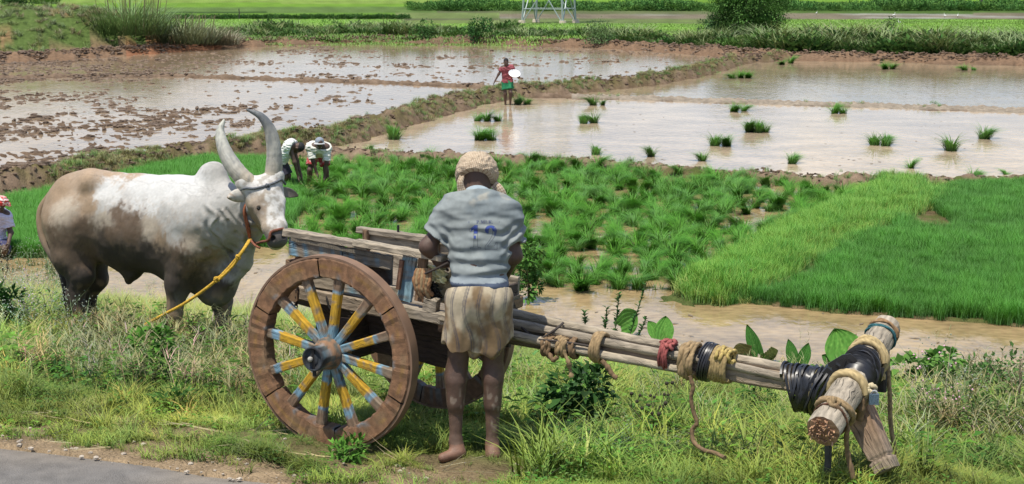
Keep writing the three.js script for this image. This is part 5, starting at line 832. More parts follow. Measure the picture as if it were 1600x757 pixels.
function flowerWeed(seed) { const mb = new MB(), r = rng(seed); for (let i = 0; i < 10; i++) { const az = r() * 6.283, h = 0.25 + 0.25 * r(); mb.blade(V((r() - 0.5) * 0.1, 0, (r() - 0.5) * 0.1), az, h, 0.007, 0.3, [0.12, 0.2, 0.06], [0.2, 0.28, 0.12], 0.4 * r()); for (let k = 0; k < 4; k++) { const p = V(Math.cos(az) * h * 0.3 + (r() - 0.5) * 0.1, h * (0.75 + 0.25 * r()), Math.sin(az) * h * 0.3 + (r() - 0.5) * 0.1); const g = new THREE.OctahedronGeometry(0.0035 + 0.003 * r()); mb.add(g, [0.5, 0.54, 0.42], new THREE.Matrix4().makeTranslation(p.x, p.y, p.z)); } for (let k = 0; k < 3; k++) mb.leaf(V(Math.cos(az) * h * 0.2 * k / 3, h * 0.3 * k, Math.sin(az) * h * 0.2 * k / 3), V(r() - 0.5, 0.3, r() - 0.5), V(0, 1, 0), 0.05, 0.02, [0.14, 0.23, 0.08]); } return mb.geo(); }
function scatter(name, label, category, geos, places, m = M.leaf) { // places: [x, y, z, scale, turn, tint, kind]; one instanced object per kind of shape
  const lists = geos.map(() => []); for (const p of places) lists[p[6] ?? 0].push(p);
  const q = new THREE.Quaternion(), e = new THREE.Euler(), mt = new THREE.Matrix4(), made = [];
  const parent = geos.length > 1 ? thing(name, label, category) : null; if (parent) parent.userData.kind = 'stuff';
  lists.forEach((L, k) => { if (!L.length) return; const im = new THREE.InstancedMesh(geos[k], m, L.length); L.forEach((p, i) => { e.set((p[7] ?? 0), p[4], (p[8] ?? 0), 'YXZ'); q.setFromEuler(e); mt.compose(V(p[0], p[1], p[2]), q, typeof p[3] === 'number' ? V(p[3], p[3], p[3]) : p[3]); im.setMatrixAt(i, mt); const t = p[5]; im.setColorAt(i, new THREE.Color().setRGB(t[0], t[1], t[2])); }); im.castShadow = im.receiveShadow = true; im.name = parent ? name + '_clump' : numbered(name); if (!parent) tag(im, label, category, null, 'stuff'); else im.userData.kind = 'stuff'; (parent ?? scene).add(im); made.push(im); });
  return made;
}
const tint = (r, a = 0.25, warm = 0.12) => { const k = 1 - a / 2 + a * r(), w = warm * (r() - 0.5); return [k * (1 + w), k, k * (1 - w)]; };
const bareSpot = (x, z, w) => { // how bare the verge is: trodden sand by the road, more at the left
  const s = sOf(x, z); let b = ss(0.42, 0.12, w + 0.14 * n2(s * 1.6, 3)) ;
  b = Math.max(b, ss(1.25, 0.5, Math.abs(w - 0.6) / 0.45) * ss(-0.45, 0.1, n2(s * 0.9 + 1, w * 2.4)) * ss(3.4, 2.2, s)); return clamp(b);
};
const trod = (s, w) => w > 1.2 && w < 4.2 && Math.abs(s + 0.1 + (w - 1.4) * 0.58) < 1.0; // grazed short in front of the bull
{ // the verge and the bank
  const r = rng(2024);
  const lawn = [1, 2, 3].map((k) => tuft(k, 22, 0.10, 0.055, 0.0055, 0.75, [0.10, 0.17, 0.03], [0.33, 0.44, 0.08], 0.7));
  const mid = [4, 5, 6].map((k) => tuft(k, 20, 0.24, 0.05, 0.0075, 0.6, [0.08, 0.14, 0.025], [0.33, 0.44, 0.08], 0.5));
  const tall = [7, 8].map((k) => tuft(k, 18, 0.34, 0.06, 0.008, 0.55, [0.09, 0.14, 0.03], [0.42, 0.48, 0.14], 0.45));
  const seeds = [9, 10].map((k) => seedStalk(k, 3, 0.42, [0.40, 0.38, 0.18]));
  const weeds = [11, 12, 13].map((k) => leafyWeed(k, 34, 0.16, 0.12, 0.045, [0.10, 0.22, 0.03]));
  const fl = [flowerWeed(14), flowerWeed(15)];
  const geos = [...lawn, ...mid, ...tall, ...seeds, ...weeds, ...fl];
  const P = [];
  const near = (x, z) => { const a = x - FC.o.x, b = z - FC.o.z, X = a * FC.u.x + b * FC.u.z, Z = a * FC.n.x + b * FC.n.z; return (Math.abs(X) < 0.5 && Z > 0.3 && Z < 0.95) || Math.hypot(x + 0.2, z + 7.5) < 0.34; };
  const put = (x, z, k, s, dark = 1) => { if (near(x, z)) { if (k > 2 || r() < 0.2) return; s *= 0.45; } const t = tint(r, 0.55, 0.3), cl = n2(x * 0.8 + 11, z * 0.8), dk = 0.86 + 0.3 * cl + 0.14 * n2(x * 3, z * 3); t[0] *= dk * (1 + 0.18 * n2(x * 0.6, z * 0.6 + 30)); t[1] *= dk; t[2] *= dk; if (r() < 0.05) { t[0] *= 1.5; t[1] *= 1.1; t[2] *= 2; } P.push([x, landH(x, z) - 0.005, z, s, r() * 6.283, [t[0] * dark, t[1] * dark, t[2] * dark], k, 0.15 * (r() - 0.5), 0.15 * (r() - 0.5)]); };
  const inView = (x, z, m = 0) => Math.abs(x) < -z * 0.345 + 0.9 + m && z < -5.6;
  for (let i = 0; i < 150000; i++) {
    const s = lerp(-7, 9, r()), w = lerp(0.06, 9.2, r() ** 1.15), [x, z] = fromSW(s, w); if (!inView(x, z)) continue;
    const bare = bareSpot(x, z, w), pat = n2(x * 0.9, z * 0.9), pat2 = n2(x * 2.6 + 40, z * 2.6); if (r() < bare * 0.93) continue;
    if (w < 0.35 && r() < 0.5) continue;
    const right = ss(0.2, 1.2, x), q = r();
    if (w < 1.5) { if (q < 0.78 - 0.2 * pat) put(x, z, Math.floor(r() * 3), 0.4 + 0.5 * r() + 0.2 * pat2); else if (q < 0.86 && w > 0.5) put(x, z, 3 + Math.floor(r() * 3), 0.45 + 0.4 * r()); else if (q > 0.975) put(x, z, 10 + Math.floor(r() * 3), 0.4 + 0.5 * r()); }
    else if (w < 6.5) {
      if (r() > 0.62) continue;
      if (s > 0.6 && s < 5 && w < 2.2 && q > 0.35) put(x, z, Math.floor(r() * 3), 0.6 + 0.7 * r());
      else if (q < 0.42) put(x, z, Math.floor(r() * 3), (trod(s, w) ? 0.65 : 1) * (0.8 + 0.7 * r()));
      else if (q < 0.83) put(x, z, 3 + Math.floor(r() * 3), (trod(s, w) ? 0.3 : s > 3 || w > 2.6 ? 1.25 : 1) * (0.45 + 0.5 * r() + 0.2 * pat));
      else if (q < 0.93 && !trod(s, w)) put(x, z, 6 + Math.floor(r() * 2), 0.45 + 0.45 * r());
      else if (q < 0.938 + 0.01 * pat) put(x, z, 8 + Math.floor(r() * 2), 0.55 + 0.5 * r());
      else if (pat2 > -0.3) put(x, z, 10 + Math.floor(r() * 3), 0.7 + 1.1 * r());
    } else { if (r() > 0.5) continue; if (q < 0.5) put(x, z, 3 + Math.floor(r() * 3), (s < 1 ? 1.35 : 1) * (0.6 + 0.5 * r())); else if (q < 0.74) put(x, z, 6 + Math.floor(r() * 2), (s < 1 ? 1.5 : 1) * (0.45 + 0.35 * r())); else if (q < 0.775) put(x, z, 8 + Math.floor(r() * 2), 0.6 + 0.4 * r()); else put(x, z, 10 + Math.floor(r() * 3), 0.7 + 0.9 * r()); }
  }
  for (let i = 0; i < 70; i++) { const p = GH(lerp(-10, 420, r()), lerp(440, 560, r())); put(p.x, p.z, 8 + Math.floor(r() * 2), 0.6 + 0.4 * r()); }
  for (let i = 0; i < 130; i++) { const p = GH(lerp(-20, 150, r() ** 1.4), lerp(425, 560, r())); put(p.x, p.z, 13 + Math.floor(r() * 2), 0.75 + 0.6 * r()); }
  for (let i = 0; i < 160; i++) { const p = GH(lerp(860, 1250, r()), lerp(690, 745, r())); put(p.x, p.z, 13 + Math.floor(r() * 2), 0.25 + 0.2 * r()); }
  for (let i = 0; i < 60; i++) { const p = GH(lerp(860, 1600, r()), lerp(560, 690, r())); put(p.x, p.z, 8 + Math.floor(r() * 2), 0.5 + 0.5 * r()); }
  for (let i = 0; i < 150; i++) { const p = GH(lerp(1400, 1610, r()), lerp(600, 735, r())); put(p.x, p.z, r() < 0.07 ? 13 + Math.floor(r() * 2) : 10 + Math.floor(r() * 3), 0.8 + 0.9 * r()); }
  for (let i = 0; i < 900; i++) { const [x, z] = fromSW(lerp(-6.5, 0.2, r()), lerp(5.2, 8.9, r())); put(x, z, 3 + Math.floor(r() * 5), 0.9 + 0.55 * r()); }
  for (let i = 0; i < 130; i++) { const p = GH(lerp(1380, 1610, r()), lerp(590, 740, r())); put(p.x, p.z, 8 + Math.floor(r() * 2), 0.6 + 0.6 * r()); }
  for (let i = 0; i < 520; i++) { const p = GH(lerp(820, 1610, r()), lerp(600, 757, r())); put(p.x, p.z, r() < 0.5 ? 3 + Math.floor(r() * 3) : 10 + Math.floor(r() * 3), 0.7 + 0.7 * r()); }
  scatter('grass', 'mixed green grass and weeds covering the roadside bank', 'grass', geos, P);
  const straw = []; const sg = tuft(77, 3, 0.28, 0.02, 0.006, 0.2, [0.5, 0.42, 0.24], [0.55, 0.48, 0.3], 2.5);
  for (let i = 0; i < 150; i++) { const [x, z] = fromSW(lerp(-5, 4, r()), lerp(0.1, 1.5, r())); if (inView(x, z)) straw.push([x, landH(x, z) + 0.012, z, 0.3 + 0.7 * r(), r() * 6.283, tint(r), 0, 1.35, 0]); }
  scatter('straw', 'dry straw and twigs lying on the sandy verge', 'straw', [sg], straw, M.plain);
  const stones = []; const st = new THREE.IcosahedronGeometry(0.016, 1); { const p = st.attributes.position; for (let k = 0; k < p.count; k++) { const q = 1 + 0.35 * n3(p.getX(k) * 60, p.getY(k) * 60, p.getZ(k) * 60); p.setXYZ(k, p.getX(k) * q, p.getY(k) * q * 0.6, p.getZ(k) * q); } st.computeVertexNormals(); st.setAttribute('color', new THREE.Float32BufferAttribute(new Float32Array(p.count * 3).fill(1), 3)); }
  for (let i = 0; i < 900; i++) { const [x, z] = fromSW(lerp(-6, 5, r()), lerp(-0.05, 0.9, r() ** 1.6)); if (inView(x, z)) { const k = 0.28 + 0.14 * r(); stones.push([x, landH(x, z) + 0.003, z, 0.15 + 0.9 * r() ** 3, r() * 6, [k * 1.05, k * 0.9, k * 0.72], 0]); } }
  scatter('gravel', 'small stones scattered along the edge of the tar', 'gravel', [st], stones, M.plain);
}
// rice
const riceG = [0.05, 0.175, 0.02], riceT = [0.085, 0.30, 0.025];
{
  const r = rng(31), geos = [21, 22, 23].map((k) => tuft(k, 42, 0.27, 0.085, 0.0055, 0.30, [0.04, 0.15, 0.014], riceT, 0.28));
  const P = [], bb = new THREE.Box3().setFromPoints(BED);
  for (let i = 0; i < 60000; i++) { const x = lerp(bb.min.x, 13.5, r()), z = lerp(bb.min.z, bb.max.z, r()); if (Math.abs(x) > -z * 0.36 + 0.5 || !inside(BED, x, z)) continue; const px = 800 + F * x / -z; const k = 0.86 + 0.12 * n2(x * 0.5, z * 0.3) + 0.1 * n2(x * 1.6, z * 1.1); if (!inside(BED, x + 0.16 * n2(x * 3, z * 3), z + 0.3 * n2(x * 2 + 7, z * 2)) || n2(x * 0.9 + 3, z * 0.6) > 0.86) continue; if (Math.abs(z - yAt({ pts: [G(1166, 474), G(1440, 318), G(1492, 290)] }, x)) < 0.45 + 0.5 * n2(z * 0.5, 4)) continue; const gap = Math.hypot((x - G(1428, 340).x) / 0.5, (z - G(1428, 340).z) / 1.8); if (gap < 1) continue; const t = tint(r, 0.5, 0.25); P.push([x, WL + 0.02, z, (0.75 + 0.35 * r()) * k, r() * 6.28, [t[0] * k, t[1] * k, t[2] * k], Math.floor(r() * 3), 0.1 * (r() - 0.5), 0.14 * (r() - 0.3)]); }
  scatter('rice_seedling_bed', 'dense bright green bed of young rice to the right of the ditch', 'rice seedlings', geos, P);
  // the uniform young rice behind the bull and at the left
  const L = line(-120, 415, 0, 402, 60, 404, 90, 398, 250, 396, 420, 392, 470, 330, 470, 290, 415, 258, 330, 254, 240, 268, 140, 296, 60, 312, -120, 345), Q = [], b2 = new THREE.Box3().setFromPoints(L);
  for (let i = 0; i < 34000; i++) { const x = lerp(b2.min.x, b2.max.x, r()), z = lerp(b2.min.z, b2.max.z, r()); if (Math.abs(x) > -z * 0.36 + 0.5 || !inside(L, x, z) || n2(x * 0.8, z * 0.4) < -0.62) continue; const t = tint(r, 0.3, 0.1); Q.push([x, WL + 0.0, z, 0.7 + 0.45 * r(), r() * 6.28, t, Math.floor(r() * 3), 0.1 * (r() - 0.5), 0.14 * (r() - 0.3)]); }
  scatter('rice_seedling_bed', 'green young rice standing behind the bull', 'rice seedlings', geos, Q);
  // weeds on the earth walls between the plots
  const gs = [24, 25].map((k) => tuft(k, 26, 0.2, 0.12, 0.009, 0.6, [0.06, 0.14, 0.025], [0.16, 0.34, 0.05], 0.6)), ds = tuft(26, 26, 0.16, 0.12, 0.009, 0.7, [0.15, 0.14, 0.06], [0.30, 0.30, 0.11], 0.8), R = [];
  const W5 = bunds[5];
  for (let i = 0; i < 8000; i++) { const t = r(), p = new THREE.CatmullRomCurve3(W5.pts).getPoint(t), a = r() * 6.28, q = Math.sqrt(r()) * lerp(0.5, 1.0, t), x = p.x + Math.cos(a) * q, z = p.z + Math.sin(a) * q * 1.3; const tt = tint(r, 0.3, 0.2); R.push([x, landH(x, z), z, 0.6 + 0.5 * r(), r() * 6.28, r() < 0.3 ? tt : [tt[0] * 2.3, tt[1] * 1.35, tt[2] * 1.9], r() < 0.28 ? Math.floor(r() * 2) : 3]); }
  for (const [n, cnt, wd] of [[0, 5200, 0.72], [1, 260, 0.5], [2, 60, 0.4]]) for (let i = 0; i < cnt; i++) { const bq = bunds[n], k = Math.floor(r() * (bq.pts.length - 1)), p = bq.pts[k].clone().lerp(bq.pts[k + 1], r()), x = p.x + (r() - 0.5) * 2 * wd, z = p.z + (r() - 0.5) * 2.2 * wd; if (n2(x * 0.5 + 3, z * 0.35) < (n ? 0.25 : -0.15)) continue; const t = tint(r, 0.4, 0.25); R.push([x, landH(x, z) - 0.01, z, 0.35 + 0.5 * r(), r() * 6.28, t, n === 0 && r() < 0.72 ? 2 : Math.floor(r() * 2)]); }
  scatter('bund_grass', 'grass and weeds on the low earth walls between the paddies', 'grass', [...gs, ds, geos[0]], R);
}
function bundleGeo(seed, h = 0.36, n = 230) { // a tied sheaf of seedlings, flaring and nodding over
  const mb = new MB(), r = rng(seed), az0 = r() * 6.28; for (let i = 0; i < n; i++) { const a = r() * 6.283, q = Math.sqrt(r()) * 0.085, k = 0.6 + 0.75 * r(), one = r() < 0.5; mb.blade(V(Math.cos(a) * q, -0.02, Math.sin(a) * q), one ? az0 + 1.2 * (r() - 0.5) : a + 0.9 * (r() - 0.5), h * (0.68 + 0.5 * r()) * (1.12 - 75 * q * q), 0.0095, 0.3 + 0.8 * r() ** 1.2, [0.035 * k, 0.085 * k, 0.012 * k], [riceT[0] * k * 1.25, riceT[1] * k * 1.08, riceT[2] * k], 0.04 + 0.24 * Math.sqrt(r())); }
  for (let i = 0; i < n / 3; i++) { mb.blade(V((r() - 0.5) * 0.09, -0.02, (r() - 0.5) * 0.09), az0 + (r() - 0.5), h * (0.8 + 0.35 * r()), 0.0085, 0.85, [0.05, 0.12, 0.02], riceT, 0.2); }
  return mb.geo();
}
const bundleG = [41, 42, 43, 44, 45].map((k) => bundleGeo(k));
{ // the crowded patch: the sheaves that show largest are things of their own
  const r = rng(57), spots = [], bb = new THREE.Box3().setFromPoints(PATCH);
  for (let i = 0; i < 60000 && spots.length < 1400; i++) {
    const x = lerp(-8, 9.5, r()), z = lerp(-33.5, -18.6, r()); if (Math.abs(x) > -z * 0.345 + 0.4 || !inside(PATCH, x, z)) continue; const px = 800 + F * x / -z; if (px < 455) continue;
    if (n2(x * 0.42 + 7, z * 0.28) + 0.45 * n2(x * 1.3, z * 0.9) < -0.42) continue; if (segD(bunds[5], x, z) < 0.5 || segD(bunds[1], x, z) < 0.5) continue;
    const dz = 0.285 + 0.08 * n2(x, z); if (spots.some(([a, b]) => Math.abs(a - x) < dz && Math.hypot(a - x, (b - z) * 0.8) < dz)) continue; spots.push([x, z]);
  }
  spots.sort((a, b) => b[1] - a[1]);
  const label = 'green sheaf of pulled rice seedlings standing in the crowded wet patch behind the cart', P = [];
  spots.forEach(([x, z], i) => {
    const k = Math.floor(r() * 5), s = 0.72 + 0.34 * r(), y = Math.max(landH(x, z), WL - 0.03) - 0.01, turn = r() * 6.28, lx = 0.35 * (r() - 0.5), lz = 0.35 * (r() - 0.5);
    if (i < 290) { const o = mesh('seedling_sheaf', bundleG[k], M.leaf); o.position.set(x, y, z); o.scale.setScalar(s); o.rotation.set(lx, turn, lz); tag(o, label, 'seedling sheaf', 'seedling sheaves crowded in the wet patch behind the cart'); } else P.push([x, y, z, s, turn, tint(r, 0.2, 0.08), k, lx, lz]);
  });
  scatter('seedling_sheaves', 'farther green seedling sheaves massed behind the nearer ones', 'seedling sheaves', bundleG, P);
  // fringe of loose plants between the sheaves
  const g = [tuft(61, 16, 0.2, 0.1, 0.008, 0.6, [0.05, 0.12, 0.02], riceT, 0.7)], Q = []; for (let i = 0; i < 420; i++) { const [x, z] = spots[Math.floor(r() * spots.length)]; const a = r() * 6.28, X = x + 0.25 * Math.cos(a), Z = z + 0.25 * Math.sin(a); Q.push([X, Math.max(landH(X, Z), WL) - 0.01, Z, 0.5 + 0.6 * r(), r() * 6, tint(r, 0.3, 0.25), 0]); }
  scatter('loose_seedlings', 'loose rice plants lying between the sheaves', 'rice seedlings', g, Q);
}
{ // sheaves set out in the flooded paddies, each in its place
  const T = [ // px, py of the foot, height in px, what singles it out
    [615, 220, 25, 'round green seedling bundle alone in the water right of the two bent workers'],
    [577, 240, 14, 'tiny seedling tuft at the mud edge right of the worker in the grey cap'], [672, 247, 16, 'small upright seedling tuft at the mud edge, left of the driver\'s head cloth'],
    [748, 221, 21, 'left one of the two bundles standing above the driver\'s head cloth'], [769, 221, 21, 'right one of the two bundles standing above the driver\'s head cloth'],
    [745, 191, 13, 'leftmost clump of the three low bundles below the far wading person'], [762, 191, 16, 'middle clump of the three low bundles below the far wading person'], [779, 191, 14, 'rightmost clump of the three low bundles below the far wading person'],
    [808, 165, 14, 'seedling bundle at the right foot of the far wading person, left of a pair'], [822, 165, 13, 'seedling bundle beside the far wading person, right of a pair'],
    [928, 166, 16, 'taller left bundle of a pair below the rear earth wall, right of the wading person'], [942, 166, 9, 'low right bundle of a pair below the rear earth wall, right of the wading person'],
    [912, 195, 16, 'left bundle of a pair in pale water, directly right of the wading person'], [929, 194, 17, 'right bundle of a pair in pale water, directly right of the wading person'],
    [818, 252, 14, 'small tuft at the mud edge just right of the driver\'s head cloth'], [930, 244, 17, 'small lone tuft near the mud edge, between the driver and the leaning tuft'],
    [1018, 247, 16, 'small leaning tuft near the mud edge in the middle of the picture'], [956, 253, 5, 'flat low tuft lying at the mud edge in the middle'],
    [1098, 254, 17, 'leaning tuft just below the pair of bundles in mid paddy'], [1117, 230, 21, 'larger left bundle of the pair in mid paddy'], [1136, 230, 19, 'smaller right bundle of the pair in mid paddy'],
    [1172, 208, 19, 'left bundle of the trio in the middle paddy'], [1184, 209, 20, 'middle bundle of the trio in the middle paddy'], [1197, 209, 15, 'short right bundle of the trio in the middle paddy'],
    [1146, 176, 16, 'left bundle of the pair just below the thin wall between the right paddies'], [1162, 175, 12, 'right bundle of the pair just below the thin wall between the right paddies'],
    [1304, 179, 14, 'left half of the low bundle pair near the thin wall, right of centre'], [1319, 179, 14, 'right half of the low bundle pair near the thin wall, right of centre'],
    [1237, 258, 18, 'thin upright tuft near the mud edge, left of the low one by the rice bed'], [1368, 229, 20, 'left bundle of the drooping pair in the right of the middle paddy'], [1383, 230, 20, 'right drooping bundle of the pair in the right of the middle paddy'],
    [1424, 265, 14, 'small tuft in water just above the corner of the dense rice bed'], [1379, 274, 7, 'low tuft at the mud edge left of the rice bed corner'], [1486, 238, 24, 'biggest bundle, domed, near the right side of the middle paddy'], [1537, 219, 22, 'round upright bundle farthest right in the middle paddy'],
    [1519, 283, 18, 'upright tuft in water right behind the dense rice bed'], [1573, 275, 6, 'flat tuft lying in the water near the right edge'],
    [1146, 124, 12, 'left bundle of the trio at the bend of the earth wall'], [1158, 123, 12, 'middle bundle of the trio at the bend of the earth wall'], [1169, 123, 12, 'right bundle of the trio at the bend of the earth wall'],
    [1223, 102, 8, 'left clump of the pair below the dark round tree'], [1236, 100, 11, 'right clump of the pair below the dark round tree'], [1384, 109, 12, 'left bundle of the pair at the far edge of the rear right paddy'], [1395, 109, 11, 'right bundle of the pair at the far edge of the rear right paddy'], [1509, 111, 11, 'left bundle of the farthest pair at the right of the rear paddy'], [1522, 111, 6, 'low right bundle of the farthest pair at the right of the rear paddy'],
  ];
  const r = rng(71);
  T.forEach(([px, py, h, label], i) => { const p = G(px, py, WL - 0.03), m = h * (-p.z) / F * 1.0, o = mesh('seedling_sheaf', bundleG[i % 5], M.leaf), sy = m / 0.26, sx = clamp(sy, 0.5, 1.35) * (h < 9 ? 1.4 : [615, 1486, 1537].includes(px) ? 1.15 : 1.04); o.position.copy(p); o.scale.set(sx, sy, sx); o.rotation.set(0.1 * (r() - 0.5), r() * 6.28, -0.12 - 0.2 * r()); tag(o, label, 'seedling sheaf', 'seedling sheaves set out in the flooded paddies'); });
}
{ // clods of ploughed mud standing out of the left paddy
  const r = rng(83), geos = [1, 2, 3].map((k) => { const g = new THREE.IcosahedronGeometry(0.12, 2), p = g.attributes.position; for (let i = 0; i < p.count; i++) { const v = V(p.getX(i), p.getY(i), p.getZ(i)), q = 1 + 0.38 * n3(v.x * 9 + k * 5, v.y * 9, v.z * 9) + 0.18 * n3(v.x * 28, v.y * 28, v.z * 28); p.setXYZ(i, v.x * q * 1.3, v.y * q * 0.55, v.z * q); } g.computeVertexNormals(); g.setAttribute('color', new THREE.Float32BufferAttribute(new Float32Array(p.count * 3).fill(1), 3)); return g; }), P = [];
  for (let i = 0; i < 60000; i++) { const x = lerp(-31, 12, r()), z = -lerp(29, 88, r()); if (Math.abs(x) > -z * 0.36 + 0.6 || !leftField(x, z)) continue; const k = mudAmount(x, z), q = 0.6 * n2(x * 0.9 + 4, z * 0.7) + 0.3 * n2(x * 3, z * 2) + 0.75 * n2(x * 0.22 + 8, z * 0.13); if (q + k < 0.62 && r() > 0.05 + 0.05 * k) continue; if (r() > 0.25 + k * 0.6) continue; const y = landH(x, z); const c = 0.22 + 0.10 * r(); P.push([x, Math.max(y, WL - 0.035), z, V(0.35 + 0.9 * r() ** 2, 0.3 + 0.75 * r() ** 2, 0.35 + 0.9 * r() ** 2), r() * 6, [c, c * 0.70, c * 0.48], Math.floor(r() * 3)]); }
  scatter('mud_clods', 'brown clods of ploughed mud lying in the shallow water of the left paddy', 'mud', geos, P, M.mud);
  const Q = []; const b = [0, 1, 3]; for (const n of b) for (let i = 0; i < (n === 3 ? 4200 : n ? 900 : 2600); i++) { const bq = bunds[n], k = Math.floor(r() * (bq.pts.length - 1)), p = bq.pts[k].clone().lerp(bq.pts[k + 1], r()), x = p.x + (r() - 0.5) * 1.7 * bq.w, z = p.z + (r() - 0.5) * 1.9 * bq.w; const c = 0.2 + 0.12 * r(); Q.push([x, landH(x, z) - 0.01, z, V(0.3 + 0.8 * r() ** 2, 0.3 + 0.5 * r(), 0.3 + 0.8 * r() ** 2).multiplyScalar(n === 3 ? 0.8 : n ? 0.45 : 0.5), r() * 6, [c * 1.05, c * 0.70, c * 0.46], Math.floor(r() * 3)]); }
  scatter('earth_lumps', 'lumps of brown earth thrown up along the low paddy walls', 'earth', geos, Q, M.mud);
  // flecks of straw and plant litter floating on the water
  const lf = new MB(); lf.leaf(V(-0.05, 0, 0), V(1, 0, 0), V(0, 1, 0), 0.12, 0.04, [0.14, 0.10, 0.06], 0.02); const R = [];
  for (let i = 0; i < 3600; i++) { const z = -lerp(16, 75, r() ** 1.2), x = lerp(-0.36, 0.36, r()) * -z; if (leftField(x, z) || wOf(x, z) < 10 || inside(BED, x, z)) continue; if (n2(x * 0.3, z * 0.2) < 0.05) continue; R.push([x, WL + 0.006, z, 0.3 + 1.1 * r() ** 2, r() * 6, tint(r), 0]); }
  scatter('floating_litter', 'bits of straw and leaf floating on the paddy water', 'litter', [lf.geo()], R, M.plain);
}
// single bushes and plants
const stemM = std({ roughness: 0.9 });
function bush(name, label, cat, p, { h, rad, n, size, col, seed, stems = 6, group, lobes = 7, lift = 0.12, wid = 0.6, droop = 0.1 }) {
  const g = thing(name, label, cat, group, p), r = rng(seed), L = [], st = new MB(), fo = new MB();
  for (let i = 0; i < lobes; i++) { const a = r() * 6.283, q = Math.sqrt(r()) * rad * 0.75, y = h * (lift + (0.82 - lift) * r()), k = 0.6 + 0.7 * r(); L.push([V(Math.cos(a) * q, y, Math.sin(a) * q), rad * (0.32 + 0.28 * r()), k]); }
  L.slice(0, stems).forEach(([c]) => st.add(tube([V(0.02 * (r() - 0.5), -0.03, 0.02 * (r() - 0.5)), V(c.x * 0.4, c.y * 0.55, c.z * 0.4), c], (t) => lerp(0.012, 0.004, t) * Math.max(1, h), { n: 6, k: 5, color: [0.12, 0.10, 0.05] })));
  for (let i = 0; i < n; i++) { const [c, q, k] = L[Math.floor(r() * L.length)], d = V(r() - 0.5, r() - 0.5, r() - 0.5).normalize(), rr = q * (0.45 + 0.6 * Math.sqrt(r())), pp = c.clone().addScaledVector(d, rr); if (pp.y < 0.01) continue; pp.y *= 1; const kk = k * (0.75 + 0.5 * r()); const out = d.clone().multiplyScalar(0.7).add(V(r() - 0.5, (r() - 0.5) * 0.8 - droop, r() - 0.5)); fo.leaf(pp, out, V(0, 1, 0).addScaledVector(d, 0.6), size * (0.6 + 0.8 * r()), size * wid * (0.7 + 0.6 * r()), [col[0] * kk, col[1] * kk, col[2] * kk]); }
  st.build('stem', stemM, g); stuffPart(fo.build('foliage', M.leaf, g)); return g;
}
const B1c = [0.07, 0.165, 0.028], B2c = [0.045, 0.12, 0.025];
bush('leafy_bush', 'bright green leafy bush in the grass below the bull\'s belly', 'bush', GH(238, 606), { h: 0.5, rad: 0.19, n: 620, size: 0.06, col: [0.085, 0.22, 0.03], seed: 1, lobes: 10 });
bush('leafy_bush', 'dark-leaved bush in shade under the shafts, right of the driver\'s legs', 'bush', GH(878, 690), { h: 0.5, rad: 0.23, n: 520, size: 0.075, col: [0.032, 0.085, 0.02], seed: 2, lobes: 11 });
bush('leafy_bush', 'light green bush growing right behind the dark bush under the shafts', 'bush', GH(912, 640), { h: 0.34, rad: 0.16, n: 260, size: 0.07, col: B1c, seed: 3 });
bush('leafy_bush', 'tall green weeds beside the ditch, right behind the driver\'s shirt', 'bush', G(826, 470, -1.68), { h: 0.85, rad: 0.2, n: 620, size: 0.075, col: [0.075, 0.18, 0.035], seed: 4, lobes: 16, lift: 0.05 });
bush('low_weed', 'low bright green weed growing in front of the big wheel', 'weed', GH(543, 722), { h: 0.10, rad: 0.12, n: 220, size: 0.055, col: [0.10, 0.24, 0.035], seed: 5, wid: 0.35 });
bush('low_weed', 'small weed with yellowish leaves between the bull\'s front legs and the wheel', 'weed', GH(318, 612), { h: 0.15, rad: 0.17, n: 240, size: 0.05, col: [0.11, 0.22, 0.03], seed: 6, wid: 0.35 });
bush('low_weed', 'low feathery weed just left of the wheel rim', 'weed', GH(278, 650), { h: 0.14, rad: 0.16, n: 260, size: 0.05, col: [0.06, 0.15, 0.03], seed: 7, wid: 0.35 });
bush('low_weed', 'dull green spreading weed in the grass at the far left', 'weed', GH(52, 596), { h: 0.16, rad: 0.2, n: 260, size: 0.05, col: [0.05, 0.12, 0.035], seed: 8, wid: 0.4 });
bush('leafy_bush', 'dark green bush cut by the left edge behind the grass', 'bush', GH(8, 545), { h: 0.5, rad: 0.16, n: 300, size: 0.07, col: [0.03, 0.10, 0.02], seed: 9 });
bush('leafy_bush', 'light green vine-like weeds right of the hanging yoke rope', 'bush', GH(1455, 650), { h: 0.6, rad: 0.28, n: 560, size: 0.08, col: [0.10, 0.21, 0.04], seed: 10, wid: 0.85 });
bush('leafy_bush', 'tangled green weeds at the right edge of the bank', 'bush', GH(1560, 655), { h: 0.56, rad: 0.4, n: 1100, size: 0.055, col: [0.075, 0.16, 0.04], seed: 11, wid: 0.5 });
bush('leafy_bush', 'green weed clump between the prop leg and the right bushes', 'bush', GH(1480, 700), { h: 0.36, rad: 0.26, n: 560, size: 0.05, col: [0.08, 0.17, 0.04], seed: 12, wid: 0.5 });
bush('leafy_bush', 'yellow-green weed seen below the near end of the yoke log', 'bush', GH(1312, 690), { h: 0.26, rad: 0.14, n: 240, size: 0.04, col: [0.20, 0.28, 0.03], seed: 13, wid: 0.4 });
bush('leafy_bush', 'dense green weed behind the shafts, left of the black rubber lashing', 'bush', GH(1195, 668), { h: 0.3, rad: 0.22, n: 420, size: 0.045, col: [0.06, 0.14, 0.03], seed: 14, wid: 0.4 });
bush('leafy_bush', 'round-leaved weed on the bank above the right bushes', 'bush', GH(1470, 600), { h: 0.35, rad: 0.25, n: 220, size: 0.09, col: [0.07, 0.19, 0.03], seed: 15, wid: 0.95 });
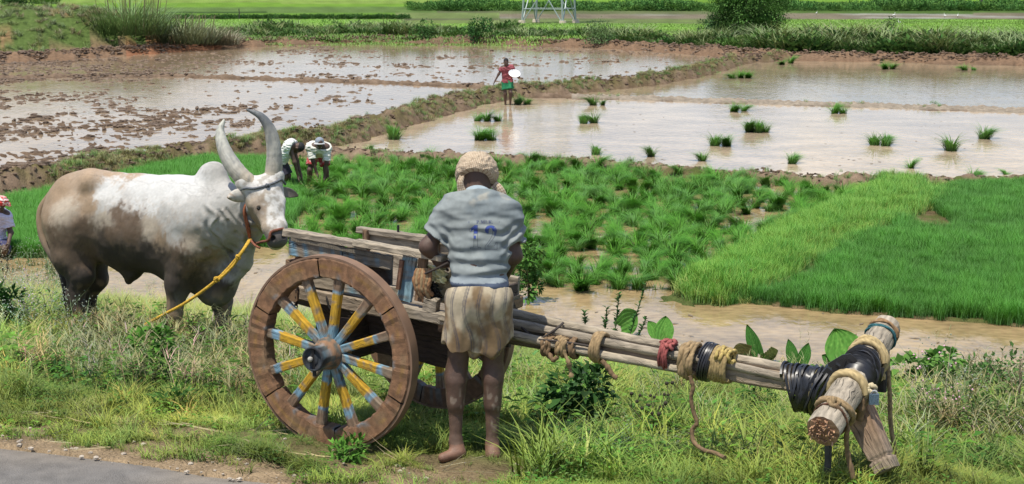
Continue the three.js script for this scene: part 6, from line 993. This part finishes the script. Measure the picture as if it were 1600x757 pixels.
function twigs(label, p, h, n, seed, col, buds) { const g = thing('dry_plant', label, 'plant', null, p), r = rng(seed), mb = new MB(); for (let i = 0; i < n; i++) { const a = r() * 6.28, q = h * 0.5 * r(), k = 0.35 * r(); const b = V(Math.cos(a) * q, h * (0.6 + 0.4 * r()), Math.sin(a) * q); mb.add(tube([V(0, h * k * 0.6, 0), V(b.x * 0.3, b.y * (0.5 + 0.2 * k), b.z * 0.3), b], (t) => lerp(0.006, 0.0018, t), { n: 6, k: 5, color: col })); for (let j = 0; j < 3; j++) { const s0 = b.clone().multiplyScalar(0.6 + 0.3 * r()); s0.y = lerp(h * k, b.y, 0.7 + 0.2 * r()); const e = s0.clone().add(V((r() - 0.5) * 0.14, 0.1 * r(), (r() - 0.5) * 0.14)); mb.add(tube([s0, e], 0.0016, { n: 2, k: 4, color: col })); if (buds) { const o = new THREE.OctahedronGeometry(0.008 + 0.006 * r(), 1); mb.add(o, [0.03, 0.025, 0.015], new THREE.Matrix4().makeTranslation(e.x, e.y, e.z)); } } } mb.build('twig', stemM, g); return g; }
bush('leafy_bush', 'olive brushy weeds at the bottom right edge of the verge', 'bush', GH(1585, 715), { h: 0.42, rad: 0.3, n: 900, size: 0.045, col: [0.12, 0.18, 0.055], seed: 16, wid: 0.35, lobes: 14 });
bush('leafy_bush', 'brownish-green brush between the vine-like weeds and the right edge', 'bush', GH(1510, 668), { h: 0.5, rad: 0.26, n: 800, size: 0.045, col: [0.13, 0.16, 0.06], seed: 17, wid: 0.35, lobes: 14 });
twigs('thin dry stem with black seed heads standing below the middle of the shafts', GH(1020, 706), 0.38, 5, 3, [0.05, 0.04, 0.025], true);
twigs('feathery dark weed stem just left of the long hanging rope', GH(1055, 690), 0.22, 9, 4, [0.05, 0.09, 0.03], false);
twigs('bare brown twiggy bush among the green weeds at the right', GH(1535, 640), 0.55, 26, 5, [0.22, 0.17, 0.11], false);
twigs('second bare twig clump at the right edge of the bank', GH(1590, 680), 0.55, 18, 6, [0.2, 0.16, 0.1], false);
twigs('dry stalk standing at the left edge in front of the rice', GH(6, 480), 0.62, 5, 7, [0.1, 0.09, 0.05], true);
function spikes(label, p, list, seed) { const g = thing('upright_weed', label, 'weed', null, p), r = rng(seed), st = new MB(), fo = new MB(); for (const [dx, dz, h, lx] of list) { st.add(tube([V(dx, 0, dz), V(dx + lx * 0.5, h * 0.5, dz), V(dx + lx, h, dz)], 0.006, { n: 5, k: 5, color: [0.06, 0.10, 0.03] })); for (let k = 0; k < 46; k++) { const t = 0.15 + 0.85 * r(), a = r() * 6.28; fo.leaf(V(dx + lx * t, h * t, dz), V(Math.cos(a), 0.7, Math.sin(a)), V(0, 1, 0), 0.06, 0.028, [0.04, 0.12, 0.03]); } } st.build('stem', stemM, g); stuffPart(fo.build('foliage', M.leaf, g)); return g; }
spikes('cluster of dark upright leafy stems between the driver and the first big leaf', G(950, 555, -1.35), [[-0.22, 0, 0.45, -0.02], [-0.05, 0.05, 0.5, 0.03], [0.05, -0.05, 0.62, 0.06], [0.16, 0, 0.75, 0.22], [0.0, 0.1, 0.4, -0.05], [0.22, 0.05, 0.4, 0.16]], 3);
function taro(label, p, leaves, seed) { // big arrow-shaped leaves on long stalks; each leaf a part
  const g = thing('broad_leaf_plant', label, 'plant', 'broad-leaved plants along the ditch', p), r = rng(seed);
  for (const [dx, dy, dz, len, wid, ang, tilt, hue] of leaves) {
    const tipP = V(dx, dy, dz); mesh('stalk', tube([V(dx * 0.2, -0.1, dz * 0.2), V(dx * 0.6, dy * 0.6, dz * 0.6), tipP], 0.009, { n: 8, k: 6, color: [0.12, 0.24, 0.06] }), stemM, g);
    const mb = new MB(), n = 18, m = 10, up = V(Math.cos(ang), Math.sin(ang), 0), right = V(-up.y, up.x, 0), nrm = V(0, 0, 1), rot = new THREE.Matrix4().makeRotationAxis(right, -tilt).multiply(new THREE.Matrix4().makeRotationAxis(up, 0.5 * (r() - 0.5)));
    const P = [];
    for (let i = 0; i <= n; i++) for (let j = -m; j <= m; j++) { const t = i / n, u = j / m; const w = wid * (t < 0.32 ? 0.72 + 0.28 * Math.sin(t / 0.32 * Math.PI / 2) : Math.cos((t - 0.32) / 0.68 * Math.PI / 2) ** 0.85); const ear = t < 0.3 ? Math.abs(u) * 0.28 * (1 - t / 0.3) : 0; const l = (t - 0.32 - ear) * len; const q = V().addScaledVector(up, l).addScaledVector(right, u * w / 2).addScaledVector(nrm, 0.12 * wid * Math.abs(u) - 0.25 * len * (t - 0.3) ** 2 + 0.02 * wid * Math.sin(j * 1.8 + i * 0.5)); q.applyMatrix4(rot).add(tipP); const vein = Math.abs(u) < 0.06 || Math.abs(((t * 7 - Math.abs(u) * 2.2) % 1 + 1) % 1 - 0.5) < 0.08; const k = 0.85 + 0.25 * n2(i * 0.4, j * 0.4 + seed); P.push(mb.v(q, V(0, 0, 1), [t, u], (vein ? [hue[0] * 1.5, hue[1] * 1.25, hue[2] * 1.4] : hue).map((c) => c * k))); }
    const rw = 2 * m + 1; for (let i = 0; i < n; i++) for (let j = 0; j < 2 * m; j++) { const q = i * rw + j; mb.i.push(q, q + 1, q + rw, q + 1, q + rw + 1, q + rw); }
    const geo = mb.geo(); geo.computeVertexNormals(); mesh('leaf', geo, M.leaf, g);
  }
  return g;
}
const tg = [0.10, 0.27, 0.045], td = [0.06, 0.19, 0.035];
taro('single big bright green leaf standing behind the shafts near the driver', GH(978, 545), [[0.0, 0.32, 0, 0.34, 0.30, 0.55, -0.8, tg]], 1);
taro('broad-leaved plant with two pointed leaves behind the middle of the shafts', GH(1030, 552), [[-0.04, 0.24, 0, 0.27, 0.16, 2.2, -0.7, tg], [0.05, 0.26, 0.02, 0.30, 0.22, 1.35, -0.7, tg]], 2);
taro('broad-leaved plant with a drooping brownish leaf and an upright pointed leaf', GH(1180, 588), [[-0.12, 0.26, 0, 0.28, 0.24, 3.5, -0.9, [0.17, 0.19, 0.07]], [-0.02, 0.36, 0.02, 0.34, 0.15, 1.95, -0.2, td], [0.14, 0.24, 0, 0.24, 0.22, 5.4, -0.8, [0.13, 0.19, 0.06]]], 3);
taro('broad-leaved plant with two folded leaves between the shafts and the yoke', GH(1245, 592), [[-0.06, 0.26, 0, 0.26, 0.14, 1.75, -0.25, td], [0.07, 0.24, 0, 0.24, 0.14, 1.2, -0.25, td]], 4);
taro('biggest broad leaf, heart-shaped and ribbed, standing just left of the yoke', GH(1318, 600), [[0.0, 0.36, 0, 0.42, 0.42, 1.9, -0.7, tg], [-0.12, 0.24, 0.03, 0.22, 0.16, 2.6, -0.5, td]], 5);
taro('pair of broad leaves low on the bank right of the yoke', GH(1475, 606), [[0.0, 0.22, 0, 0.22, 0.2, 1.3, -0.8, tg], [0.2, 0.18, 0, 0.2, 0.2, 0.8, -0.9, td]], 6);
// ---------------------------------------------------------------- beyond the paddies
{
  const clump = (seed, col, n = 60, size = 0.16) => { const mb = new MB(), r = rng(seed); for (let i = 0; i < n; i++) { const d = V(r() - 0.5, r() * 0.9, r() - 0.5).normalize(), q = 0.25 + 0.3 * r(), k = 0.6 + 0.8 * r(); mb.leaf(V(d.x * q, d.y * q * 0.95, d.z * q), d.clone().add(V(r() - 0.5, r() - 0.3, r() - 0.5)), V(0, 1, 0), size * (0.6 + 0.8 * r()), size * 0.6, [col[0] * k, col[1] * k, col[2] * k]); } return mb.geo(); };
  const geos = [clump(1, [0.08, 0.17, 0.04]), clump(2, [0.11, 0.20, 0.05]), clump(3, [0.055, 0.13, 0.03]), tuft(4, 40, 0.9, 0.25, 0.03, 0.6, [0.10, 0.15, 0.05], [0.22, 0.28, 0.10], 0.5), tuft(5, 40, 0.7, 0.3, 0.03, 0.8, [0.22, 0.19, 0.10], [0.34, 0.29, 0.17], 0.7), clump(6, [0.13, 0.20, 0.08], 70, 0.1)];
  const r = rng(101), P = [], add = (x, z, s, k, t = tint(r, 0.4, 0.2)) => P.push([x, landH(x, z) - 0.05, z, typeof s === 'number' ? V(s * 1.2, s, s * 1.2) : s, r() * 6.28, t, k]);
  for (let i = 0; i < 6500; i++) { // the weedy strip right behind the far bank
    const px = lerp(300, 1720, r()), x0 = (px - 800) / F, b = bunds[3]; let z = -80; for (let k = 0; k < 4; k++) z = yAt(b, x0 * -z); z -= lerp(1.4, px > 800 ? 8.5 : 13, r()); const x = x0 * -z; if (Math.hypot((x - MOUND.x) / 11, (z - MOUND.z) / 9) < 1) continue;
    const a = n2(x * 0.16, z * 0.1), b2 = n2(x * 0.5 + 9, z * 0.3), tall = 0.95 + 0.4 * a + 0.3 * b2 + (px > 1180 ? 0.45 : 0); const q = r();
    add(x, z, clamp(tall * (0.5 + 0.75 * r()), 0.25, 2.1), q < 0.42 ? 0 : q < 0.6 ? 1 : q < 0.74 ? 2 : q < 0.84 ? 3 : q < 0.88 + 0.05 * (a > 0.3) ? 4 : 5);
  }
  for (let i = 0; i < 3000; i++) { const x = lerp(-37, -12, r()), z = lerp(-92, -72, r()), m = Math.hypot((x - MOUND.x) / 11, (z - MOUND.z) / 9); if (m > 1.1 || (n2(x * 0.35, z * 0.5) > 0.5 && r() < 0.8) || z > yAt(bunds[3], x) - 1) continue; const q = r(), dry = ss(0.9, 0.2, m); add(x, z, 0.2 + 0.3 * r(), q < 0.5 * dry ? 4 : q < 0.8 ? 3 : 5); }
  for (let i = 0; i < 2600; i++) { const px = lerp(640, 1720, r()), z = -lerp(163, 182, r()), x = (px - 800) / F * -z; const s = 0.7 + 0.9 * r() + 0.5 * n2(x * 0.1, 3); add(x, z, s, r() < 0.7 ? 0 : 2, tint(r, 0.4, 0.2).map((c) => c * 1.35)); } // hedge across the middle distance
  for (let i = 0; i < 500; i++) { const px = lerp(240, 640, r()), z = -lerp(135.5, 138, r()), x = (px - 800) / F * -z; add(x, z, 0.4 + 0.4 * r(), 2); }
  scatter('weeds', 'rough green weeds along the far bank and the field edges', 'weeds', geos, P);
  // young rice standing in the far plots
  const R = [], rg = [tuft(31, 40, 0.3, 0.7, 0.04, 0.3, [0.12, 0.24, 0.03], [0.20, 0.38, 0.04], 0.4)];
  for (let i = 0; i < 15000; i++) { const px = lerp(180, 1680, r()), z = -lerp(88, 132, r() ** 0.8), x = (px - 800) / F * -z; const c = farColors(x, z); if (c[1] < c[0] * 1.5) continue; const k = c[1] / 0.26; const t = tint(r, 0.25, 0.1); R.push([x, landH(x, z) - 0.03, z, V(1, 0.35 + 0.4 * r(), 1), r() * 6.28, [t[0] * k, t[1] * k, t[2] * k], 0]); }
  scatter('field_rice', 'bright young rice standing in the far plots', 'rice', rg, R);
}
// the tall reeds by the mound
function reeds(label, p, h, rad, n, seed, col, tip) { const g = thing('reed_clump', label, 'reeds', null, p), r = rng(seed), mb = new MB(), st = new MB(); for (let i = 0; i < n; i++) { const a = r() * 6.283, q = Math.sqrt(r()) * rad, k = 0.65 + 0.6 * r(); mb.blade(V(Math.cos(a) * q, -0.05, Math.sin(a) * q), a + (r() - 0.5) * 2, h * (0.5 + 0.55 * r()) * (1 - 0.5 * q / rad), 0.04, 0.35 + 0.5 * r(), col.map((c) => c * k), tip.map((c) => c * k), 0.15 + 0.5 * q / rad); } for (let i = 0; i < 40; i++) { const a = r() * 6.283, q = Math.sqrt(r()) * rad * 0.8; st.add(tube([V(Math.cos(a) * q, -0.1, Math.sin(a) * q), V(Math.cos(a) * q * 1.2, h * 0.6, Math.sin(a) * q * 1.2)], 0.015, { n: 2, k: 4, color: [0.2, 0.18, 0.09] })); } stuffPart(mb.build('foliage', M.leaf, g)); stuffPart(st.build('stem', stemM, g)); return g; }
const gp2 = (px, py) => { const p = GH(px, py); return p; };
reeds('tallest clump of green reeds at the top of the left mound', gp2(200, 52), 3.0, 2.2, 900, 1, [0.09, 0.17, 0.05], [0.19, 0.30, 0.10]);
reeds('grey-green reeds right of the tallest clump', gp2(285, 66), 2.4, 2.0, 700, 2, [0.11, 0.15, 0.07], [0.26, 0.29, 0.15]);
reeds('dry grey reeds drooping over the end of the mound', gp2(335, 68), 1.5, 1.5, 600, 3, [0.2, 0.19, 0.12], [0.36, 0.33, 0.22]);
reeds('light green tall grass at the top edge left of the reeds', G(70, 5, -0.6), 2.2, 1.4, 400, 4, [0.09, 0.2, 0.04], [0.16, 0.3, 0.06]);
reeds('small reed clump cut by the top left corner', G(20, 5, -0.6), 1.6, 1.3, 300, 5, [0.05, 0.12, 0.03], [0.1, 0.19, 0.06]);
bush('dark_bush', 'dark bush with dry patches behind the mound at the top left', 'bush', G(25, 14, -0.7), { h: 1.6, rad: 1.5, n: 900, size: 0.22, col: [0.035, 0.085, 0.02], seed: 30, lobes: 10 });
bush('dark_bush', 'round dark green bush on the far bank left of the pylon', 'bush', gp2(748, 62), { h: 1.25, rad: 0.8, n: 900, size: 0.15, col: [0.045, 0.125, 0.03], seed: 31, lobes: 12 });
bush('dark_bush', 'pale fluffy bush on the far bank below the pylon', 'bush', gp2(940, 66), { h: 1.1, rad: 1.2, n: 900, size: 0.13, col: [0.11, 0.18, 0.07], seed: 32, lobes: 12 });
bush('dark_bush', 'small bush at the far hedge beside the thin pole', 'bush', G(1503, 13, -1.6), { h: 1.3, rad: 0.55, n: 300, size: 0.2, col: [0.03, 0.07, 0.02], seed: 33 });
bush('dark_bush', 'small grey-green bush standing above the right weeds', 'bush', gp2(1393, 52), { h: 1.1, rad: 0.7, n: 500, size: 0.13, col: [0.09, 0.15, 0.06], seed: 34 });
bush('dark_bush', 'green bush at the left foot of the dark tree', 'bush', gp2(1108, 56), { h: 1.2, rad: 0.8, n: 600, size: 0.15, col: [0.06, 0.13, 0.045], seed: 35 });
bush('dark_bush', 'green bush in the far weeds left of the round dark bush', 'bush', gp2(655, 60), { h: 0.95, rad: 0.8, n: 500, size: 0.14, col: [0.06, 0.15, 0.035], seed: 36 });
bush('dark_bush', 'green bush in the far weeds below the thin post', 'bush', gp2(520, 58), { h: 0.9, rad: 1.0, n: 600, size: 0.14, col: [0.075, 0.17, 0.04], seed: 37 });
{ // the dark round tree
  const p = gp2(1166, 55), g = thing('round_tree', 'dense dark green round tree behind the weedy far bank', 'tree', null, p), r = rng(404), tr = new MB(), L = [];
  tr.add(tube([V(0, -0.2, 0), V(0.05, 0.6, 0), V(-0.05, 1.4, 0.05)], (t) => lerp(0.17, 0.09, t), { n: 8, k: 9, color: [0.10, 0.075, 0.05] }));
  for (let i = 0; i < 9; i++) { const a = r() * 6.28; tr.add(tube([V(0, 0.5 + 0.5 * r(), 0), V(Math.cos(a) * 0.7, 1.3 + 0.3 * r(), Math.sin(a) * 0.7), V(Math.cos(a) * 1.5, 1.6 + 1.1 * r(), Math.sin(a) * 1.5)], (t) => lerp(0.07, 0.02, t), { n: 6, k: 6, color: [0.10, 0.075, 0.05] })); }
  for (let i = 0; i < 110; i++) { const a = r() * 6.283, u = r(), q = 2.55 * Math.sqrt(r()) * (0.75 + 0.35 * Math.sin(Math.PI * u)), y = 0.3 + 3.2 * u; L.push([V(Math.cos(a) * q * (1 - 0.1 * u), y, Math.sin(a) * q * (1 - 0.1 * u)), 0.6 + 0.35 * r(), 0.6 + 0.8 * r()]); }
  tr.build('trunk', stemM, g); const fo = new MB();
  for (let i = 0; i < 24000; i++) { const [c, q, k] = L[Math.floor(r() * L.length)], d = V(r() - 0.5, r() - 0.5, r() - 0.5).normalize(), pp = c.clone().addScaledVector(d, q * (0.35 + 0.75 * r())); const kk = k * (0.7 + 0.6 * r()); fo.leaf(pp, d.clone().add(V(r() - 0.5, r() - 0.7, r() - 0.5)), V(0, 1, 0).addScaledVector(d, 0.5), 0.16 * (0.6 + 0.8 * r()), 0.09, [0.07 * kk, 0.15 * kk, 0.034 * kk]); }
  stuffPart(fo.build('crown', M.leaf, g));
}
{ // foot of a steel lattice tower; it goes on upward out of the picture
  const p = G(858, 36, -1.6), g = thing('lattice_tower', 'grey-green steel lattice tower whose feet stand beyond the far bank', 'lattice tower', null, p), st = std({ roughness: 0.55, metalness: 0.35 }), col = [0.36, 0.42, 0.40];
  const HT = 26, hw = (y) => lerp(2.1, 0.45, clamp(y / HT)), rot = 0.35, pt = (i, y) => { const a = rot + i * Math.PI / 2 + Math.PI / 4, q = hw(y) * 1.15; return V(Math.cos(a) * q, y, Math.sin(a) * q); };
  const bar = (mb, a, b, w) => mb.add(timber(a, b, w, w, { n: 1, wear: 0, color: col }));
  for (let i = 0; i < 4; i++) { const mb = new MB(); bar(mb, pt(i, -0.1), pt(i, HT), 0.13); mb.build('leg', st, g); const f = new MB(); const c = new THREE.CylinderGeometry(0.28, 0.34, 0.4, 10); const q = pt(i, 0.05); f.add(c, [0.55, 0.47, 0.36], new THREE.Matrix4().makeTranslation(q.x, q.y, q.z)); f.build('footing', M.plain, g); }
  const lv = [0, 2.6, 5.0, 7.2, 9.4, 11.4, 13.4, 15.4, 17.4, 19.4, 21.4, 23.4, 25.4];
  for (let k = 0; k + 1 < lv.length; k++) for (let i = 0; i < 4; i++) { const j = (i + 1) % 4, mb = new MB(), a = pt(i, lv[k]), b = pt(j, lv[k]), c = pt(i, lv[k + 1]), d = pt(j, lv[k + 1]), mid = c.clone().lerp(d, 0.5); if (k === 0) { bar(mb, a, mid, 0.08); bar(mb, b, mid, 0.08); const e = pt(i, 1.15), f = pt(j, 1.15); bar(mb, e, a.clone().lerp(mid, 0.44), 0.06); bar(mb, f, b.clone().lerp(mid, 0.44), 0.06); bar(mb, e, f, 0.05); } else { bar(mb, a, d, 0.06); bar(mb, b, c, 0.06); } bar(mb, c, d, 0.07); mb.build('brace', st, g); }
}
{ // poles and posts
  const a = G(1534, 13, -1.6), g = thing('pole', 'thin dark pole rising out of the picture at the upper right', 'pole', null, a), mb = new MB(); mb.add(tube([V(0, -0.2, 0), V(0.02, 4, 0), V(0, 8, 0)], (t) => lerp(0.11, 0.08, t), { n: 6, k: 10, color: [0.07, 0.065, 0.06] })); mb.build('shaft', M.plain, g); const cr = new MB(); cr.add(timber(V(-0.7, 7.4, 0), V(0.7, 7.4, 0), 0.09, 0.09, { n: 2, wear: 0, color: [0.09, 0.08, 0.07] })); cr.build('cross_arm', M.plain, g);
  const b = GH(373, 31), g2 = thing('post', 'thin dark stick standing in the green plot at upper left', 'post', null, b), m2 = new MB(); m2.add(tube([V(0, -0.1, 0), V(0.04, 0.5, 0), V(0.02, 0.95, 0)], 0.04, { n: 5, k: 7, color: [0.07, 0.06, 0.05] })); m2.add(tube([V(0.04, 0.5, 0), V(0.16, 0.62, 0)], 0.02, { n: 2, k: 5, color: [0.07, 0.06, 0.05] })); m2.build('stick', M.plain, g2);
  const c = GH(1176, 446), g3 = thing('post', 'short dark stake at the near corner of the weedy wall by the ditch', 'post', null, c), m3 = new MB(); m3.add(timber(V(0.02, -0.1, 0), V(-0.03, 0.22, 0.02), 0.03, 0.03, { n: 4, color: [0.12, 0.075, 0.05], up: V(1, 0, 0) })); m3.build('stake', M.wood, g3);
}
// white egrets feeding in the far plots
{
  const proto = () => { const fp = [ell(V(0, 0.36, 0), V(0.19, 0.085, 0.075), 0.04), cap(V(0.15, 0.4, 0), V(0.2, 0.55, 0), 0.04, 0.025, 0.03), cap(V(0.2, 0.55, 0), V(0.17, 0.64, 0), 0.025, 0.022, 0.02), ell(V(0.19, 0.68, 0), V(0.04, 0.03, 0.026), 0.02), cap(V(-0.17, 0.34, 0), V(-0.25, 0.31, 0), 0.045, 0.02, 0.03), cap(V(0.22, 0.68, 0), V(0.30, 0.665, 0), 0.012, 0.005, 0.008), cap(V(0, 0.3, 0.03), V(0.01, 0, 0.03), 0.012, 0.01, 0.01), cap(V(0.03, 0.3, -0.03), V(0.05, 0, -0.03), 0.012, 0.01, 0.01)]; return skin(field(fp), bounds(fp, 0.02), 0.012, (p) => p.x > 0.225 ? [0.5, 0.35, 0.05] : p.y < 0.27 ? [0.05, 0.05, 0.04] : [0.8, 0.8, 0.78]); };
  const geo = proto();
  for (const [px, py, label, t] of [[1397, 27, 'white egret standing in the grey strip, leftmost of the right-hand birds', 0.4], [1477, 28, 'white egret in the grey strip below the thin pole\'s left', 2.0], [1497, 28, 'white egret at the right end of the grey strip', 1.1], [1406, 39, 'white egret alone in the green plot above the right weeds', 3.5], [1590, 2, 'white egret at the top right corner of the fields', 0.2], [1276, 24, 'white egret at the left end of the grey strip right of the tree', 5.0]]) { const o = thing('egret', label, 'bird', null, GH(px, py)); o.scale.setScalar(0.62); o.rotation.y = t; mesh('body', geo, M.plain, o); }
}
renderer.render(scene, camera);
